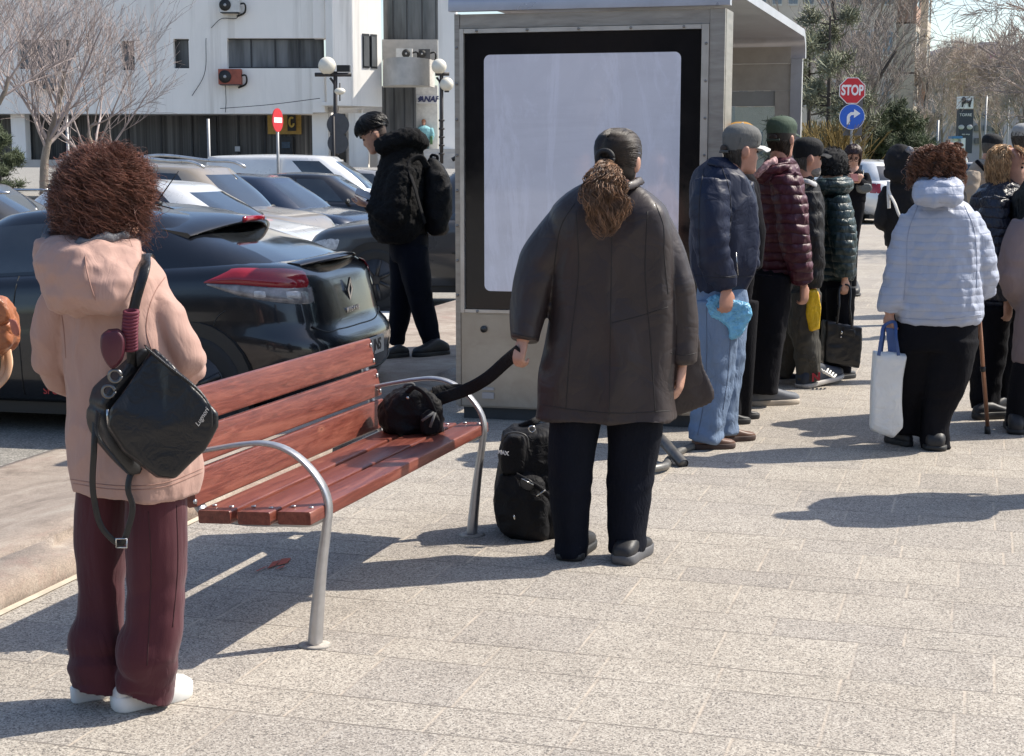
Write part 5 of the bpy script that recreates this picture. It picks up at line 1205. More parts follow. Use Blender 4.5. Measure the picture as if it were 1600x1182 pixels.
bag_strap('strap', M('white_strap', (.6, .58, .54), .7), [W(1388, 284, -.11), W(1389, 300, -.20), W(1398, 318, -.25), W(1406, 338, -.26), W(1420, 352, -.24)], .03, .006, SBg); bag_strap('strap', MATS['white_strap'], [W(1388, 284, -.13), W(1388, 305, -.21), W(1389, 326, -.23)], .03, .006, SBg)
mb = MB(); mb.pillow([W(1416, 342, -.25), W(1434, 344, -.22), W(1434, 364, -.22), W(1417, 364, -.25)], (.3, -1, 0), .08, sub=4); mb.obj('pouch', leather, SBg)

# ---------------------------------------------------------------- 11 woman in the light blue jacket with a cane
lbl = clothm('light_blue_puffer', (.40, .435, .53), .48, quilt=(.040, .24, 0), bump=((12, .16), (45, .15)), var=.05, spec=.4)
h = Human('woman in a pale blue quilted jacket walking with a cane and a white bag', 8.10, -10, (1432, 700))
W = h.W
q11 = lambda z, th: quilt(.040, .020, 1)(z, th) + .02 * np.sin(3 * th + 5 * z)
lblj = h.top('quilted_jacket', lbl, [(1404, 1528, 506), (1400, 1532, 496), (1400, 1532, 460), (1408, 1528, 410), (1412, 1526, 365), (1416, 1522, 340), (1427, 1512, 322), (1444, 1494, 308)],
      [[(1430, 340, 0, 22), (1418, 380, 0, 26), (1408, 430, -.01, 26), (1398, 465, -.02, 24), (1391, 480, -.02, 22), (1390, 488, -.02, 17)], [(1506, 340, 0, 22), (1521, 372, 0, 25), (1532, 410, .0, 24), (1538, 440, .05, 21), (1538, 458, .1, 17)]],
      k=.74, m=150, fold=q11, afold=lambda s_, th, L: quilt(.045, .05, 2)(s_, th) + .04 * np.sin(s_ * 60 + th), disp=wrinkle(.009, 12, 71), smooth=2, e=2.6, vox=.0085)
mb = MB(); R = []
for (py, hw, dp, dd) in ((324, 22, .03, -.175), (318, 38, .06, -.165), (306, 43, .09, -.14), (294, 42, .105, -.11), (284, 38, .10, -.085), (278, 30, .08, -.07)): R.append(ringpts(W(1466, py, dd), h.ax, h.ay, hw * .88 * h.pm, dp * .95, dp * .95, 32, 2.3))
mb.loft(R); h.cloth('hood', mb, lbl, wrinkle(.014, 12, 73), 2)
h.legs('trousers', blk, [(1402, 1524, 545), (1402, 1524, 515), (1406, 1520, 485)],
       [[(1436, 530, .02, 42), (1428, 590, .05, 32), (1420, 635, .08, 23), (1415, 680, .07, 21)], [(1484, 530, -.02, 44), (1478, 590, -.03, 35), (1464, 645, -.02, 24), (1461, 675, -.02, 21), (1461, 701, -.02, 22)]], fold=trouser_fold(.08, 8, 1.0), disp=wrinkle(.012, 7, 75, (1, 1, .5)))
h.head(1464, 266, 0, yaw=-22, pitch=-6, neck=(1464, 304, 0))
h.hand((1390, 490, -.02), (.02, 0, -1), (.85, .5, 0), -1, 1.2, .95); h.hand((1537, 460, .1), (-.15, .75, -.35), (.1, -.3, -1), 1, .9, .95)
h.shoes([((1423, 699), (1384, 690))], SHB, RUB, hgt=1.25, z=.0); h.shoes([((1461, 706), (1458, 682))], SHB, RUB, hgt=.8, wide=.92)
h.finish()
h11 = hair_mat('auburn_hair', (.150, .066, .036), .6); hc = W(1463, 260, -.01)
hair_base(h, M('hair_brown_deep2', (.035, .015, .011), .6), hc, (.112, .118, .092), .010)
hairball(h, 'curls', h11, hc, (.142, .145, .115), 1500, .010, 3.5, (0, 1.5), (.5, 1.2), (.76, 1.04), .35, .0019, 22, .8, 7)
bsm = M('blue_seam', (.33, .365, .46), .7)
for q in ([(1434, 322), (1420, 360), (1416, 420), (1412, 470)], [(1506, 320), (1520, 352), (1526, 400), (1526, 450)], [(1400, 497), (1466, 500), (1532, 492)]): seam_on(lblj, q, bsm, .0028)
WB = thing('carrier_bag', 'tall white plastic carrier bag with blue handles held by the woman in pale blue', 'shopping bag', tuple(W(1388, 620, -.06)))
mb = MB(); mb.pillow([W(1365, 549, -.06), W(1378, 550, -.06), W(1398, 550, -.06), W(1415, 554, -.06), W(1409, 592, -.06), W(1408, 630, -.06), W(1409, 668, -.06), W(1394, 683, -.06), W(1376, 678, -.06), W(1360, 670, -.06), W(1361, 620, -.06)], (-.1, -1, 0), .11, ((-.5, .86), (-.42, .96), (-.2, 1), (.2, 1), (.42, .96), (.5, .86)))
link('bag_film', skin(mb, 'bag_film', .007, 1, lambda co, no: .010 * (.4 - np.abs(nz(co, (16, 16, 5), 1)))), M('white_plastic', (.82, .82, .80), .38, bump=[(9, .2), (45, .1)], var=.05, trans=.1), WB)
blh = M('blue_handle', (.05, .10, .26), .5)
for x0, x1, dd in ((1373, 1404, -.13), (1376, 1400, .0)): bag_strap('handle', blh, [W(x0, 556, dd), W(x0 + 4, 530, dd), W(1386, 506, -.05), W(1394, 503, -.05), W(x1 - 4, 530, dd), W(x1, 556, dd)], .018, .004, WB)
mb = MB(); mb.pillow([W(1384, 512, -.06), W(1398, 514, -.06), W(1402, 552, -.06), W(1388, 552, -.06)], (0, -1, 0), .012); mb.obj('inner_bag', blh, WB)
link('faint_print', text_mesh('SHOP', .030, W(1376, 612, -.06) + np.array((0, -.062, 0)), (1, .05, 0), (0, 0, 1), .0006), M('print_grey', (.48, .48, .48), .5), WB, False) if False else None
CN = thing('walking_cane', 'copper coloured walking cane with a black handle and rubber tip', 'cane', tuple(G(1543, 678)))
tip = G(1543, 678); tp_ = W(1528, 468, .12)
mb = MB(); mb.cyl(tip + (0, 0, .03), tp_, .0115, 12, .0115); mb.obj('shaft', M('copper_paint', (.36, .18, .11), .35, .4), CN)
mb = MB(); mb.cyl(tip, tip + (tp_ - tip) * .055, .018, 12, .014); mb.obj('rubber_tip', RUB, CN)
mid = tip + (tp_ - tip) * .48; mb = MB(); mb.cyl(mid, mid + (tp_ - tip) * .03, .015, 12); mb.obj('collar', RUB, CN)
mb = MB(); mb.tube([tp_ - (.0, 0, .01), tp_ + (0, 0, .012), W(1534, 463, .13), W(1548, 466, .12)], .012, 8, 14); mb.obj('handle', RUB, CN)

# ---------------------------------------------------------------- 12 woman with sunglasses pushed up, behind
h = Human('woman with sunglasses pushed up on her brown hair', 10.6, -30, (1482, 592))
W = h.W
h.top('coat', blk2, [(1462, 1512, 430), (1460, 1508, 360), (1462, 1506, 310), (1468, 1502, 290), (1476, 1500, 276)], [[(1497, 302, 0, 12), (1502, 350, 0, 12), (1502, 420, -.05, 10)], [(1468, 300, 0, 14), (1462, 350, 0, 14), (1462, 420, -.05, 11)]], k=.7, disp=wrinkle(.012, 9, 3))
h.legs('trousers', blk, [(1464, 1512, 440), (1464, 1512, 410)], [[(1476, 430, 0, 17), (1476, 510, 0, 14), (1476, 582, 0, 12)], [(1500, 430, 0, 17), (1498, 510, 0, 14), (1496, 582, 0, 12)]])
h.head(1482, 250, 0, yaw=-55, neck=(1484, 282, 0)); h.shoes([((1474, 594), (1482, 584)), ((1494, 594), (1503, 584))], SHB, RUB); h.finish()
hair_base(h, h11, h.hc + (0, -.02, .01), (.095, .105, .110), .008)
hairball(h, 'curls', h11, h.hc + (0, -.01, .0), (.115, .12, .125), 500, .008, 3, (0, 1.5), (.5, 1.0), (.8, 1.03), .3, .0022, 16, .9, 17)
mb = MB()
for sx in (-.034, .034): mb.ell(h.T((sx, .075, .105)), np.array((.030, .022, .012)), h.hR @ Rx(-.6))
mb.obj('sunglasses', M('sunglass_lens', (.05, .04, .04), .08), h.root)

# ---------------------------------------------------------------- 13 old man in beige
h = Human('old man in a beige jacket and a black flat cap beyond the women', 15.0, -52, (1532, 491), skin_=skin_c)
W = h.W
bei = clothm('beige_jacket', (.33, .27, .21), .8)
h.top('jacket', bei, [(1506, 1562, 360), (1504, 1563, 320), (1507, 1562, 290), (1514, 1558, 266), (1526, 1550, 250)], [[(1522, 268, -.16, 11), (1518, 300, -.2, 11), (1524, 345, -.16, 9)], [(1552, 268, .12, 11), (1560, 300, .15, 11), (1560, 345, .1, 9)]], k=.8, disp=wrinkle(.014, 9, 5))
h.legs('trousers', blk2, [(1510, 1558, 365), (1510, 1558, 345)], [[(1522, 360, 0, 13), (1522, 420, 0, 11), (1522, 482, 0, 10)], [(1545, 360, 0, 13), (1544, 420, 0, 11), (1542, 482, 0, 10)]])
h.head(1549, 232, 0, yaw=-70, pitch=-8, neck=(1542, 254, 0), face=True); h.shoes([((1518, 493), (1534, 490)), ((1538, 491), (1552, 488))], SHB, RUB); h.finish()
h.cap_shell('hair', MATS['grey_hair'], .008, SHORT, -.012); cap_hat(h, MATS['black_cap'], MATS['black_cap'], z0=.014)
mb = MB(); mb.tube([W(1526, 252, -.08), W(1536, 262, -.14), W(1544, 274, -.1)], .02, 6, 10); mb.obj('strap', blk, h.root)

# ---------------------------------------------------------------- 14 blonde woman
nvp = clothm('navy_shiny_puffer', (.010, .013, .026), .36, quilt=(.055, .5, 0), bump=((20, .5), (60, .4)), spec=.55)
h = Human('blonde woman in a shiny navy jacket and black trousers looking to the right', 9.15, -55, (1552, 648), skin_=skin_a)
W = h.W
h.top('jacket', nvp, [(1526, 1592, 478), (1520, 1597, 440), (1516, 1600, 390), (1516, 1601, 340), (1522, 1600, 310), (1536, 1594, 292), (1555, 1586, 280)], [[(1555, 312, -.17, 22), (1552, 360, -.22, 23), (1558, 420, -.23, 21), (1572, 465, -.2, 16)], [(1588, 312, .15, 20), (1600, 380, .2, 20), (1602, 440, .15, 16)]], k=.8, m=90, fold=quilt(.055, .03), afold=lambda s_, th, L: quilt(.05, .06)(s_, th), disp=wrinkle(.012, 14, 81), smooth=2)
h.legs('trousers', blk, [(1528, 1592, 500), (1528, 1594, 460)], [[(1548, 480, -.08, 31), (1546, 550, -.08, 26), (1540, 600, -.08, 23), (1538, 640, -.08, 21)], [(1575, 480, .1, 29), (1570, 550, .1, 24), (1566, 600, .1, 21), (1564, 632, .1, 19)]], fold=trouser_fold(.05, 9), disp=wrinkle(.01, 8, 83))
h.head(1577, 262, 0, yaw=-116, pitch=0, neck=(1570, 298, 0), face=True, lips=True); h.hand((1574, 470, -.2), (.1, 0, -1), (-.5, .8, 0), 1, .6, .92)
h.shoes([((1522, 656), (1580, 652)), ((1548, 648), (1598, 642))], SHB, RUB, wide=1.1, soleh=.04); h.finish()
bl = hair_mat('blonde_hair', (.50, .31, .155), .35); hc = h.T((0, -.022, .012))
hair_base(h, M('blonde_base', (.24, .135, .065), .6), h.T((0, -.035, .012)), (.088, .082, .112), .006)
hairball(h, 'bob', bl, hc, (.106, .112, .128), 1500, .004, 1.6, (0, 1.45), (.7, 1.5), (.86, 1.04), .55, .0019, 18, 1.12, 27, pinch=.15)
g = np.random.default_rng(8); n_ = 160; x_ = g.uniform(-.06, .06, n_); s_ = np.linspace(0, 1, 9)
pa = np.stack([np.stack([x_ * (1 + .3 * s) + .02 * s, .03 + .075 * math.sin(s * 1.5) + 0 * x_, .125 - .085 * s ** 1.5 + .004 * g.normal(0, 1, n_)], 1) for s in s_], 1)
h.hair_strands('fringe', bl, h.T(pa), .0019)

# ---------------------------------------------------------------- 15, 16, 17 people cut by the right edge of the photograph
def standing(label, D, yaw, cx, top, foot, coat, skinm=skin_a, trm=None, hatted=None, hairm=None, wid=60, hem=.50, **kw):
    """a plain standing person drawn from the image column cx, the y of the crown and of the soles"""
    h = Human(label, D, yaw, (cx, foot), skin_=skinm, **kw); H = foot - top; Y = lambda f: foot - f * H; w_ = wid / 2; pm = h.pm; dx = math.cos(h.yaw); dy = math.sin(h.yaw)
    so_ = w_ * .86
    h.top('coat', coat, [(cx - w_ * .86, cx + w_ * .86, Y(hem)), (cx - w_ * .84, cx + w_ * .84, Y(.62)), (cx - w_ * .90, cx + w_ * .90, Y(.72)), (cx - w_ * .82, cx + w_ * .82, Y(.79)), (cx - w_ * .55, cx + w_ * .55, Y(.83)), (cx - w_ * .3, cx + w_ * .3, Y(.855))],
          [[(cx + s * so_ * dx, Y(.79), s * so_ * dy * pm, w_ * .27), (cx + s * so_ * 1.2 * dx, Y(.65), s * so_ * 1.2 * dy * pm, w_ * .27), (cx + s * so_ * 1.1 * dx, Y(.50), s * so_ * 1.1 * dy * pm, w_ * .19)] for s in (-1, 1)], k=.7, disp=wrinkle(.012, 8, cx), afold=sleeve_fold(.06, .09, 1, .5, .3))
    h.legs('trousers', trm or blk, [(cx - w_ * .75, cx + w_ * .75, Y(.46)), (cx - w_ * .78, cx + w_ * .78, Y(.53))], [[(cx + s * w_ * .36 * dx, Y(.47), s * w_ * .36 * dy * pm, w_ * .36), (cx + s * w_ * .34 * dx, Y(.26), s * w_ * .34 * dy * pm, w_ * .29), (cx + s * w_ * .34 * dx, Y(.05), s * w_ * .34 * dy * pm, w_ * .24)] for s in (-1, 1)], fold=trouser_fold(.05, cx))
    hh = .134 * H * pm
    h.head(cx, Y(.93), 0, yaw=yaw, neck=(cx, Y(.85), 0), h=hh, face=abs(yaw) > 60)
    for s in (-1, 1): h.hand(h.W(cx + s * so_ * 1.1 * dx, Y(.49), s * so_ * 1.1 * dy * pm), (0, .1, -1), (-s * dx, -s * dy, 0), s, .5, H * pm / 1.75)
    for s in (-1, 1):
        a = h.loc + h.ax * s * w_ * .36 * pm; shoe(h.root, a - h.ay * .08, a + h.ay * .17, SHB, RUB)
    h.finish(); h.cap_shell('hair', hairm or MATS['grey_brown_hair'], .008, SHORT, -.012); laid_hair(h, 'short_hair', hairm or MATS['grey_brown_strands'], SHORT, 500, .009, FLOWD)
    if hatted: cap_hat(h, hatted, hatted)
    return h
standing('person in a black padded coat cut by the right edge of the photo', 8.95, -40, 1640, 205, 660, clothm('black_padded', (.012, .015, .017), .5, bump=((14, .5), (40, .3))), wid=118, hairm=MATS['dark_brown_hair'])
mauve = clothm('mauve_coat', (.20, .155, .155), .75)
h = Human('person in a mauve grey coat and black trousers at the right edge of the photo', 8.45, -12, (1632, 674))
W = h.W
h.top('coat', mauve, [(1584, 1690, 566), (1588, 1686, 500), (1592, 1682, 430), (1596, 1680, 370), (1602, 1672, 340), (1620, 1655, 318)], [[(1604, 348, 0, 22), (1588, 400, 0, 25), (1586, 440, .0, 23), (1598, 470, .1, 19), (1612, 478, .2, 15)], [(1670, 348, 0, 22), (1688, 420, 0, 24), (1686, 490, 0, 18)]], k=.72, m=34, disp=wrinkle(.012, 8, 91), afold=sleeve_fold(.06, .09, 3, .6, .3))
h.legs('trousers', blk, [(1588, 1684, 590), (1588, 1684, 550)], [[(1610, 570, 0, 28), (1598, 620, 0, 24), (1594, 668, 0, 22)], [(1655, 570, 0, 28), (1652, 620, 0, 24), (1650, 668, 0, 22)]], fold=trouser_fold(.04, 2))
h.head(1638, 282, 0, yaw=-20, neck=(1638, 316, 0)); h.hand((1614, 480, .22), (.5, .8, 0), (0, 0, 1), -1, .6); h.hand((1686, 494, 0), (0, .1, -1), (-1, 0, 0), 1, .6)
h.shoes([((1588, 680), (1583, 664)), ((1652, 680), (1660, 664))], SHB, RUB); h.finish(); h.cap_shell('hair', MATS['grey_hair'], .014, SHORT, -.012)
standing('man in a pale grey cap at the upper right edge of the photo', 13.0, -70, 1600, 197, 522, clothm('grey_jacket', (.10, .10, .11), .8), skin_c, hatted=clothm('pale_cap', (.30, .30, .29), .8), wid=62)
standing('person just outside the frame whose shadow falls on the paving at right', 7.0, -95, 1716, 196, 776, clothm('dark_anorak', (.05, .055, .06), .7), wid=165)
# person with the leather rucksack at the left edge
h = standing('person at the left edge of the photo wearing a tan leather backpack', 4.6, -75, -120, 205, 1052, clothm('olive_coat', (.10, .095, .07), .8), wid=150)
W = h.W
tan = M('tan_leather', (.34, .125, .055), .42, 0, .5, var=.25, vs=12, bump=[(60, .2), (14, .25)])
LB = thing('backpack', 'tan brown leather backpack cut by the left edge of the photo', 'backpack', tuple(W(-10, 520, -.1)))
mb = MB(); mb.pillow([W(-45, 480, -.12), W(-20, 466, -.12), W(8, 468, -.12), W(20, 488, -.12), W(26, 520, -.12), W(24, 538, -.12), W(4, 550, -.12), W(-40, 556, -.12)], (.2, -1, .1), .20, ((-.5, .8), (-.42, .94), (-.2, 1), (.2, 1), (.42, .94), (.5, .8)), sub=5)
link('pack_body', skin(mb, 'pack_body', .007, 2, wrinkle(.012, 14, 3)), tan, LB)
mb = MB(); mb.pillow([W(-40, 472, -.22), W(-10, 462, -.22), W(10, 476, -.22), W(16, 500, -.22), W(-4, 510, -.22), W(-40, 512, -.22)], (.2, -1, .3), .05, sub=4); mb.obj('flap', tan, LB)
mb = MB(); mb.pillow([W(14, 499, -.24), W(21, 499, -.24), W(30, 518, -.24), W(29, 526, -.24), W(23, 524, -.24)], (.2, -1, .1), .012, sub=3); mb.obj('tab', M('tan_tab', (.40, .13, .09), .45), LB)
bag_strap('strap', M('pale_tan', (.62, .38, .24), .5), [W(12, 548, -.1), W(14, 575, -.14), W(10, 588, -.15), W(-2, 602, -.15), W(-20, 612, -.12)], .022, .006, LB); bag_strap('strap', MATS['pale_tan'], [W(6, 550, -.1), W(6, 575, -.13), W(0, 595, -.14)], .02, .006, LB)
# ---------------------------------------------------------------- 19 far person in turquoise by the building
tq = clothm('turquoise_coat', (.22, .45, .50), .8)
h = standing('distant person in a turquoise jacket standing by the building entrance', 60.5, 170, 662, 187, 253, tq, skin_c, trm=clothm('teal_trousers', (.03, .06, .07), .8), wid=26, hairm=M('ginger_hair', (.30, .13, .06), .7), group='people by the building', z=1.36)
mb = MB(); mb.pillow([h.W(672, 213, -.2), h.W(676, 213, -.2), h.W(676, 226, -.2), h.W(672, 226, -.2)], (0, -1, 0), .12)
GB = thing('carrier_bag', 'small green bag held by the distant person in turquoise', 'shopping bag', tuple(h.W(674, 220, -.2))); mb.obj('bag_film', M('green_plastic', (.05, .13, .05), .5), GB)
# ================================================================== CARS
def paint(name, c, met=.25, rough=.3, dirt=.25):
    m = M(name, c, rough, met, .5, var=.06, vs=3, coat=.8, dirt=(2.2, dirt, tuple(.5 * q + .06 for q in c))); return m
CARGL = M('car_glass', (.020, .023, .026), .07, 0, 1.0, var=.2, coat=.6); TRIM = M('black_trim', (.012, .012, .012), .5, var=.2)
TYRE = M('tyre', (.018, .018, .018), .8, var=.2); RIM = M('rim_alloy', (.38, .38, .39), .35, .8, var=.1)
REDL = M('red_lens', (.26, .012, .022), .10, 0, .5, var=.15, coat=.5); CLRL = M('clear_lens', (.50, .50, .50), .12, 0, .5, var=.35, vs=25, coat=.6)
PLATE = M('plate_white', (.62, .62, .64), .5, var=.06); PLTXT = M('plate_text', (.02, .02, .03), .5)
CHROME = M('chrome_trim', (.6, .6, .6), .15, 1.0, var=.05)
class Car:
    def __init__(s, label, pos, rz, L, W_, H, pm, belt, rows, gh, wins, group='cars parked in the lot', glass=(.10, .88), cat='car', rear_glass=True, eb=6.0, lo=.20):
        s.L, s.Wd, s.H = L, W_, H
        s.root = thing('parked_car', label, cat, pos, rz, group, local=True); s.pm = pm
        s.belt = lambda x: np.interp(x, [b[0] * L for b in belt], [b[1] for b in belt])
        s.rows = np.array(rows); s.lo = lo; s.eb = eb; s.gh = gh
        n = 18; S_ = np.linspace(0, 1, 41); E = np.linspace(0, 1, 17)[1:-1]
        B_ = np.concatenate([np.linspace(0, .9, n), [.95, 1.0]])
        rings = [s.ring(b, S_, E) for b in B_]
        top = rings[-1]
        for k, dz in ((.93, .012), (.75, .03), (.4, .045), (.05, .05)):
            q = top.copy(); q[:, 1] *= k; xm = L / 2; q[:, 0] = xm + (q[:, 0] - xm) * (1 - (1 - k) * .5); q[:, 2] = s.belt(q[:, 0]) + dz; rings.append(q)
        mb = MB(); mb.loft([r - (L / 2, 0, 0) for r in rings]); mb.obj('body', pm, s.root, True, 50)
        # greenhouse
        xr0, xf0, xr1, xf1, hw0, hw1, droop = gh
        bd = sorted({round(v, 4) for w_ in wins for v in w_} | set(np.round(np.linspace(0, 1, 25), 4)))
        S2 = np.array(bd); E2 = np.array([.05, .10, .2, .3, .4, .5, .6, .7, .8, .90, .95])
        fz = [0, glass[0] * .5, glass[0], .2, .35, .5, .65, .8, glass[1], .95, 1.0]; fz = sorted(set(fz)); R = []
        for f in fz:
            bul = math.sin(f * PI) ; xr = xr0 + (xr1 - xr0) * f - .05 * bul; xf = xf0 + (xf1 - xf0) * f + .05 * bul
            hw = hw0 + (hw1 - hw0) * f + .03 * bul - (.03 if f > .97 else 0)
            o = s.outline(xr, xf, hw, 5.0, S2, E2)
            xm, hl = (xr1 + xf1) / 2, (xf1 - xr1) / 2
            zt = H - .05 - droop * np.clip(np.abs(o[:, 0] - xm) / hl, 0, 1.2) ** 2 - (.0 if f < .97 else -.012)
            zb = s.belt(o[:, 0]) - .015
            R.append(np.column_stack([o, zb * (1 - f) + zt * f]))
        nf = len(R)
        for k, dz in ((.93, .014), (.75, .03), (.45, .042), (.05, .05)):
            q = R[nf - 1].copy(); xm = (xr1 + xf1) / 2; q[:, 0] = xm + (q[:, 0] - xm) * (.5 + .5 * k); q[:, 1] *= k; q[:, 2] += dz; R.append(q)
        n1 = len(R[0]); nS = len(S2); nE = len(E2); parts = {'cabin': [], 'windscreen': [], 'rear_window': [], 'pillar_trim': []}
        V = np.concatenate(R) - (L / 2, 0, 0)
        for i in range(len(R) - 1):
            fm = (fz[i] + fz[i + 1]) / 2 if i < nf - 1 else 2; gl = glass[0] < fm < glass[1]
            for j in range(n1):
                k = (j + 1) % n1; f_ = (i * n1 + j, i * n1 + k, (i + 1) * n1 + k, (i + 1) * n1 + j); key = 'cabin'
                if gl:
                    sd = None
                    if j < nS - 1: sd, t = 'left', (S2[j] + S2[j + 1]) / 2
                    elif nS + nE <= j < 2 * nS + nE - 1: q = j - nS - nE; sd, t = 'right', 1 - (S2[q] + S2[q + 1]) / 2 if False else (S2[::-1][q] + S2[::-1][q + 1]) / 2
                    elif nS <= j < nS + nE - 1: key = 'windscreen' if .055 < E2[j - nS] + .0 and E2[j - nS + 1] < .945 + .0 else 'cabin'
                    elif j >= 2 * nS + nE and j < n1 - 1:
                        q = j - 2 * nS - nE; key = 'rear_window' if rear_glass and E2[q] > .095 and E2[q + 1] < .905 else 'cabin'
                    if sd:
                        lo_, hi_ = min(w_[0] for w_ in wins), max(w_[1] for w_ in wins)
                        for wi, w_ in enumerate(wins):
                            if w_[0] < t < w_[1]: key = 'side_window_%s%d' % (sd, wi)
                        if key == 'cabin' and lo_ < t < hi_: key = 'pillar_trim'
                parts.setdefault(key, []).append(f_)
        for key, fs in parts.items():
            if not fs: continue
            used = sorted({v for f in fs for v in f}); mp = {v: i for i, v in enumerate(used)}
            mb = MB(); mb.add(V[used], [tuple(mp[v] for v in f) for f in fs])
            nm = 'side_window' if key.startswith('side') else key
            mb.obj(nm, pm if key == 'cabin' else TRIM if key == 'pillar_trim' else CARGL, s.root, True, 40)
        mb = MB(); mb.box((0, 0, lo - .03), (L * .86, W_ * .84, .10)); mb.obj('underbody', TRIM, s.root, False)
    def outline(s, xr, xf, hw, e, S_, E):
        xm, a = (xr + xf) / 2, (xf - xr) / 2; c = 2 ** (-1 / e)
        u = (2 * np.asarray(S_) - 1) * c; v = (1 - np.abs(u) ** e) ** (1 / e)
        ve = (1 - 2 * np.asarray(E)) * c; ue = (1 - np.abs(ve) ** e) ** (1 / e)
        return np.concatenate([np.column_stack([xm + a * u, hw * v]), np.column_stack([xm + a * ue, hw * ve]), np.column_stack([xm + a * u[::-1], -hw * v[::-1]]), np.column_stack([xm - a * ue, -hw * ve])])
    def par(s, b): return [np.interp(b, s.rows[:, 0], s.rows[:, k]) for k in (1, 2, 3)]
    def ring(s, b, S_, E):
        dr, df, hs = s.par(b); o = s.outline(dr, s.L - df, s.Wd / 2 * hs, s.eb, S_, E)
        return np.column_stack([o, s.lo + (s.belt(o[:, 0]) - s.lo) * b])
    def pt(s, b, q, corner):
        """point on the lower body; q metres from a corner, negative along the side, positive across the end; corner e.g. 'RL'"""
        dr, df, hs = s.par(b)
        f = -q / s.L if q < 0 else 0; g = q / s.Wd if q > 0 else 0
        def at(q):
            if q <= 0: o = s.outline(dr, s.L - df, s.Wd / 2 * hs, s.eb, [-q / s.L], [])[0]
            else: o = s.outline(dr, s.L - df, s.Wd / 2 * hs, s.eb, [], [1 - q / s.Wd])[1] ; o = np.array((o[0], abs(o[1]) if q < s.Wd / 2 else -abs(o[1])))
            return np.array(o)
        p, p2 = at(q), at(q + .01); t = p2 - p; t /= np.linalg.norm(t) + 1e-9; nr = np.array((-t[1], t[0])); 
        if np.dot(nr, p - (s.L / 2, 0)) < 0: nr = -nr
        x, y = p; nx, ny = nr
        if corner[0] == 'F': x = s.L - x + dr - df; nx = -nx
        if corner[1] == 'R': y = -y; ny = -ny
        z = s.lo + (s.belt(x) - s.lo) * b
        return np.array((x - s.L / 2, y, z)), np.array((nx, ny, 0))
    def patch(s, name, corner, q0, q1, blo, bhi, mat, off=.006, n=14, m=6, parent=None):
        V = []; 
        for i in range(n):
            q = q0 + (q1 - q0) * i / (n - 1); lo_, hi_ = blo(q), bhi(q)
            for j in range(m):
                b = lo_ + (hi_ - lo_) * j / (m - 1); p, nr = s.pt(b, q, corner); ed = math.sin(PI * (i / (n - 1))) ** .4 * math.sin(PI * (j / (m - 1))) ** .4
                V.append(p + nr * (off * ed - .002))
        mb = MB(); mb.add(V, [(i * m + j, i * m + j + 1, (i + 1) * m + j + 1, (i + 1) * m + j) for i in range(n - 1) for j in range(m - 1)])
        return mb.obj(name, mat, parent or s.root)
    def wheels(s, xs, r=.32, w_=.20, rim=RIM):
        for x in xs:
            for sd in (1, -1):
                y = sd * (s.Wd / 2 * .995)
                mb = MB(); mb.tube([(x, y - sd * .08, r * 1.06), (x, y + sd * .003, r * 1.06)], r * 1.16, 28); mb.obj('wheel_arch', TRIM, s.root, False)
                mb = MB(); rings = []
                for d, k in ((-w_, .80), (-w_, .98), (-.03, 1.0), (.006, .97), (.012, .86), (.006, .70)):
                    t = np.arange(28) * 2 * PI / 28; rings.append(np.column_stack([x + r * k * np.cos(t), np.full(28, y + sd * d), r + r * k * np.sin(t)]))
                mb.loft(rings); wh = mb.obj('wheel', TYRE, s.root)
                mb = MB(); mb.tube([(x, y, r), (x, y + sd * .009, r)], r * .66, 24)
                for k in range(7):
                    a = k * 2 * PI / 7; mb.tube([(x + .05 * math.cos(a), y + sd * .012, r + .05 * math.sin(a)), (x + r * .64 * math.cos(a), y + sd * .012, r + r * .64 * math.sin(a))], .022, 6)
                mb.obj('rim', rim, wh)
    def seam(s, fx, z=(.06, 1.0), side='L'):
        mb = MB(); pts = []
        for b in np.linspace(z[0], z[1], 14):
            p, nr = s.pt(b, -fx * s.L, 'R' + side); pts.append(p + nr * .0005)
        mb.tube(pts, .0045, 5); mb.obj('door_seam', TRIM, s.root)
    def handle(s, fx, b=.86, side='L'):
        p, nr = s.pt(b, -fx * s.L, 'R' + side); mb = MB(); mb.tube([p + nr * .01, p + nr * .022 + (.05, 0, 0), p + nr * .022 + (.13, 0, .002), p + nr * .01 + (.18, 0, .002)], .012, 6, 10); mb.obj('door_handle', s.pm, s.root)
    def mirrors(s, x, z, y):
        for sd in (1, -1):
            mb = MB(); mb.ell((x - s.L / 2, sd * y, z), (.045, .10, .06), None, 14, 10); mb.obj('mirror', TRIM, s.root)
    def plate(s, txt, z, end='R', dx=.0):
        b = (z - s.lo) / (s.belt(0.1) - s.lo); p, nr = s.pt(b, s.Wd / 2 - .01, end + 'L'); sg = -1 if end == 'R' else 1
        mb = MB(); mb.box((p[0] + sg * (.012 + dx), 0, z), (.012, .52, .11)); pl = mb.obj('plate', PLATE, s.root, False)
        if txt: link('plate_text', text_mesh(txt, .105, (p[0] + sg * (.0195 + dx), 0, z), (0, sg, 0), (0, 0, 1), .001, bold=.002), PLTXT, pl, False)
SED = [(0, .16, .14, .88), (.12, .05, .05, .95), (.3, .0, .0, .99), (.5, .0, .0, 1.0), (.62, .03, .02, .995), (.85, .07, .08, .98), (.95, .10, .13, .955), (1, .16, .20, .915)]
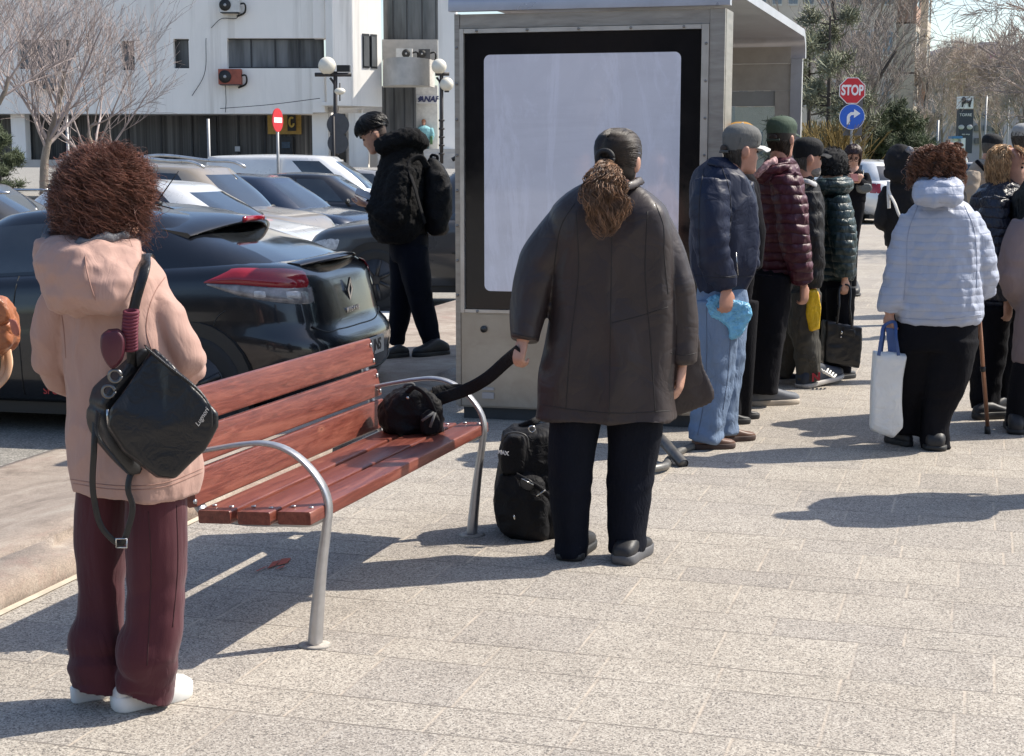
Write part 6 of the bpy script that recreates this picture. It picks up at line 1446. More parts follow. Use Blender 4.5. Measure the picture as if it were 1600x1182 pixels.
def generic(label, pos, rz, kind, col, name, group='cars parked in the lot', dims=None, rails=None, plate_=None, chrome_=False):
    """an everyday parked car: hatch, sedan, suv or van"""
    pm = paint(name, col)
    if kind == 'suv':
        L, W_, H = dims or (4.34, 1.82, 1.66)
        c = Car(label, pos, rz, L, W_, H, pm, [(0, 1.02), (.1, 1.05), (.5, 1.02), (.72, 1.0), (.93, .90), (1, .80)], SED, (.16, L * .76, .42, L * .60, W_ / 2 * .90, W_ / 2 * .70, .03), [(.10, .28), (.30, .56), (.58, .88)], group, lo=.28)
        r = .35
    elif kind == 'van':
        L, W_, H = dims or (4.75, 1.85, 1.86)
        c = Car(label, pos, rz, L, W_, H, pm, [(0, 1.08), (.6, 1.08), (.75, 1.04), (.93, .90), (1, .78)], SED, (.08, L * .84, .14, L * .64, W_ / 2 * .93, W_ / 2 * .82, .02), [(.70, .93)], group, lo=.26, rear_glass=False, cat='van'); r = .33
    elif kind == 'sedan':
        L, W_, H = dims or (4.55, 1.80, 1.46)
        c = Car(label, pos, rz, L, W_, H, pm, [(0, .90), (.08, .96), (.25, .97), (.5, .93), (.72, .90), (.93, .78), (1, .66)], SED, (.42, L * .75, 1.15, L * .58, W_ / 2 * .88, W_ / 2 * .66, .03), [(.13, .24), (.26, .52), (.54, .88)], group); r = .32
    else:
        L, W_, H = dims or (4.1, 1.76, 1.47)
        c = Car(label, pos, rz, L, W_, H, pm, [(0, .96), (.1, 1.0), (.5, .94), (.74, .91), (.93, .80), (1, .68)], SED, (.14, L * .76, .55, L * .58, W_ / 2 * .89, W_ / 2 * .67, .04), [(.12, .24), (.26, .54), (.56, .88)], group); r = .31
    c.wheels([-.31 * L, .31 * L], r, rim=M('dark_rim', (.06, .06, .062), .4, .6) if name == 'graphite_paint' else RIM)
    for cr in ('RL', 'RR'): c.patch('tail_light', cr, -.22, .22, lambda q: .66, lambda q: .94, REDL)
    for cr in ('FL', 'FR'): c.patch('headlight', cr, -.20, .42, lambda q: .62 + .1 * (q < 0) * 0, lambda q: .84, CLRL)
    c.patch('grille', 'FL', W_ / 2 - .36, W_ / 2 + .36, lambda q: .55, lambda q: .80, TRIM, .008)
    c.patch('grille', 'FL', W_ / 2 - .55, W_ / 2 + .55, lambda q: .12, lambda q: .36, TRIM, .008)
    for f in (.36, .60): 
        for sd in 'LR': c.seam(f, side=sd)
    for sd in 'LR': c.handle(.40, side=sd); c.handle(.20 if kind != 'van' else .5, side=sd)
    if kind == 'van':
        for sd in 'LR': c.seam(.10, side=sd)
    c.mirrors(c.gh[1] - .42, c.belt(c.gh[1]) + .06, W_ / 2 + .03)
    c.plate(plate_ or '', .50, 'F'); c.plate(plate_ or '', .62, 'R')
    if rails:
        for sd in (1, -1):
            mb = MB(); y = sd * W_ / 2 * .66; mb.tube([(-L / 2 + .55, y, H - .04), (-L / 2 + .68, y, H + .025), (0, y * 1.02, H + .045), (L * .10, y, H + .01), (L * .13, y, H - .05)], .024, 8, 24); mb.obj('roof_rail', rails, c.root)
    if chrome_:
        for sd in (1, -1):
            xr0, xf0, xr1, xf1, hw0, hw1, dr = c.gh; pts = []
            for t in np.linspace(0, 1, 20):
                x = xr0 + .35 + (xf1 + .3 - xr0 - .35) * t; f = .10 + .80 * math.sin(min(1, t * 1.6) * PI / 2)
                hw = hw0 + (hw1 - hw0) * f + .03 * math.sin(f * PI) + .012
                zb = c.belt(x); pts.append((x - L / 2, sd * hw, zb + (H - .06 - zb) * f))
            mb = MB(); mb.tube(pts, .016, 6); mb.obj('window_trim', CHROME, c.root)
    return c
# --- the black coupe beside the bench
AL = math.radians(13); hp = paint('black_paint', (.007, .008, .011), .2, .22, .10)
Lh = 4.30; rzh = PI - AL
ref = P(474, 470, 8.95); off = Matrix.Rotation(rzh, 3, 'Z') @ Vector((-Lh / 2 + .10, .84, 0))
pos = (ref[0] - off.x, ref[1] - off.y, -.168)
CROWS = [(0, .16, .15, .88), (.08, .07, .06, .94), (.22, .01, .02, .985), (.40, -.01, 0, 1.0), (.50, .0, 0, 1.0), (.535, .03, 0, 1.0), (.57, .07, .01, .995), (.75, .105, .05, .99), (.92, .14, .12, .965), (.97, .165, .16, .94), (1.0, .22, .2, .90)]
C = Car('glossy black three door coupe parked behind the bench with its tail to the right', pos, rzh, Lh, 1.80, 1.40, hp,
        [(0, 1.0), (.05, 1.04), (.12, 1.06), (.30, 1.02), (.55, .95), (.74, .91), (.93, .78), (1, .66)], CROWS, (.27, 3.25, .98, 2.30, .80, .60, .05), [(.32, .42), (.44, .90)], glass=(.10, .86))
C.wheels([-.315 * Lh, .30 * Lh], .33, rim=M('dark_rim', (.05, .05, .052), .4, .6))
lt = lambda q: np.interp(q, (-.44, -.2, .1, .42), (.90, .985, .995, .96)); lm = lambda q: np.interp(q, (-.44, -.2, .1, .42), (.895, .875, .865, .89)); lb = lambda q: np.interp(q, (-.44, -.2, .1, .42), (.89, .80, .755, .77))
for cr in ('RL', 'RR'):
    C.patch('tail_light', cr, -.44, .24, lm, lt, REDL, .016, 24, 8); cl = C.patch('lower_lens', cr, -.42, .26, lb, lm, M('smoked_lens', (.22, .21, .21), .10, 0, .5, var=.5, vs=14, coat=.7), .016, 24, 8)
    C.patch('lamp_ring', cr, -.10, .0, lambda q: .785, lambda q: .855, CLRL, .024, 8, 5, cl); C.patch('lamp_ring', cr, .05, .15, lambda q: .785, lambda q: .855, CLRL, .024, 8, 5, cl)
for sd in 'LR': C.seam(.44, (.06, 1.0), sd); C.handle(.47, .84, sd)
def poly_seam(name, corner, pts, r=.004):
    mb = MB(); q = []
    for a, b in spline(np.array([(a, b, 0.) for a, b in pts]), 30)[:, :2]: p, nr = C.pt(b, a, corner); q.append(p + nr * .001)
    mb.tube(q, r, 5); mb.obj(name, TRIM, C.root)
poly_seam('bumper_seam', 'RL', [(-.62, .30), (-.42, .56), (-.36, .66), (-.30, .70)]); poly_seam('hatch_seam', 'RL', [(.18, .60), (.24, .57), (.5, .555), (.9, .55), (1.3, .555), (1.6, .60)], .006)
poly_seam('bumper_crease', 'RL', [(.05, .32), (.3, .20), (.9, .19), (1.5, .20), (1.75, .32)], .008)
C.plate('IF 85 JNS', .50, 'R', .012)
# roof spoiler with its brake light, and the lip on the hatch
mb = MB(); R = []
for y in np.linspace(-.63, .63, 17):
    k = 1 - .25 * (abs(y) / .6) ** 3; x0, x1 = 1.24, .74 + .14 * (abs(y) / .6) ** 2; z1 = 1.315 - .07 * (y / .6) ** 2; z0 = 1.372 - .095 * (y / .6) ** 2
    R.append(np.array([(x0 - Lh / 2, y, z0), ((x0 + x1) / 2 - Lh / 2, y, (z0 + z1) / 2 + .012), (x1 + .02 - Lh / 2, y, z1 + .004), (x1 - Lh / 2, y, z1 - .012), (x1 + .02 - Lh / 2, y, z1 - .030), ((x0 + x1) / 2 - Lh / 2, y, z1 - .03), (x0 - Lh / 2, y, z0 - .05)]))
mb.loft(R); mb.obj('roof_spoiler', hp, C.root, True, 50)
mb = MB()
for sg in (1,):
    pts = [(.742 + .10 * (abs(y) / .6) ** 2 - Lh / 2 - .004, y, 1.312 - .05 * (y / .6) ** 2) for y in np.linspace(-.17, .17, 9)]; mb.tube(pts, .017, 6, flat=(.5, 1.2))
mb.obj('brake_light', REDL, C.root)
mb = MB(); R = []
for y in np.linspace(-.50, .50, 17):
    t = abs(y) / .50; x1 = .12 + .12 * t ** 2; z1 = 1.088 - .035 * t ** 2
    R.append(np.array([(x1 + .17 - Lh / 2, y, z1 - .012), (x1 + .08 - Lh / 2, y, z1 + .012), (x1 + .01 - Lh / 2, y, z1 + .006), (x1 - Lh / 2, y, z1 - .006), (x1 + .01 - Lh / 2, y, z1 - .022), (x1 + .12 - Lh / 2, y, z1 - .045)]))
mb.loft(R); mb.obj('hatch_lip', hp, C.root, True, 50)
# badge: a plain diamond, and letters under it
p, nr = C.pt(.80, .89, 'RL'); mb = MB()
dm = [(0, .075), (.05, 0), (0, -.075), (-.05, 0)]; di = [(0, .04), (.024, 0), (0, -.04), (-.024, 0)]
for k in range(4):
    a, b_, c_, d_ = dm[k], dm[(k + 1) % 4], di[(k + 1) % 4], di[k]
    mb.prism([(p[0] - .004, q[0], p[2] + q[1] + .01) for q in (a, b_, c_, d_)], (-.012, 0, 0))
mb.obj('badge', CHROME, C.root, False)
link('lettering', text_mesh('M E G A N E', .045, (C.pt(.665, .89, 'RL')[0][0] - .004, 0, C.pt(.665, .89, 'RL')[0][2]), (0, -1, 0), (0, 0, 1), .003, bold=.001), CHROME, C.root, False)
mb = MB(); b0 = np.array((1.36 - Lh / 2, .12, 1.39)); mb.tube([b0 + (.05, 0, 0), b0 + (0, 0, .02), b0 - (.03, 0, -.008)], .025, 8, 10, flat=(1, .7)); mb.tube([b0 + (0, 0, .02), b0 + (-.16, 0, .22)], (.006, .003), 6); mb.obj('aerial', TRIM, C.root)
p, nr = C.pt(.10, -.38 * Lh, 'RL'); link('sill_letter', text_mesh('SPORT', .06, p + nr * .004, (-1, 0, 0) if False else (-nr[1] * -1, nr[0] * -1, 0) if False else (-1, 0, 0), (0, 0, 1), .002), M('red_print', (.45, .03, .03), .5), C.root, False)
p, nr = C.pt(.035, -.40 * Lh, 'RL')
# --- dark grey SUV behind the young man
g2 = generic('dark grey SUV parked behind the young man and the shelter', (-.05, 17.9, -.168), PI - .03, 'suv', (.055, .053, .052), 'graphite_paint', dims=(4.62, 1.86, 1.72), rails=TRIM)
g2.seam(.725, (.06, .9)); mb = MB(); p, nr = g2.pt(.80, -.70 * 4.62, 'RL'); mb.box(p + nr * .006, (.20, .006, .022)); mb.obj('side_badge', CHROME, g2.root, False)
mb = MB(); p, nr = g2.pt(.50, -.52 * 4.62, 'RL'); mb.box(p + nr * .006, (1.0, .012, .02)); mb.obj('side_moulding', TRIM, g2.root, False)
def at(px, D, z): q = P(px, 250, D); return (q[0], D, z)
generic('dark saloon with chrome window line at the left edge of the lot', at(-60, 15.5, -.168), .0, 'sedan', (.045, .047, .05), 'dusk_paint', chrome_=True, dims=(4.6, 1.8, 1.47))
generic('white hatchback facing right behind the black coupe', at(275, 19.6, -.19), -.30, 'hatch', (.66, .66, .65), 'white_paint', dims=(4.25, 1.78, 1.44))
generic('beige SUV with silver roof rails facing right in the second row', at(300, 23.3, -.23), -.34, 'suv', (.30, .26, .215), 'beige_paint', rails=M('rail_silver', (.55, .55, .55), .3, .8))
generic('dark blue hatchback beside the beige SUV', at(410, 26.5, -.25), -.36, 'hatch', (.022, .034, .062), 'blue_paint', dims=(4.3, 1.8, 1.50))
generic('black saloon in front of the white van', at(500, 30.5, -.25), -.10, 'sedan', (.014, .014, .017), 'jet_paint', dims=(4.6, 1.8, 1.48))
generic('white panel van at the back of the lot', at(480, 37, -.25), -.06, 'van', (.72, .72, .71), 'van_white', dims=(4.9, 1.9, 1.84))
generic('silver grey car behind the white van', at(580, 42, -.25), .0, 'hatch', (.28, .28, .29), 'silver_paint')
generic('white car parked at the pavement edge behind the woman with glasses', at(1335, 37.5, -.0), 1.95, 'hatch', (.70, .70, .69), 'white_paint_clean', group='cars along the far street')
generic('dark grey estate car beyond the lawn by the evergreen shrubs', at(1385, 98, -.2), PI - .1, 'suv', (.06, .062, .065), 'slate_paint', dims=(4.6, 1.8, 1.5), group='cars along the far street')
for i, (px, D, rz, kd, cl, nm, lb_) in enumerate(((1440, 110, PI, 'hatch', (.6, .6, .6), 'far_white', 'far white hatchback on the street left of the totem sign'), (1465, 125, 3.0, 'van', (.62, .62, .62), 'far_van', 'far white van on the street behind the shrubs'),
        (1522, 95, 2.6, 'sedan', (.40, .44, .50), 'far_blue', 'far pale blue saloon right of the totem sign'), (1508, 82, 2.2, 'hatch', (.55, .55, .56), 'far_pearl', 'far pearl white hatchback below the totem sign'))):
    generic(lb_, at(px, D, -.2), rz, kd, cl, nm, group='cars along the far street')
# ================================================================== BUILDINGS
def boxpx(mb, x0, y0, x1, y1, D, depth):
    """box whose front face spans these pixels at distance D"""
    ym = (y0 + y1) / 2; a = P(x0, ym, D)[0]; b = P(x1, ym, D)[0]; z1 = P(x0, y0, D)[2]; z0 = P(x0, y1, D)[2]
    mb.hexa([(a, D, z0), (b, D, z0), (b, D + depth, z0), (a, D + depth, z0), (a, D, z1), (b, D, z1), (b, D + depth, z1), (a, D + depth, z1)]); return mb
def facade(mb, x0, y0, x1, y1, holes, D, th):
    xs = sorted({x0, x1} | {v for h in holes for v in (h[0], h[2])}); ys = sorted({y0, y1} | {v for h in holes for v in (h[1], h[3])})
    for i in range(len(xs) - 1):
        for j in range(len(ys) - 1):
            cx, cy = (xs[i] + xs[i + 1]) / 2, (ys[j] + ys[j + 1]) / 2
            if not any(h[0] < cx < h[2] and h[1] < cy < h[3] for h in holes): boxpx(mb, xs[i], ys[j], xs[i + 1], ys[j + 1], D, th)
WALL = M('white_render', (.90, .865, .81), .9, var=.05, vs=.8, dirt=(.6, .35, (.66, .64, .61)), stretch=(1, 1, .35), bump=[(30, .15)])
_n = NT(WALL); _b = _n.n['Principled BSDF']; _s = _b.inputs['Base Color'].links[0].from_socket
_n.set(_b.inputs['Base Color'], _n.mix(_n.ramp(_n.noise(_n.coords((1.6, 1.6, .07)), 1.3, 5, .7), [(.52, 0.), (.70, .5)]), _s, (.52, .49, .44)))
CONC = M('grey_concrete', (.46, .44, .41), .9, var=.18, vs=1.5, dirt=(1, .4, (.3, .28, .26)), bump=[(20, .2)])
BGL = M('building_glass', (.13, .135, .14), .12, 0, .5, var=.7, vs=1.5, stretch=(1, 1, .12)); FRM = M('window_frame_dark', (.03, .032, .036), .5)
m, N, b = newmat('curtain_glass'); co = N.coords((5.5, 1, .05))
N.set(b.inputs['Base Color'], N.ramp(N.noise(co, 1.4, 3, .7), [(.35, (.03, .031, .033)), (.55, (.10, .10, .10)), (.7, (.19, .185, .18))])); b.inputs['Roughness'].default_value = .25; CUR = m
BD = thing('office_building', 'white rendered office block with ribbon window and dark glazed ground floor', 'building', tuple(P(300, 250, 58) * (1, 1, 0) + (0, 0, -.25)))
mb = MB(); holes = [(355, 60, 505, 107), (190, 64, 210, 110), (271, 61, 295, 107), (28, 62, 110, 108), (28, -120, 110, -40), (190, -120, 210, -40), (355, -120, 505, -60)]
facade(mb, -700, -330, 488, 178, [h_ for h_ in holes if h_[2] <= 488] + [(355, 60, 488, 107), (355, -120, 488, -60)], 58, .5)
boxpx(mb, -700, -330, 507, -328, 58.5, 14); boxpx(mb, -700, 172, 507, 178, 58.5, 14)
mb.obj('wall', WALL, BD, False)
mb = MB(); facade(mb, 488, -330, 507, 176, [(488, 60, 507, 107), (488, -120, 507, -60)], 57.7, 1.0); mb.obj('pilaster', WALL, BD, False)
for (x0, y0, x1, y1) in holes:
    mb = MB(); D = 58.32
    nx = 4 if x1 - x0 > 90 else 3 if x1 - x0 > 60 else 1
    for k in range(nx + 1): xx = x0 + (x1 - x0) * k / nx; boxpx(mb, xx - 1.1, y0, xx + 1.1, y1, D - .05, .08)
    boxpx(mb, x0, y0, x1, y0 + 2, D - .055, .09); boxpx(mb, x0, y1 - 2, x1, y1, D - .055, .09); f = mb.obj('window', FRM, BD, False)
    mb = MB(); boxpx(mb, x0, y0, x1, y1, D, .05); mb.obj('pane', BGL, f, False)
mb = MB(); boxpx(mb, -700, 178, 488, 262, 60.6, .2); gf = mb.obj('glazing', CUR, BD, False)
for xx in (-60, -10, 48, 100, 150, 200, 252, 300, 372, 414, 460): 
    mb = MB(); boxpx(mb, xx - 1.2, 178, xx + 1.2, 262, 60.5, .06); mb.obj('mullion', FRM, gf, False)
mb = MB(); boxpx(mb, 312, 183, 338, 250, 60.45, .1); mb.obj('side_door', M('door_grey', (.035, .037, .04), .4), BD, False)
for a, c in ((18, 40), (488, 513), (545, 575)): 
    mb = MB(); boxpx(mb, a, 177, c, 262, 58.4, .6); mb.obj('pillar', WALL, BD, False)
mb = MB(); boxpx(mb, -700, 250, 520, 262, 57.5, 4); mb.obj('plinth', CONC, BD, False)
mb = MB(); boxpx(mb, 418, 178, 470, 210, 60.3, .15); boxpx(mb, 452, 180, 461, 205, 60.28, .02); mb.obj('cash_sign', M('bank_yellow', (.48, .30, .07), .5), BD, False)
mb = MB(); boxpx(mb, 449, 180, 462, 205, 60.1, .06); sb = mb.obj('round_logo_plate', M('logo_black', (.02, .02, .02), .5), BD, False)
mb = MB(); mb.tube([P(455.5 + 3.5 * math.cos(t), 191 + 7 * math.sin(t), 60.05) for t in np.linspace(.3, 5.4, 20)], .045, 6); mb.obj('logo_mark', M('logo_yellow', (.5, .36, .08), .5), sb)
mb = MB(); boxpx(mb, 436, 214, 457, 245, 60.2, .3); atm = mb.obj('cash_machine', FRM, BD, False)
mb = MB(); boxpx(mb, 440, 222, 453, 232, 60.15, .04); mb.obj('atm_screen', M('atm_blue', (.05, .09, .14), .2), atm, False)
mb = MB(); boxpx(mb, 367, 229, 375, 237, 60.4, .03); mb.obj('paper_notice', PLATE, BD, False)
# right-hand wing, turned towards the sun
mb = MB()
a0, a1 = P(520, 80, 57.2), P(596, 80, 58.9)
zt, zb_ = P(560, -330, 58)[2], P(560, 166, 58)[2]
dv = (a1 - a0) * (1, 1, 0); wl = np.linalg.norm(dv); dv /= wl; nv = np.array((dv[1], -dv[0], 0))
def wing(mb, s0, s1, y0, y1, d0, d1):
    z0, z1 = P(560, y1, 58)[2], P(560, y0, 58)[2]; o = a0 * (1, 1, 0)
    mb.hexa([o + dv * s0 * wl + nv * d0 + (0, 0, z0), o + dv * s1 * wl + nv * d0 + (0, 0, z0), o + dv * s1 * wl + nv * d1 + (0, 0, z0), o + dv * s0 * wl + nv * d1 + (0, 0, z0),
             o + dv * s0 * wl + nv * d0 + (0, 0, z1), o + dv * s1 * wl + nv * d0 + (0, 0, z1), o + dv * s1 * wl + nv * d1 + (0, 0, z1), o + dv * s0 * wl + nv * d1 + (0, 0, z1)])
wing(mb, 0, .62, -330, 166, 0, -.4); wing(mb, .88, 1, -330, 166, 0, -.4); wing(mb, .62, .88, -330, 55, 0, -.4); wing(mb, .62, .88, 104, 166, 0, -.4); wing(mb, 0, 1, 160, 166, -.4, -6)
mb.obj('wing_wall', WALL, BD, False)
mb = MB(); wing(mb, .60, .74, 52, 106, .03, -.3); wing(mb, .77, .90, 52, 106, .03, -.3); f = mb.obj('window', FRM, BD, False); mb = MB(); wing(mb, .62, .725, 56, 103, .05, .0); wing(mb, .785, .885, 56, 103, .05, .0); mb.obj('pane', BGL, f, False)
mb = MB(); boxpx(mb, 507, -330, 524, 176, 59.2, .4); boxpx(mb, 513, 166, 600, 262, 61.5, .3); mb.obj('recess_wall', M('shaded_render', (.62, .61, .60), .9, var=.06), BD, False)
mb = MB(); boxpx(mb, 516, 178, 540, 262, 61.3, .15); mb.obj('dark_door', FRM, BD, False)
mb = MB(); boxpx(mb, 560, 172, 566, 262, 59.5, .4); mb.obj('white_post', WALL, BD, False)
# entrance bay
mb = MB(); boxpx(mb, 597, -330, 684, 62, 60.4, .2); eg = mb.obj('glazing', BGL, BD, False)
for xx in (612, 634, 658, 680): mb = MB(); boxpx(mb, xx - .8, -330, xx + .8, 62, 60.3, .05); mb.obj('mullion', FRM, eg, False)
mb = MB(); boxpx(mb, 597, 62, 684, 95, 60.3, .3); mb.obj('parapet', CONC, BD, False)
mb = MB(); o0 = P(598, 112, 59.6); o1 = P(679, 112, 59.6); poly = [(o0[0] + (o1[0] - o0[0]) * t, 59.6 - 2.2 * math.sin(PI * t) ** .6 - .05) for t in np.linspace(0, 1, 21)]
zt_, zb2 = P(600, 91, 58)[2], P(600, 134, 58)[2]; mb.prism([(x, y, zb2) for x, y in poly], (0, 0, zt_ - zb2)); mb.obj('balcony', CONC, BD, True, 40)
mb = MB(); boxpx(mb, 597, 135, 650, 240, 60.2, .3); ed = mb.obj('entrance_door', BGL, BD, False)
for xx in (602, 616, 632, 646): mb = MB(); boxpx(mb, xx - 1, 135, xx + 1, 240, 60.1, .06); mb.obj('door_frame', FRM, ed, False)
mb = MB(); boxpx(mb, 650, 134, 684, 240, 60.6, .3); mb.obj('entrance_wall', M('pale_stone', (.66, .64, .60), .8, var=.12), BD, False)
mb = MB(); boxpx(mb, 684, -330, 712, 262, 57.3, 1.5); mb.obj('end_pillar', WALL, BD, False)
mb = MB(); boxpx(mb, 651, 149, 682, 162, 60.45, .08); sg = mb.obj('sign_board', M('sign_white', (.7, .7, .71), .6, var=.04), BD, False)
link('sign_letters', text_mesh('ANAF', .30, P(669.5, 155.5, 60.42), (1, 0, 0), (0, 0, 1), .01, shear=.25, bold=.012), M('sign_navy', (.03, .04, .12), .5), sg, False)
mb = MB(); q = P(656.5, 155, 60.42); mb.prism([q + np.array(v) for v in ((-.10, 0, .0), (.02, 0, .12), (.10, 0, .02), (.02, 0, -.02), (.05, 0, -.12))], (0, -.015, 0)); mb.obj('sign_emblem', MATS['sign_navy'], sg, False)
mb = MB(); boxpx(mb, 590, 233, 720, 240, 55.8, 6)
for k in range(4): boxpx(mb, 590, 240 + k * 4, 720, 252 + k * 4, 55.4 - .35 * k, 6)
mb.obj('terrace', CONC, BD, False)
# air conditioners fixed to the building
def ac(label, x0, y0, x1, y1, D, body, fan='L'):
    t = thing('air_conditioner', label, 'air conditioner', tuple(P((x0 + x1) / 2, y1, D)), 0, 'air conditioners on the office block')
    mb = MB(); boxpx(mb, x0, y0, x1, y1, D - .42, .38); mb.obj('casing', body, t, False)
    w_ = (x1 - x0); cx = x0 + w_ * (.30 if fan == 'L' else .62); cy = (y0 + y1) / 2; c = P(cx, cy, D - .43); r = (y1 - y0) * .40 * D / F
    mb = MB(); mb.tube([c, c - (0, .02, 0)], r, 20); fn = mb.obj('fan_grille', M('fan_black', (.02, .02, .02), .6), t)
    mb = MB(); mb.tube([c - (0, .02, 0), c - (0, .03, 0)], r * .25, 10); mb.obj('fan_hub', M('hub_grey', (.4, .4, .4), .5), fn)
    mb = MB(); a = P(x1 - 3, (y0 + y1) / 2, D - .2); mb.tube([a, a + (.25, 0, .05), a + (.25, .1, -.25), a + (-.05, .15, -.4)], .035, 6, 14); mb.obj('pipe', TRIM, t)
    mb = MB(); boxpx(mb, x0 + 2, y1, x1 - 2, y1 + 1.2, D - .42, .42); mb.obj('bracket', FRM, t, False)
acw = M('ac_white', (.60, .60, .58), .6, var=.08, dirt=(3, .3, (.4, .36, .3))); acr = M('ac_rust', (.30, .085, .055), .7, var=.25, vs=4)
ac('white air conditioner high on the white facade at the top of the photo', 342, -3, 374, 19, 58, acw); ac('rusty red air conditioner under the ribbon window', 341, 108, 376, 132, 58, acr)
ac('grey air conditioner behind the branches of the bare tree', 56, 116, 78, 138, 58, M('ac_grey', (.2, .2, .2), .6)); ac('white air conditioner standing on the curved balcony', 619, 76, 644, 92, 60, acw, 'R'); ac('dark air conditioner at the right end of the curved balcony', 654, 77, 672, 92, 60, M('ac_dark', (.08, .08, .08), .6))

# apartment block on the right, behind trees
APW = M('apartment_beige', (.58, .51, .43), .9, var=.12, vs=.6, dirt=(.3, .4, (.33, .29, .25)))
AP = thing('apartment_building', 'tall beige apartment block with glazed bays behind the bare trees', 'building', tuple(P(1330, 250, 92) * (1, 1, 0)))
cA, cB, cC = P(1150, 100, 92), P(1398, 100, 92), P(1436, 100, 112)
zT = P(1300, -260, 92)[2]
def wallstrip(mb, p0, p1, z0, z1, out=0, th=.4):
    d = (p1 - p0) * (1, 1, 0); d /= np.linalg.norm(d); n_ = np.array((d[1], -d[0], 0)); a, b = p0 * (1, 1, 0) + n_ * out, p1 * (1, 1, 0) + n_ * out
    mb.hexa([a + (0, 0, z0), b + (0, 0, z0), b - n_ * th + (0, 0, z0), a - n_ * th + (0, 0, z0), a + (0, 0, z1), b + (0, 0, z1), b - n_ * th + (0, 0, z1), a - n_ * th + (0, 0, z1)])
mb = MB(); wallstrip(mb, cA, cB, -.3, zT, 0, 10); mb.obj('wall', APW, AP, False)
mb = MB(); wallstrip(mb, cB + (.02, .05, 0), cC, -.3, zT, 0, 6); mb.obj('side_wall', APW, AP, False)
for fl in range(9):
    z = 1.6 + fl * 2.9
    for k in range(10):
        t0 = (k + .18) / 10; t1 = (k + .80) / 10; p0, p1 = cA + (cB - cA) * t0, cA + (cB - cA) * t1
        mb = MB(); wallstrip(mb, p0, p1, z, z + 1.5, .06, .1); f = mb.obj('window', M('pvc_frame', (.55, .54, .52), .6), AP, False)
        mb = MB(); q0, q1 = p0 + (p1 - p0) * .06, p0 + (p1 - p0) * .47; wallstrip(mb, q0, q1, z + .1, z + 1.4, .09, .05); q0, q1 = p0 + (p1 - p0) * .53, p0 + (p1 - p0) * .94; wallstrip(mb, q0, q1, z + .1, z + 1.4, .09, .05); mb.obj('pane', M('bay_glass', (.16, .19, .22), .15, var=.5, vs=.7), f, False)
    for k in range(4):
        t0 = (k + .12) / 4; t1 = (k + .80) / 4; p0, p1 = cB + (cC - cB) * t0, cB + (cC - cB) * t1; bay = k % 2 == 0; o = 1.1 if bay else .06
        mb = MB(); wallstrip(mb, p0, p1, z - .9, z + .05, o, o); 
        if bay: wallstrip(mb, p0, p1, z + 1.55, z + 1.9, o, o); wallstrip(mb, p0, p0 + (p1 - p0) * .12, z + .05, z + 1.55, o, o - .02); wallstrip(mb, p0 + (p1 - p0) * .88, p1, z + .05, z + 1.55, o, o - .02)
        f = mb.obj('bay', M('bay_cream', (.52, .45, .37), .8, var=.15) if (k + fl) % 3 else M('bay_brick', (.36, .22, .16), .8, var=.2), AP, False)
        mb = MB(); wallstrip(mb, p0 + (p1 - p0) * .13, p0 + (p1 - p0) * .87, z + .06, z + 1.54, o - .05, .1); mb.obj('pane', M('bay_glass', (.16, .19, .22), .15, var=.5, vs=.7), f, False)
FB = thing('apartment_building', 'distant low grey pink apartment block across the end of the street', 'building', tuple(P(1500, 250, 190) * (1, 1, 0)))
mb = MB(); boxpx(mb, 1400, 86, 1475, 262, 190, 14); boxpx(mb, 1475, 74, 1570, 262, 188, 14); boxpx(mb, 1535, 66, 1562, 74, 189, 8); boxpx(mb, 1570, 92, 1760, 262, 186, 14); mb.obj('wall', M('far_render', (.42, .38, .39), .9, var=.1, vs=.2), FB, False)
for r in range(7):
    for k in range(12):
        x = 1404 + k * 14 + (8 if k > 5 else 0); y = 96 + r * 20
        mb = MB(); boxpx(mb, x, y, x + 8, y + 9, 187.6 if x > 1474 else 189.8, .3); mb.obj('window', BGL, FB, False)
mb = MB(); boxpx(mb, 1543, 84, 1570, 106, 187.3, .3); mb.obj('billboard', M('magenta_board', (.42, .10, .28), .6, var=.1), FB, False)

# ================================================================== STREET FURNITURE
POST = M('post_grey', (.33, .33, .33), .5, .5, var=.15); DPOST = M('post_dark', (.045, .04, .04), .6, .2); GLOBE = M('globe_cream', (.72, .68, .58), .35, var=.08, vs=3, dirt=(2.5, .3, (.5, .42, .32)))
def pole(mb, px, y0, y1, D, r): mb.tube([P(px, y1, D), P(px, y0, D)], r, 10)
def lamp(label, px, D, globes, top, arm):
    t = thing('street_lamp', label, 'street lamp', tuple(P(px, 252, D)), 0, 'globe street lamps by the office block')
    mb = MB(); pole(mb, px, top, 256, D, .06)
    for k in range(5): q = P(px, 190 + k * 13, D); mb.tube([q, q + (0, 0, .06)], .10, 8)
    mb.obj('post', DPOST, t)
    mb = MB(); mb.tube([P(arm[0], arm[2], D), P(arm[1], arm[2], D)], .06, 8); mb.tube([P(px - 8, arm[2] + 5, D), P(px - 2, arm[2] + 14, D), P(px, arm[2] + 26, D)], .035, 6, 10); mb.obj('crossarm', DPOST, t)
    for (gx, gy, r) in globes:
        mb = MB(); c = P(gx, gy, D - .1); R_ = r * D / F; mb.ell(c, (R_,) * 3, None, 20, 14); g = mb.obj('globe', GLOBE, t); mb = MB(); mb.tube([c - (0, 0, R_ * 1.15), c - (0, 0, R_ * .85)], R_ * .35, 10); mb.obj('globe_base', DPOST, g)
    return t
t = lamp('street lamp with one cream globe and a floodlight in front of the white wing', 524, 45, [(511, 103, 13.5)], 112, (492, 549, 117)); mb = MB(); boxpx(mb, 526, 102, 546, 112, 44.9, .3); mb.obj('floodlight', TRIM, t, False)
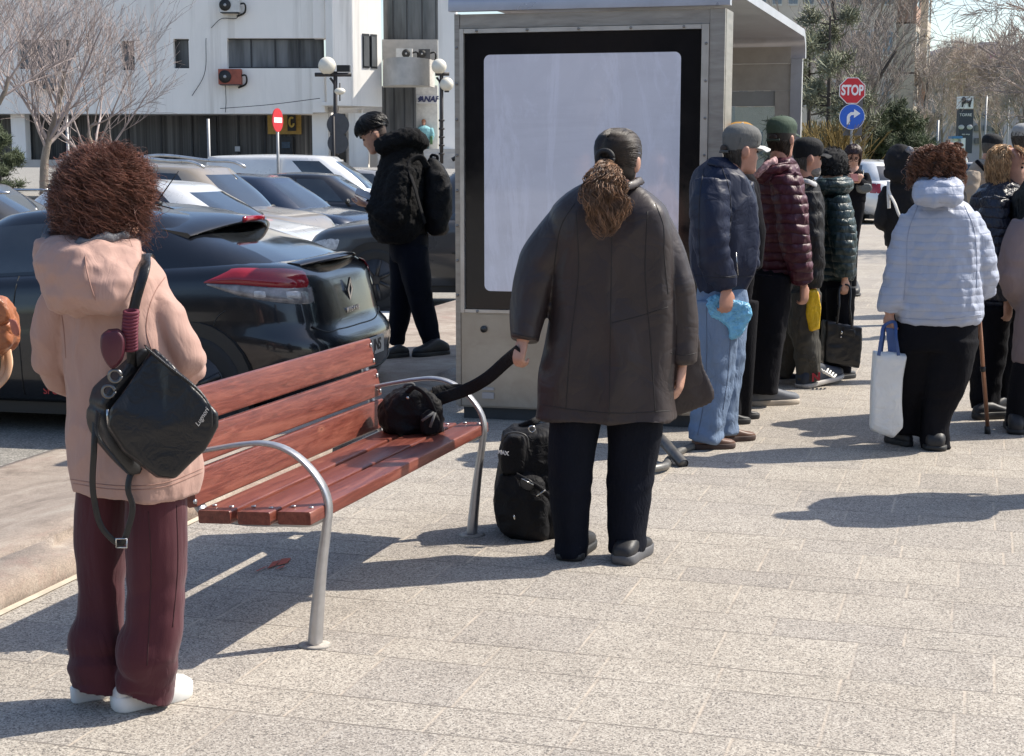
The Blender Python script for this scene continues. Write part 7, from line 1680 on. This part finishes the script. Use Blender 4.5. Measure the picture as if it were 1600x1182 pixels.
c_ = thing('bowl_lamp', 'small white bowl lamp on a short bracket beside the globe street lamp', 'lamp', tuple(P(530, 150, 44.7))); mb = MB(); mb.ell(P(531, 143, 44.7), (.16, .16, .10)); mb.obj('bowl', GLOBE, c_); mb = MB(); mb.tube([P(531, 130, 44.7), P(531, 158, 44.7)], .02, 6); mb.obj('stem', DPOST, c_)
lamp('street lamp with two cream globes at the edge of the bus shelter', 690, 50, [(686, 104, 11.5), (698, 132, 10.5)], 114, (680, 702, 116))
def sign_post(label, cat, px, y0, D, r=.035, mat=POST, name='road_sign', grp='road signs'):
    t = thing(name, label, cat, tuple(P(px, 256, D)), 0, grp); mb = MB(); mb.tube([(P(px, 200, D)[0], D + .04, -.25), (P(px, 200, D)[0], D + .04, P(px, y0, D)[2])], r, 10); mb.obj('post', mat, t); return t
def disc(mb, c, r, n, th=.02, rot=0, yaw=0, off=0):
    ax = np.array((math.cos(yaw), math.sin(yaw), 0)); nv = np.array((math.sin(yaw), -math.cos(yaw), 0)); up = np.array((0, 0, 1.))
    mb.prism([c + nv * off + ax * r * math.cos(rot + k * 2 * PI / n) + up * r * math.sin(rot + k * 2 * PI / n) for k in range(n)], nv * th); return ax, nv
RED = M('sign_red', (.52, .02, .03), .45, var=.06); WHT = M('sign_white_film', (.75, .75, .76), .5, var=.04); BLU = M('sign_blue', (.02, .11, .52), .45, var=.06)
t = sign_post('no entry sign turned almost edge on in front of the bank machine', 'road sign', 433, 172, 36)
c = P(433, 188, 36); mb = MB(); ax, nv = disc(mb, c, .27, 32, yaw=1.25); mb.obj('disc', RED, t, False)
mb = MB(); o = c + nv * .021; mb.prism([o + ax * a + np.array((0, 0, b)) for a, b in ((-.2, -.06), (.2, -.06), (.2, .06), (-.2, .06))], nv * .004); mb.obj('white_bar', WHT, t, False)
t = sign_post('two round road signs seen from behind on a dark pole near the entrance', 'road sign', 521, 182, 44.2, mat=DPOST)
for y, r in ((195, .32), (224, .30)): mb = MB(); disc(mb, P(528, y, 44.3), r, 28, yaw=.25); mb.obj('disc', M('sign_back', (.06, .062, .068), .5), t, False)
for px, y0, lb_ in ((104, 178, 'thin grey post leaning beside the bare tree'), (325, 186, 'thin grey post with clamps before the glazed ground floor')): sign_post(lb_, 'post', px, y0, 40, .04, POST, 'metal_post', None)
# STOP and turn right
t = sign_post('STOP sign above a blue turn right sign on a grey post', 'road sign', 1331, 124, 42, .04)
mb = MB(); boxpx(mb, 1318, 128, 1348, 212, 42.08, .03); mb.obj('back_board', M('board_grey', (.10, .10, .105), .6), t, False)
c = P(1331.5, 142, 42); mb = MB(); disc(mb, c, .375, 8, rot=PI / 8); sd = mb.obj('stop_plate', WHT, t, False); mb = MB(); disc(mb, c, .352, 8, .006, PI / 8, 0, .021); mb.obj('stop_field', RED, sd, False)
link('stop_letters', text_mesh('STOP', .335, c + (0, -.029, 0), (.80, 0, 0), (0, 0, 1), .002, bold=.012), WHT, sd, False)
sd.children[-1].data.transform(Matrix.Translation(Vector(c - np.array(origin(sd)))) @ Matrix.Diagonal((.74, 1, 1.1, 1)) @ Matrix.Translation(-Vector(c - np.array(origin(sd)))))
c = P(1331, 183, 42); mb = MB(); disc(mb, c, .345, 36); sd = mb.obj('turn_plate', WHT, t, False); mb = MB(); disc(mb, c, .33, 36, .006, 0, 0, .021); mb.obj('turn_field', BLU, sd, False)
mb = MB(); arr = [(-.14, -.20), (-.06, -.20), (-.06, -.0), (-.02, .045), (.05, .05), (.05, -.03), (.22, .09), (.05, .21), (.05, .13), (-.04, .125), (-.12, .06), (-.14, .0)]
mb.prism([c + np.array((a, -.029, b)) for a, b in arr], (0, -.004, 0)); mb.obj('turn_arrow', WHT, sd, False)
# supermarket totem
t = thing('totem_sign', 'tall dark supermarket totem sign with a white lion panel on top', 'sign', tuple(P(1509, 252, 78)))
mb = MB(); boxpx(mb, 1498, 171, 1520, 240, 78, .5); mb.obj('board', M('totem_dark', (.030, .038, .055), .5, var=.15), t, False)
mb = MB(); boxpx(mb, 1500, 151, 1521, 170, 77.9, .6); lp = mb.obj('logo_panel', WHT, t, False)
lion = [(-.42, -.40), (-.28, -.40), (-.25, -.16), (-.05, -.08), (.16, -.10), (.14, -.22), (.20, -.40), (.34, -.40), (.31, -.28), (.36, -.12), (.38, .06), (.44, .16), (.42, .34), (.36, .36), (.36, .20), (.32, .14), (.10, .14), (-.06, .16), (-.08, .32), (-.18, .42), (-.34, .42), (-.42, .32), (-.46, .16), (-.36, .08), (-.40, -.02), (-.38, -.20)]
c = P(1510.5, 160, 77.88); mb = MB(); mb.prism([c + np.array((a * .60, 0, b * .60)) for a, b in lion], (0, -.02, 0)); mb.obj('lion', MATS['logo_black'], lp, False)
link('totem_letters', text_mesh('TORRE', .20, P(1509, 180, 77.98), (1, 0, 0), (0, 0, 1), .01), WHT, t, False); link('totem_letters', text_mesh('non stop', .11, P(1509, 210, 77.98), (1, 0, 0), (0, 0, 1), .01), WHT, t, False)
for x in (1502, 1515): mb = MB(); mb.ell(P(x, 199, 77.95), (.15, .03, .12)); mb.obj('pictogram', M('totem_grey', (.4, .41, .42), .5), t)
t = thing('kiosk', 'narrow white and blue ticket kiosk below the totem sign', 'kiosk', tuple(P(1498, 252, 66))); mb = MB(); boxpx(mb, 1490, 216, 1508, 254, 66, .5); mb.obj('cabinet', WHT, t, False); mb = MB(); boxpx(mb, 1488, 213, 1504, 217, 65.8, .6); mb.obj('blue_top', M('kiosk_blue', (.06, .20, .42), .5), t, False); mb = MB(); boxpx(mb, 1497, 218, 1501, 253, 65.97, .03); mb.obj('slot_panel', M('kiosk_grey', (.25, .26, .27), .5), t, False)
for px, y0, D, lb_ in ((1540, 150, 85, 'thin light pole right of the totem sign'), (1466, 188, 70, 'thin grey pole left of the totem sign'), (1575, 150, 90, 'pale pole near the right edge among bare trees')): sign_post(lb_, 'post', px, y0, D, .05, POST, 'metal_post', None)

# ================================================================== TREES AND SHRUBS
def grow(paths, rads, n, L, spread, up, g, S_=8, tr=(.25, 1.0), wob=.06, rk=.6, droop=0):
    """children of every parent path: (N,S,3) -> (N*n,S,3)"""
    N_, Sp, _ = paths.shape; pid = np.repeat(np.arange(N_), n); t = g.uniform(*tr, len(pid)) * (Sp - 1); i = np.minimum(t.astype(int), Sp - 2); f = (t - i)[:, None]
    st = paths[pid, i] * (1 - f) + paths[pid, i + 1] * f; tg = paths[pid, i + 1] - paths[pid, i]; tg /= np.linalg.norm(tg, axis=1)[:, None] + 1e-9
    r0 = (rads[pid, i] * (1 - f[:, 0]) + rads[pid, i + 1] * f[:, 0]) * rk * g.uniform(.7, 1.05, len(pid))
    rv = g.normal(0, 1, (len(pid), 3)); rv -= (rv * tg).sum(1)[:, None] * tg; rv /= np.linalg.norm(rv, axis=1)[:, None]
    d = tg * math.cos(spread) + rv * math.sin(spread) * g.uniform(.6, 1.3, len(pid))[:, None] + np.array((0, 0, up)); d /= np.linalg.norm(d, axis=1)[:, None]
    ln = L * g.uniform(.55, 1.15, len(pid)) * (1.15 - .5 * (t / (Sp - 1)))
    out = [st]
    for s in range(S_ - 1):
        d = d + g.normal(0, wob, d.shape) + np.array((0, 0, .05 * up - droop * s / S_)); d /= np.linalg.norm(d, axis=1)[:, None]; out.append(out[-1] + d * (ln / (S_ - 1))[:, None])
    return np.stack(out, 1), r0[:, None] * np.linspace(1, .35, S_)[None]
def bare_tree(label, trunk, r0, spec, bark, seed, group='bare trees', k=(8, 5, 4, 3, 3), thick=0, twig=.004, stuff=False, name='bare_tree'):
    g = np.random.default_rng(seed); tp = spline(np.array(trunk, float), 14); P0 = tp[None]; R0 = np.linspace(r0, r0 * .35, 14)[None]
    t = thing(name, label, 'tree', tuple(trunk[0]), 0, group)
    V, Q = strands(P0, R0, 10); link('trunk', fastmesh('trunk', V, Q), bark, t)
    Vs, Qs, nv = [], [], 0; pp, rr = P0, R0
    for li, (n, L, sp, up, tr) in enumerate(spec):
        pp, rr = grow(pp, np.maximum(rr, twig), n, L, sp, up, g, tr=tr, wob=.05 + .02 * li); rr = np.maximum(rr, twig)
        V, Q = strands(pp, rr, 5 if li == 0 else 3); Vs.append(V); Qs.append(Q + nv); nv += len(V)
    link('crown', fastmesh('crown', np.concatenate(Vs), np.concatenate(Qs)), MATS[bark.name + '_twig'] if bark.name + '_twig' in MATS else bark, t)
    return t
bark1 = M('pale_bark', (.27, .225, .18), .9, var=.3, vs=6, bump=[(12, .6), (50, .4)], stretch=(1, 1, .3)); M('pale_bark_twig', (.36, .30, .28), .85, var=.4, vs=2)
bark2 = M('dark_bark', (.070, .058, .050), .9, var=.3, vs=6); M('dark_bark_twig', (.26, .22, .195), .9, var=.3, vs=1)
bark3 = M('far_bark', (.17, .145, .125), .9, var=.3, vs=2); M('far_bark_twig', (.40, .34, .30), .9, var=.35, vs=.4)
A_ = lambda x, y, D=36: P(x, y, D)
zg = lambda q, z=-.25: np.array((q[0], q[1], z))
bare_tree('larger bare pruned tree in front of the white office block at left', [zg(A_(66, 250)), A_(74, 225), A_(88, 180), A_(96, 140), A_(100, 112)], .13, [(11, 3.3, 1.0, .45, (.5, 1)), (8, 1.9, .65, .40, (.2, 1)), (5, 1.0, .55, .35, (.2, 1)), (2, .5, .5, .2, (.2, 1))], bark1, 11, twig=.0045)
bare_tree('smaller forked bare tree just right of the larger pruned one', [zg(A_(146, 250, 38)), A_(143, 225, 38), A_(138, 203, 38), A_(152, 190, 38)], .10, [(9, 3.6, .95, .40, (.45, 1)), (8, 2.0, .65, .35, (.2, 1)), (5, 1.05, .55, .3, (.2, 1)), (2, .5, .5, .2, (.2, 1))], bark1, 12, twig=.0045)
bare_tree('bare tree whose branches reach in from the left edge of the photo', [zg(A_(-70, 250, 33)), A_(-66, 215, 33), A_(-40, 180, 33), A_(0, 160, 33), A_(14, 120, 33)], .12, [(9, 2.8, .95, .45, (.4, 1)), (8, 1.6, .65, .40, (.2, 1)), (4, .9, .55, .35, (.2, 1)), (2, .5, .5, .2, (.2, 1))], bark1, 13, twig=.0045)
B2 = lambda x, y, D=52: P(x, y, D)
SPB = [(9, 3.6, .85, .55, (.3, 1)), (7, 2.2, .7, .5, (.2, 1)), (5, 1.2, .6, .4, (.2, 1)), (4, .7, .55, .3, (.2, 1))]
bare_tree('dark bare tree rising behind the bus shelter roof', [zg(B2(1300, 250)), B2(1305, 180), B2(1312, 90), B2(1300, 0)], .16, SPB, bark2, 21, twig=.008)
bare_tree('dark bare tree before the apartment block right of the shelter', [zg(B2(1375, 250, 58)), B2(1372, 190, 58), B2(1362, 110, 58), B2(1370, 30, 58)], .15, SPB, bark2, 22, twig=.008)
bare_tree('bare tree leaning over the stop sign from behind the evergreen', [zg(B2(1345, 250, 48)), B2(1350, 200, 48), B2(1365, 140, 48), B2(1400, 80, 48)], .12, [(9, 3.0, .8, .4, (.3, 1)), (6, 1.8, .7, .4, (.2, 1)), (5, 1.0, .6, .3, (.2, 1)), (4, .6, .55, .3, (.2, 1))], bark2, 25, twig=.007)
bare_tree('tall bare tree reaching in at the top right corner of the photo', [zg(P(1700, 250, 26)), P(1695, 150, 26), P(1680, 60, 26), P(1640, -20, 26)], .15, [(9, 2.3, .9, .05, (.45, 1)), (7, 1.3, .7, .05, (.2, 1)), (5, .8, .6, .0, (.2, 1)), (4, .45, .55, .0, (.2, 1))], bark2, 23, twig=.0045)
far_lab = ['first grey brown bare street tree left of the totem sign', 'bushy grey brown bare tree directly behind the totem sign', 'far bare tree above the pale poles at right', 'broad far bare tree left of the pink building corner', 'far bare tree nearest the right edge behind the lamp poles', 'far slim bare tree between the totem sign and the magenta billboard']
for i, (px, D, h_) in enumerate(((1442, 92, 7.6), (1500, 105, 9.0), (1556, 96, 8.0), (1470, 125, 9.5), (1600, 88, 8.0), (1530, 118, 8.8))):
    b0 = zg(P(px, 250, D)); bare_tree(far_lab[i], [b0, b0 + (.1, 0, h_ * .25), b0 + (-.1, 0, h_ * .5), b0 + (.1, 0, h_ * .8)], .14, [(12, h_ * .38, .8, .5, (.25, 1)), (7, h_ * .24, .7, .45, (.15, 1)), (5, h_ * .14, .65, .35, (.1, 1)), (4, h_ * .09, .6, .2, (.1, 1))], bark3, 40 + i, 'bare street trees far off', twig=.011, name='street_tree')
# evergreens: needle tufts carried on limbs
def evergreen(name, label, cat, base, h_, rad, seed, nb=46, col=(.035, .052, .028), prof=None, tuft=13, nl=.30, low=.1, group=None):
    g = np.random.default_rng(seed); t = thing(name, label, cat, tuple(base), 0, group); base = np.array(base)
    V, Q = strands(np.stack([base + (0.02 * math.sin(s * 5), .0, h_ * .95 * s) for s in np.linspace(0, 1, 10)])[None], np.linspace(.11, .03, 10)[None], 8); link('trunk', fastmesh('trunk', V, Q), bark2, t)
    zz = g.uniform(low, 1, nb); az = g.random(nb) * 2 * PI; L = rad * np.array([prof(z) for z in zz]) * g.uniform(.6, 1.15, nb); s = np.linspace(0, 1, 8)
    br = base + np.stack([np.cos(az)[:, None] * L[:, None] * s, np.sin(az)[:, None] * L[:, None] * s, (zz * h_ * .93)[:, None] + L[:, None] * (.30 * s ** 1.6 - .05 * s) + .0 * s], -1)
    sub, rs = grow(br, np.full(br.shape[:2], .03), 6, rad * .34, .75, .15, g, S_=6, tr=(.25, 1)); 
    V1, Q1 = strands(br, np.linspace(.035, .012, 8)[None] * np.ones((nb, 1)), 4); V2, Q2 = strands(sub, np.full(sub.shape[:2], .009), 3); link('limbs', fastmesh('limbs', np.concatenate([V1, V2]), np.concatenate([Q1, Q2 + len(V1)])), bark2, t)
    tips = np.concatenate([sub[:, k] for k in (2, 3, 4, 5)] + [br[:, k] for k in (5, 6, 7)]); tips = np.repeat(tips, tuft, 0); d = g.normal(0, 1, tips.shape) + np.array((0, 0, .5)); d /= np.linalg.norm(d, axis=1)[:, None]
    tips = tips + g.normal(0, nl * .28, tips.shape); ln = nl * g.uniform(.5, 1.2, len(tips))[:, None]
    V, Q = strands(np.stack([tips, tips + d * ln * .5, tips + d * ln], 1), np.array((.014, .016, .004)) * nl / .3, 3); link('crown', fastmesh('crown', V, Q), M('needles_' + name, col, .75, var=.45, vs=1.2, island=.35), t)
    return t
evergreen('pine_tree', 'dark green pine tree right behind the bus shelter', 'tree', zg(P(1292, 250, 44)), 6.0, 1.5, 5, 20, low=.25, tuft=7, prof=lambda z: (1 - z) ** .6 * .9 + .25, col=(.20, .21, .14))
evergreen('pine_tree', 'smaller loose pine tree between the shelter and the stop sign', 'tree', zg(P(1262, 250, 47)), 5.2, 1.3, 6, 16, low=.2, tuft=7, prof=lambda z: (1 - z) ** .6 * .9 + .3, col=(.19, .20, .135))
dome = lambda z: math.sqrt(max(0.02, 1 - (z * .9) ** 2))
evergreen('evergreen_shrub', 'broad dark evergreen shrub right of the stop sign', 'shrub', zg(P(1376, 250, 50), -.2), 3.3, 1.55, 7, 80, (.085, .105, .055), dome, 14, .22, .0)
evergreen('evergreen_shrub', 'low dark evergreen shrub left of the stop sign', 'shrub', zg(P(1318, 250, 52), -.2), 2.5, 1.2, 8, 56, (.085, .10, .055), dome, 12, .22, .0)
evergreen('evergreen_shrub', 'far rounded evergreen bush before the beige apartment block', 'shrub', zg(P(1408, 250, 66), -.2), 3.0, 1.4, 9, 50, (.09, .11, .06), dome, 12, .25, .0)
evergreen('evergreen_shrub', 'dark clipped bush at the left edge below the office block', 'shrub', zg(P(-4, 250, 44), -.25), 2.8, .7, 10, 50, (.03, .036, .026), dome, 10, .16, .0)
g = np.random.default_rng(31); t = thing('shrub', 'yellow brown upright twiggy bush beside the shelter post', 'shrub', tuple(zg(P(1290, 250, 43), -.2)), 0); n_ = 900; b0 = np.array(zg(P(1290, 250, 43), -.2)); d = np.column_stack([g.normal(0, .2, n_), g.normal(0, .2, n_), np.ones(n_)]); ln = g.uniform(1.3, 2.75, n_)[:, None]
pa = np.stack([b0 + g.normal(0, .12, (n_, 3)) * (1, 1, 0) + d * ln * s + np.column_stack([d[:, 0], d[:, 1], 0 * d[:, 0]]) * .5 * s * s for s in np.linspace(0, 1, 6)], 1); V, Q = strands(pa, np.full((n_, 6), .010), 3); link('stems', fastmesh('stems', V, Q), M('forsythia', (.24, .17, .055), .8, var=.4, vs=4, island=.4), t)
# the street behind the photographer, seen only as reflections
bg_t = bare_tree('bare tree behind the photographer mirrored in the poster glass', [(-1.5, -22, 0), (-1.4, -22, 2.2), (-1.6, -22, 4.5)], .16, SPB[:3] + [(3, .7, .55, .3, (.2, 1))], bark2, 61, 'trees behind the photographer', twig=.01)
for i, (x, y) in enumerate(((-9, -26), (6.5, -24), (14, -30), (-18, -30), (1.5, -34))):
    c = bg_t.copy(); COL.objects.link(c); c.location = (x, y, 0); c['label'] = ['second', 'third', 'fourth', 'fifth', 'sixth'][i] + ' bare tree behind the photographer, outside the frame'
    for ch in bg_t.children: d = ch.copy(); COL.objects.link(d); d.parent = c
RB = thing('office_building', 'plain dark block added behind the photographer to darken reflections, outside the frame', 'building', (0, -60, 0)); mb = MB(); mb.box((0, -60, 8), (120, 10, 16)); mb.obj('wall', M('rear_dark', (.06, .055, .05), .9, var=.15, vs=.2), RB, False)  # unseen block, added dark so that reflections in glass and paint darken

for (x, y, rz, lb_, cl, nm) in ((-2.6, -13, .1, 'white hatchback behind the photographer, outside the frame', (.6, .6, .6), 'rear_white'), (2.8, -15, .0, 'silver hatchback behind the photographer, outside the frame', (.35, .35, .36), 'rear_silver')): generic(lb_, (x, y, .0), rz, 'hatch', cl, nm, group='cars behind the photographer')
# cables slung on the office facade
for k, pts in enumerate(([(300, 150, 57.9), (318, 120, 57.9), (322, 60, 57.9)], [(352, 133, 57.9), (353, 165, 57.9), (352, 176, 57.9)], [(330, 44, 57.9), (345, 30, 57.9), (372, 26, 57.9), (372, 18, 57.9)], [(344, 170, 57.6), (420, 164, 57.4), (500, 154, 57.2)])):
    mb = MB(); mb.tube([P(*q) for q in pts], .013, 5, 20); mb.obj('cable', TRIM, BD)
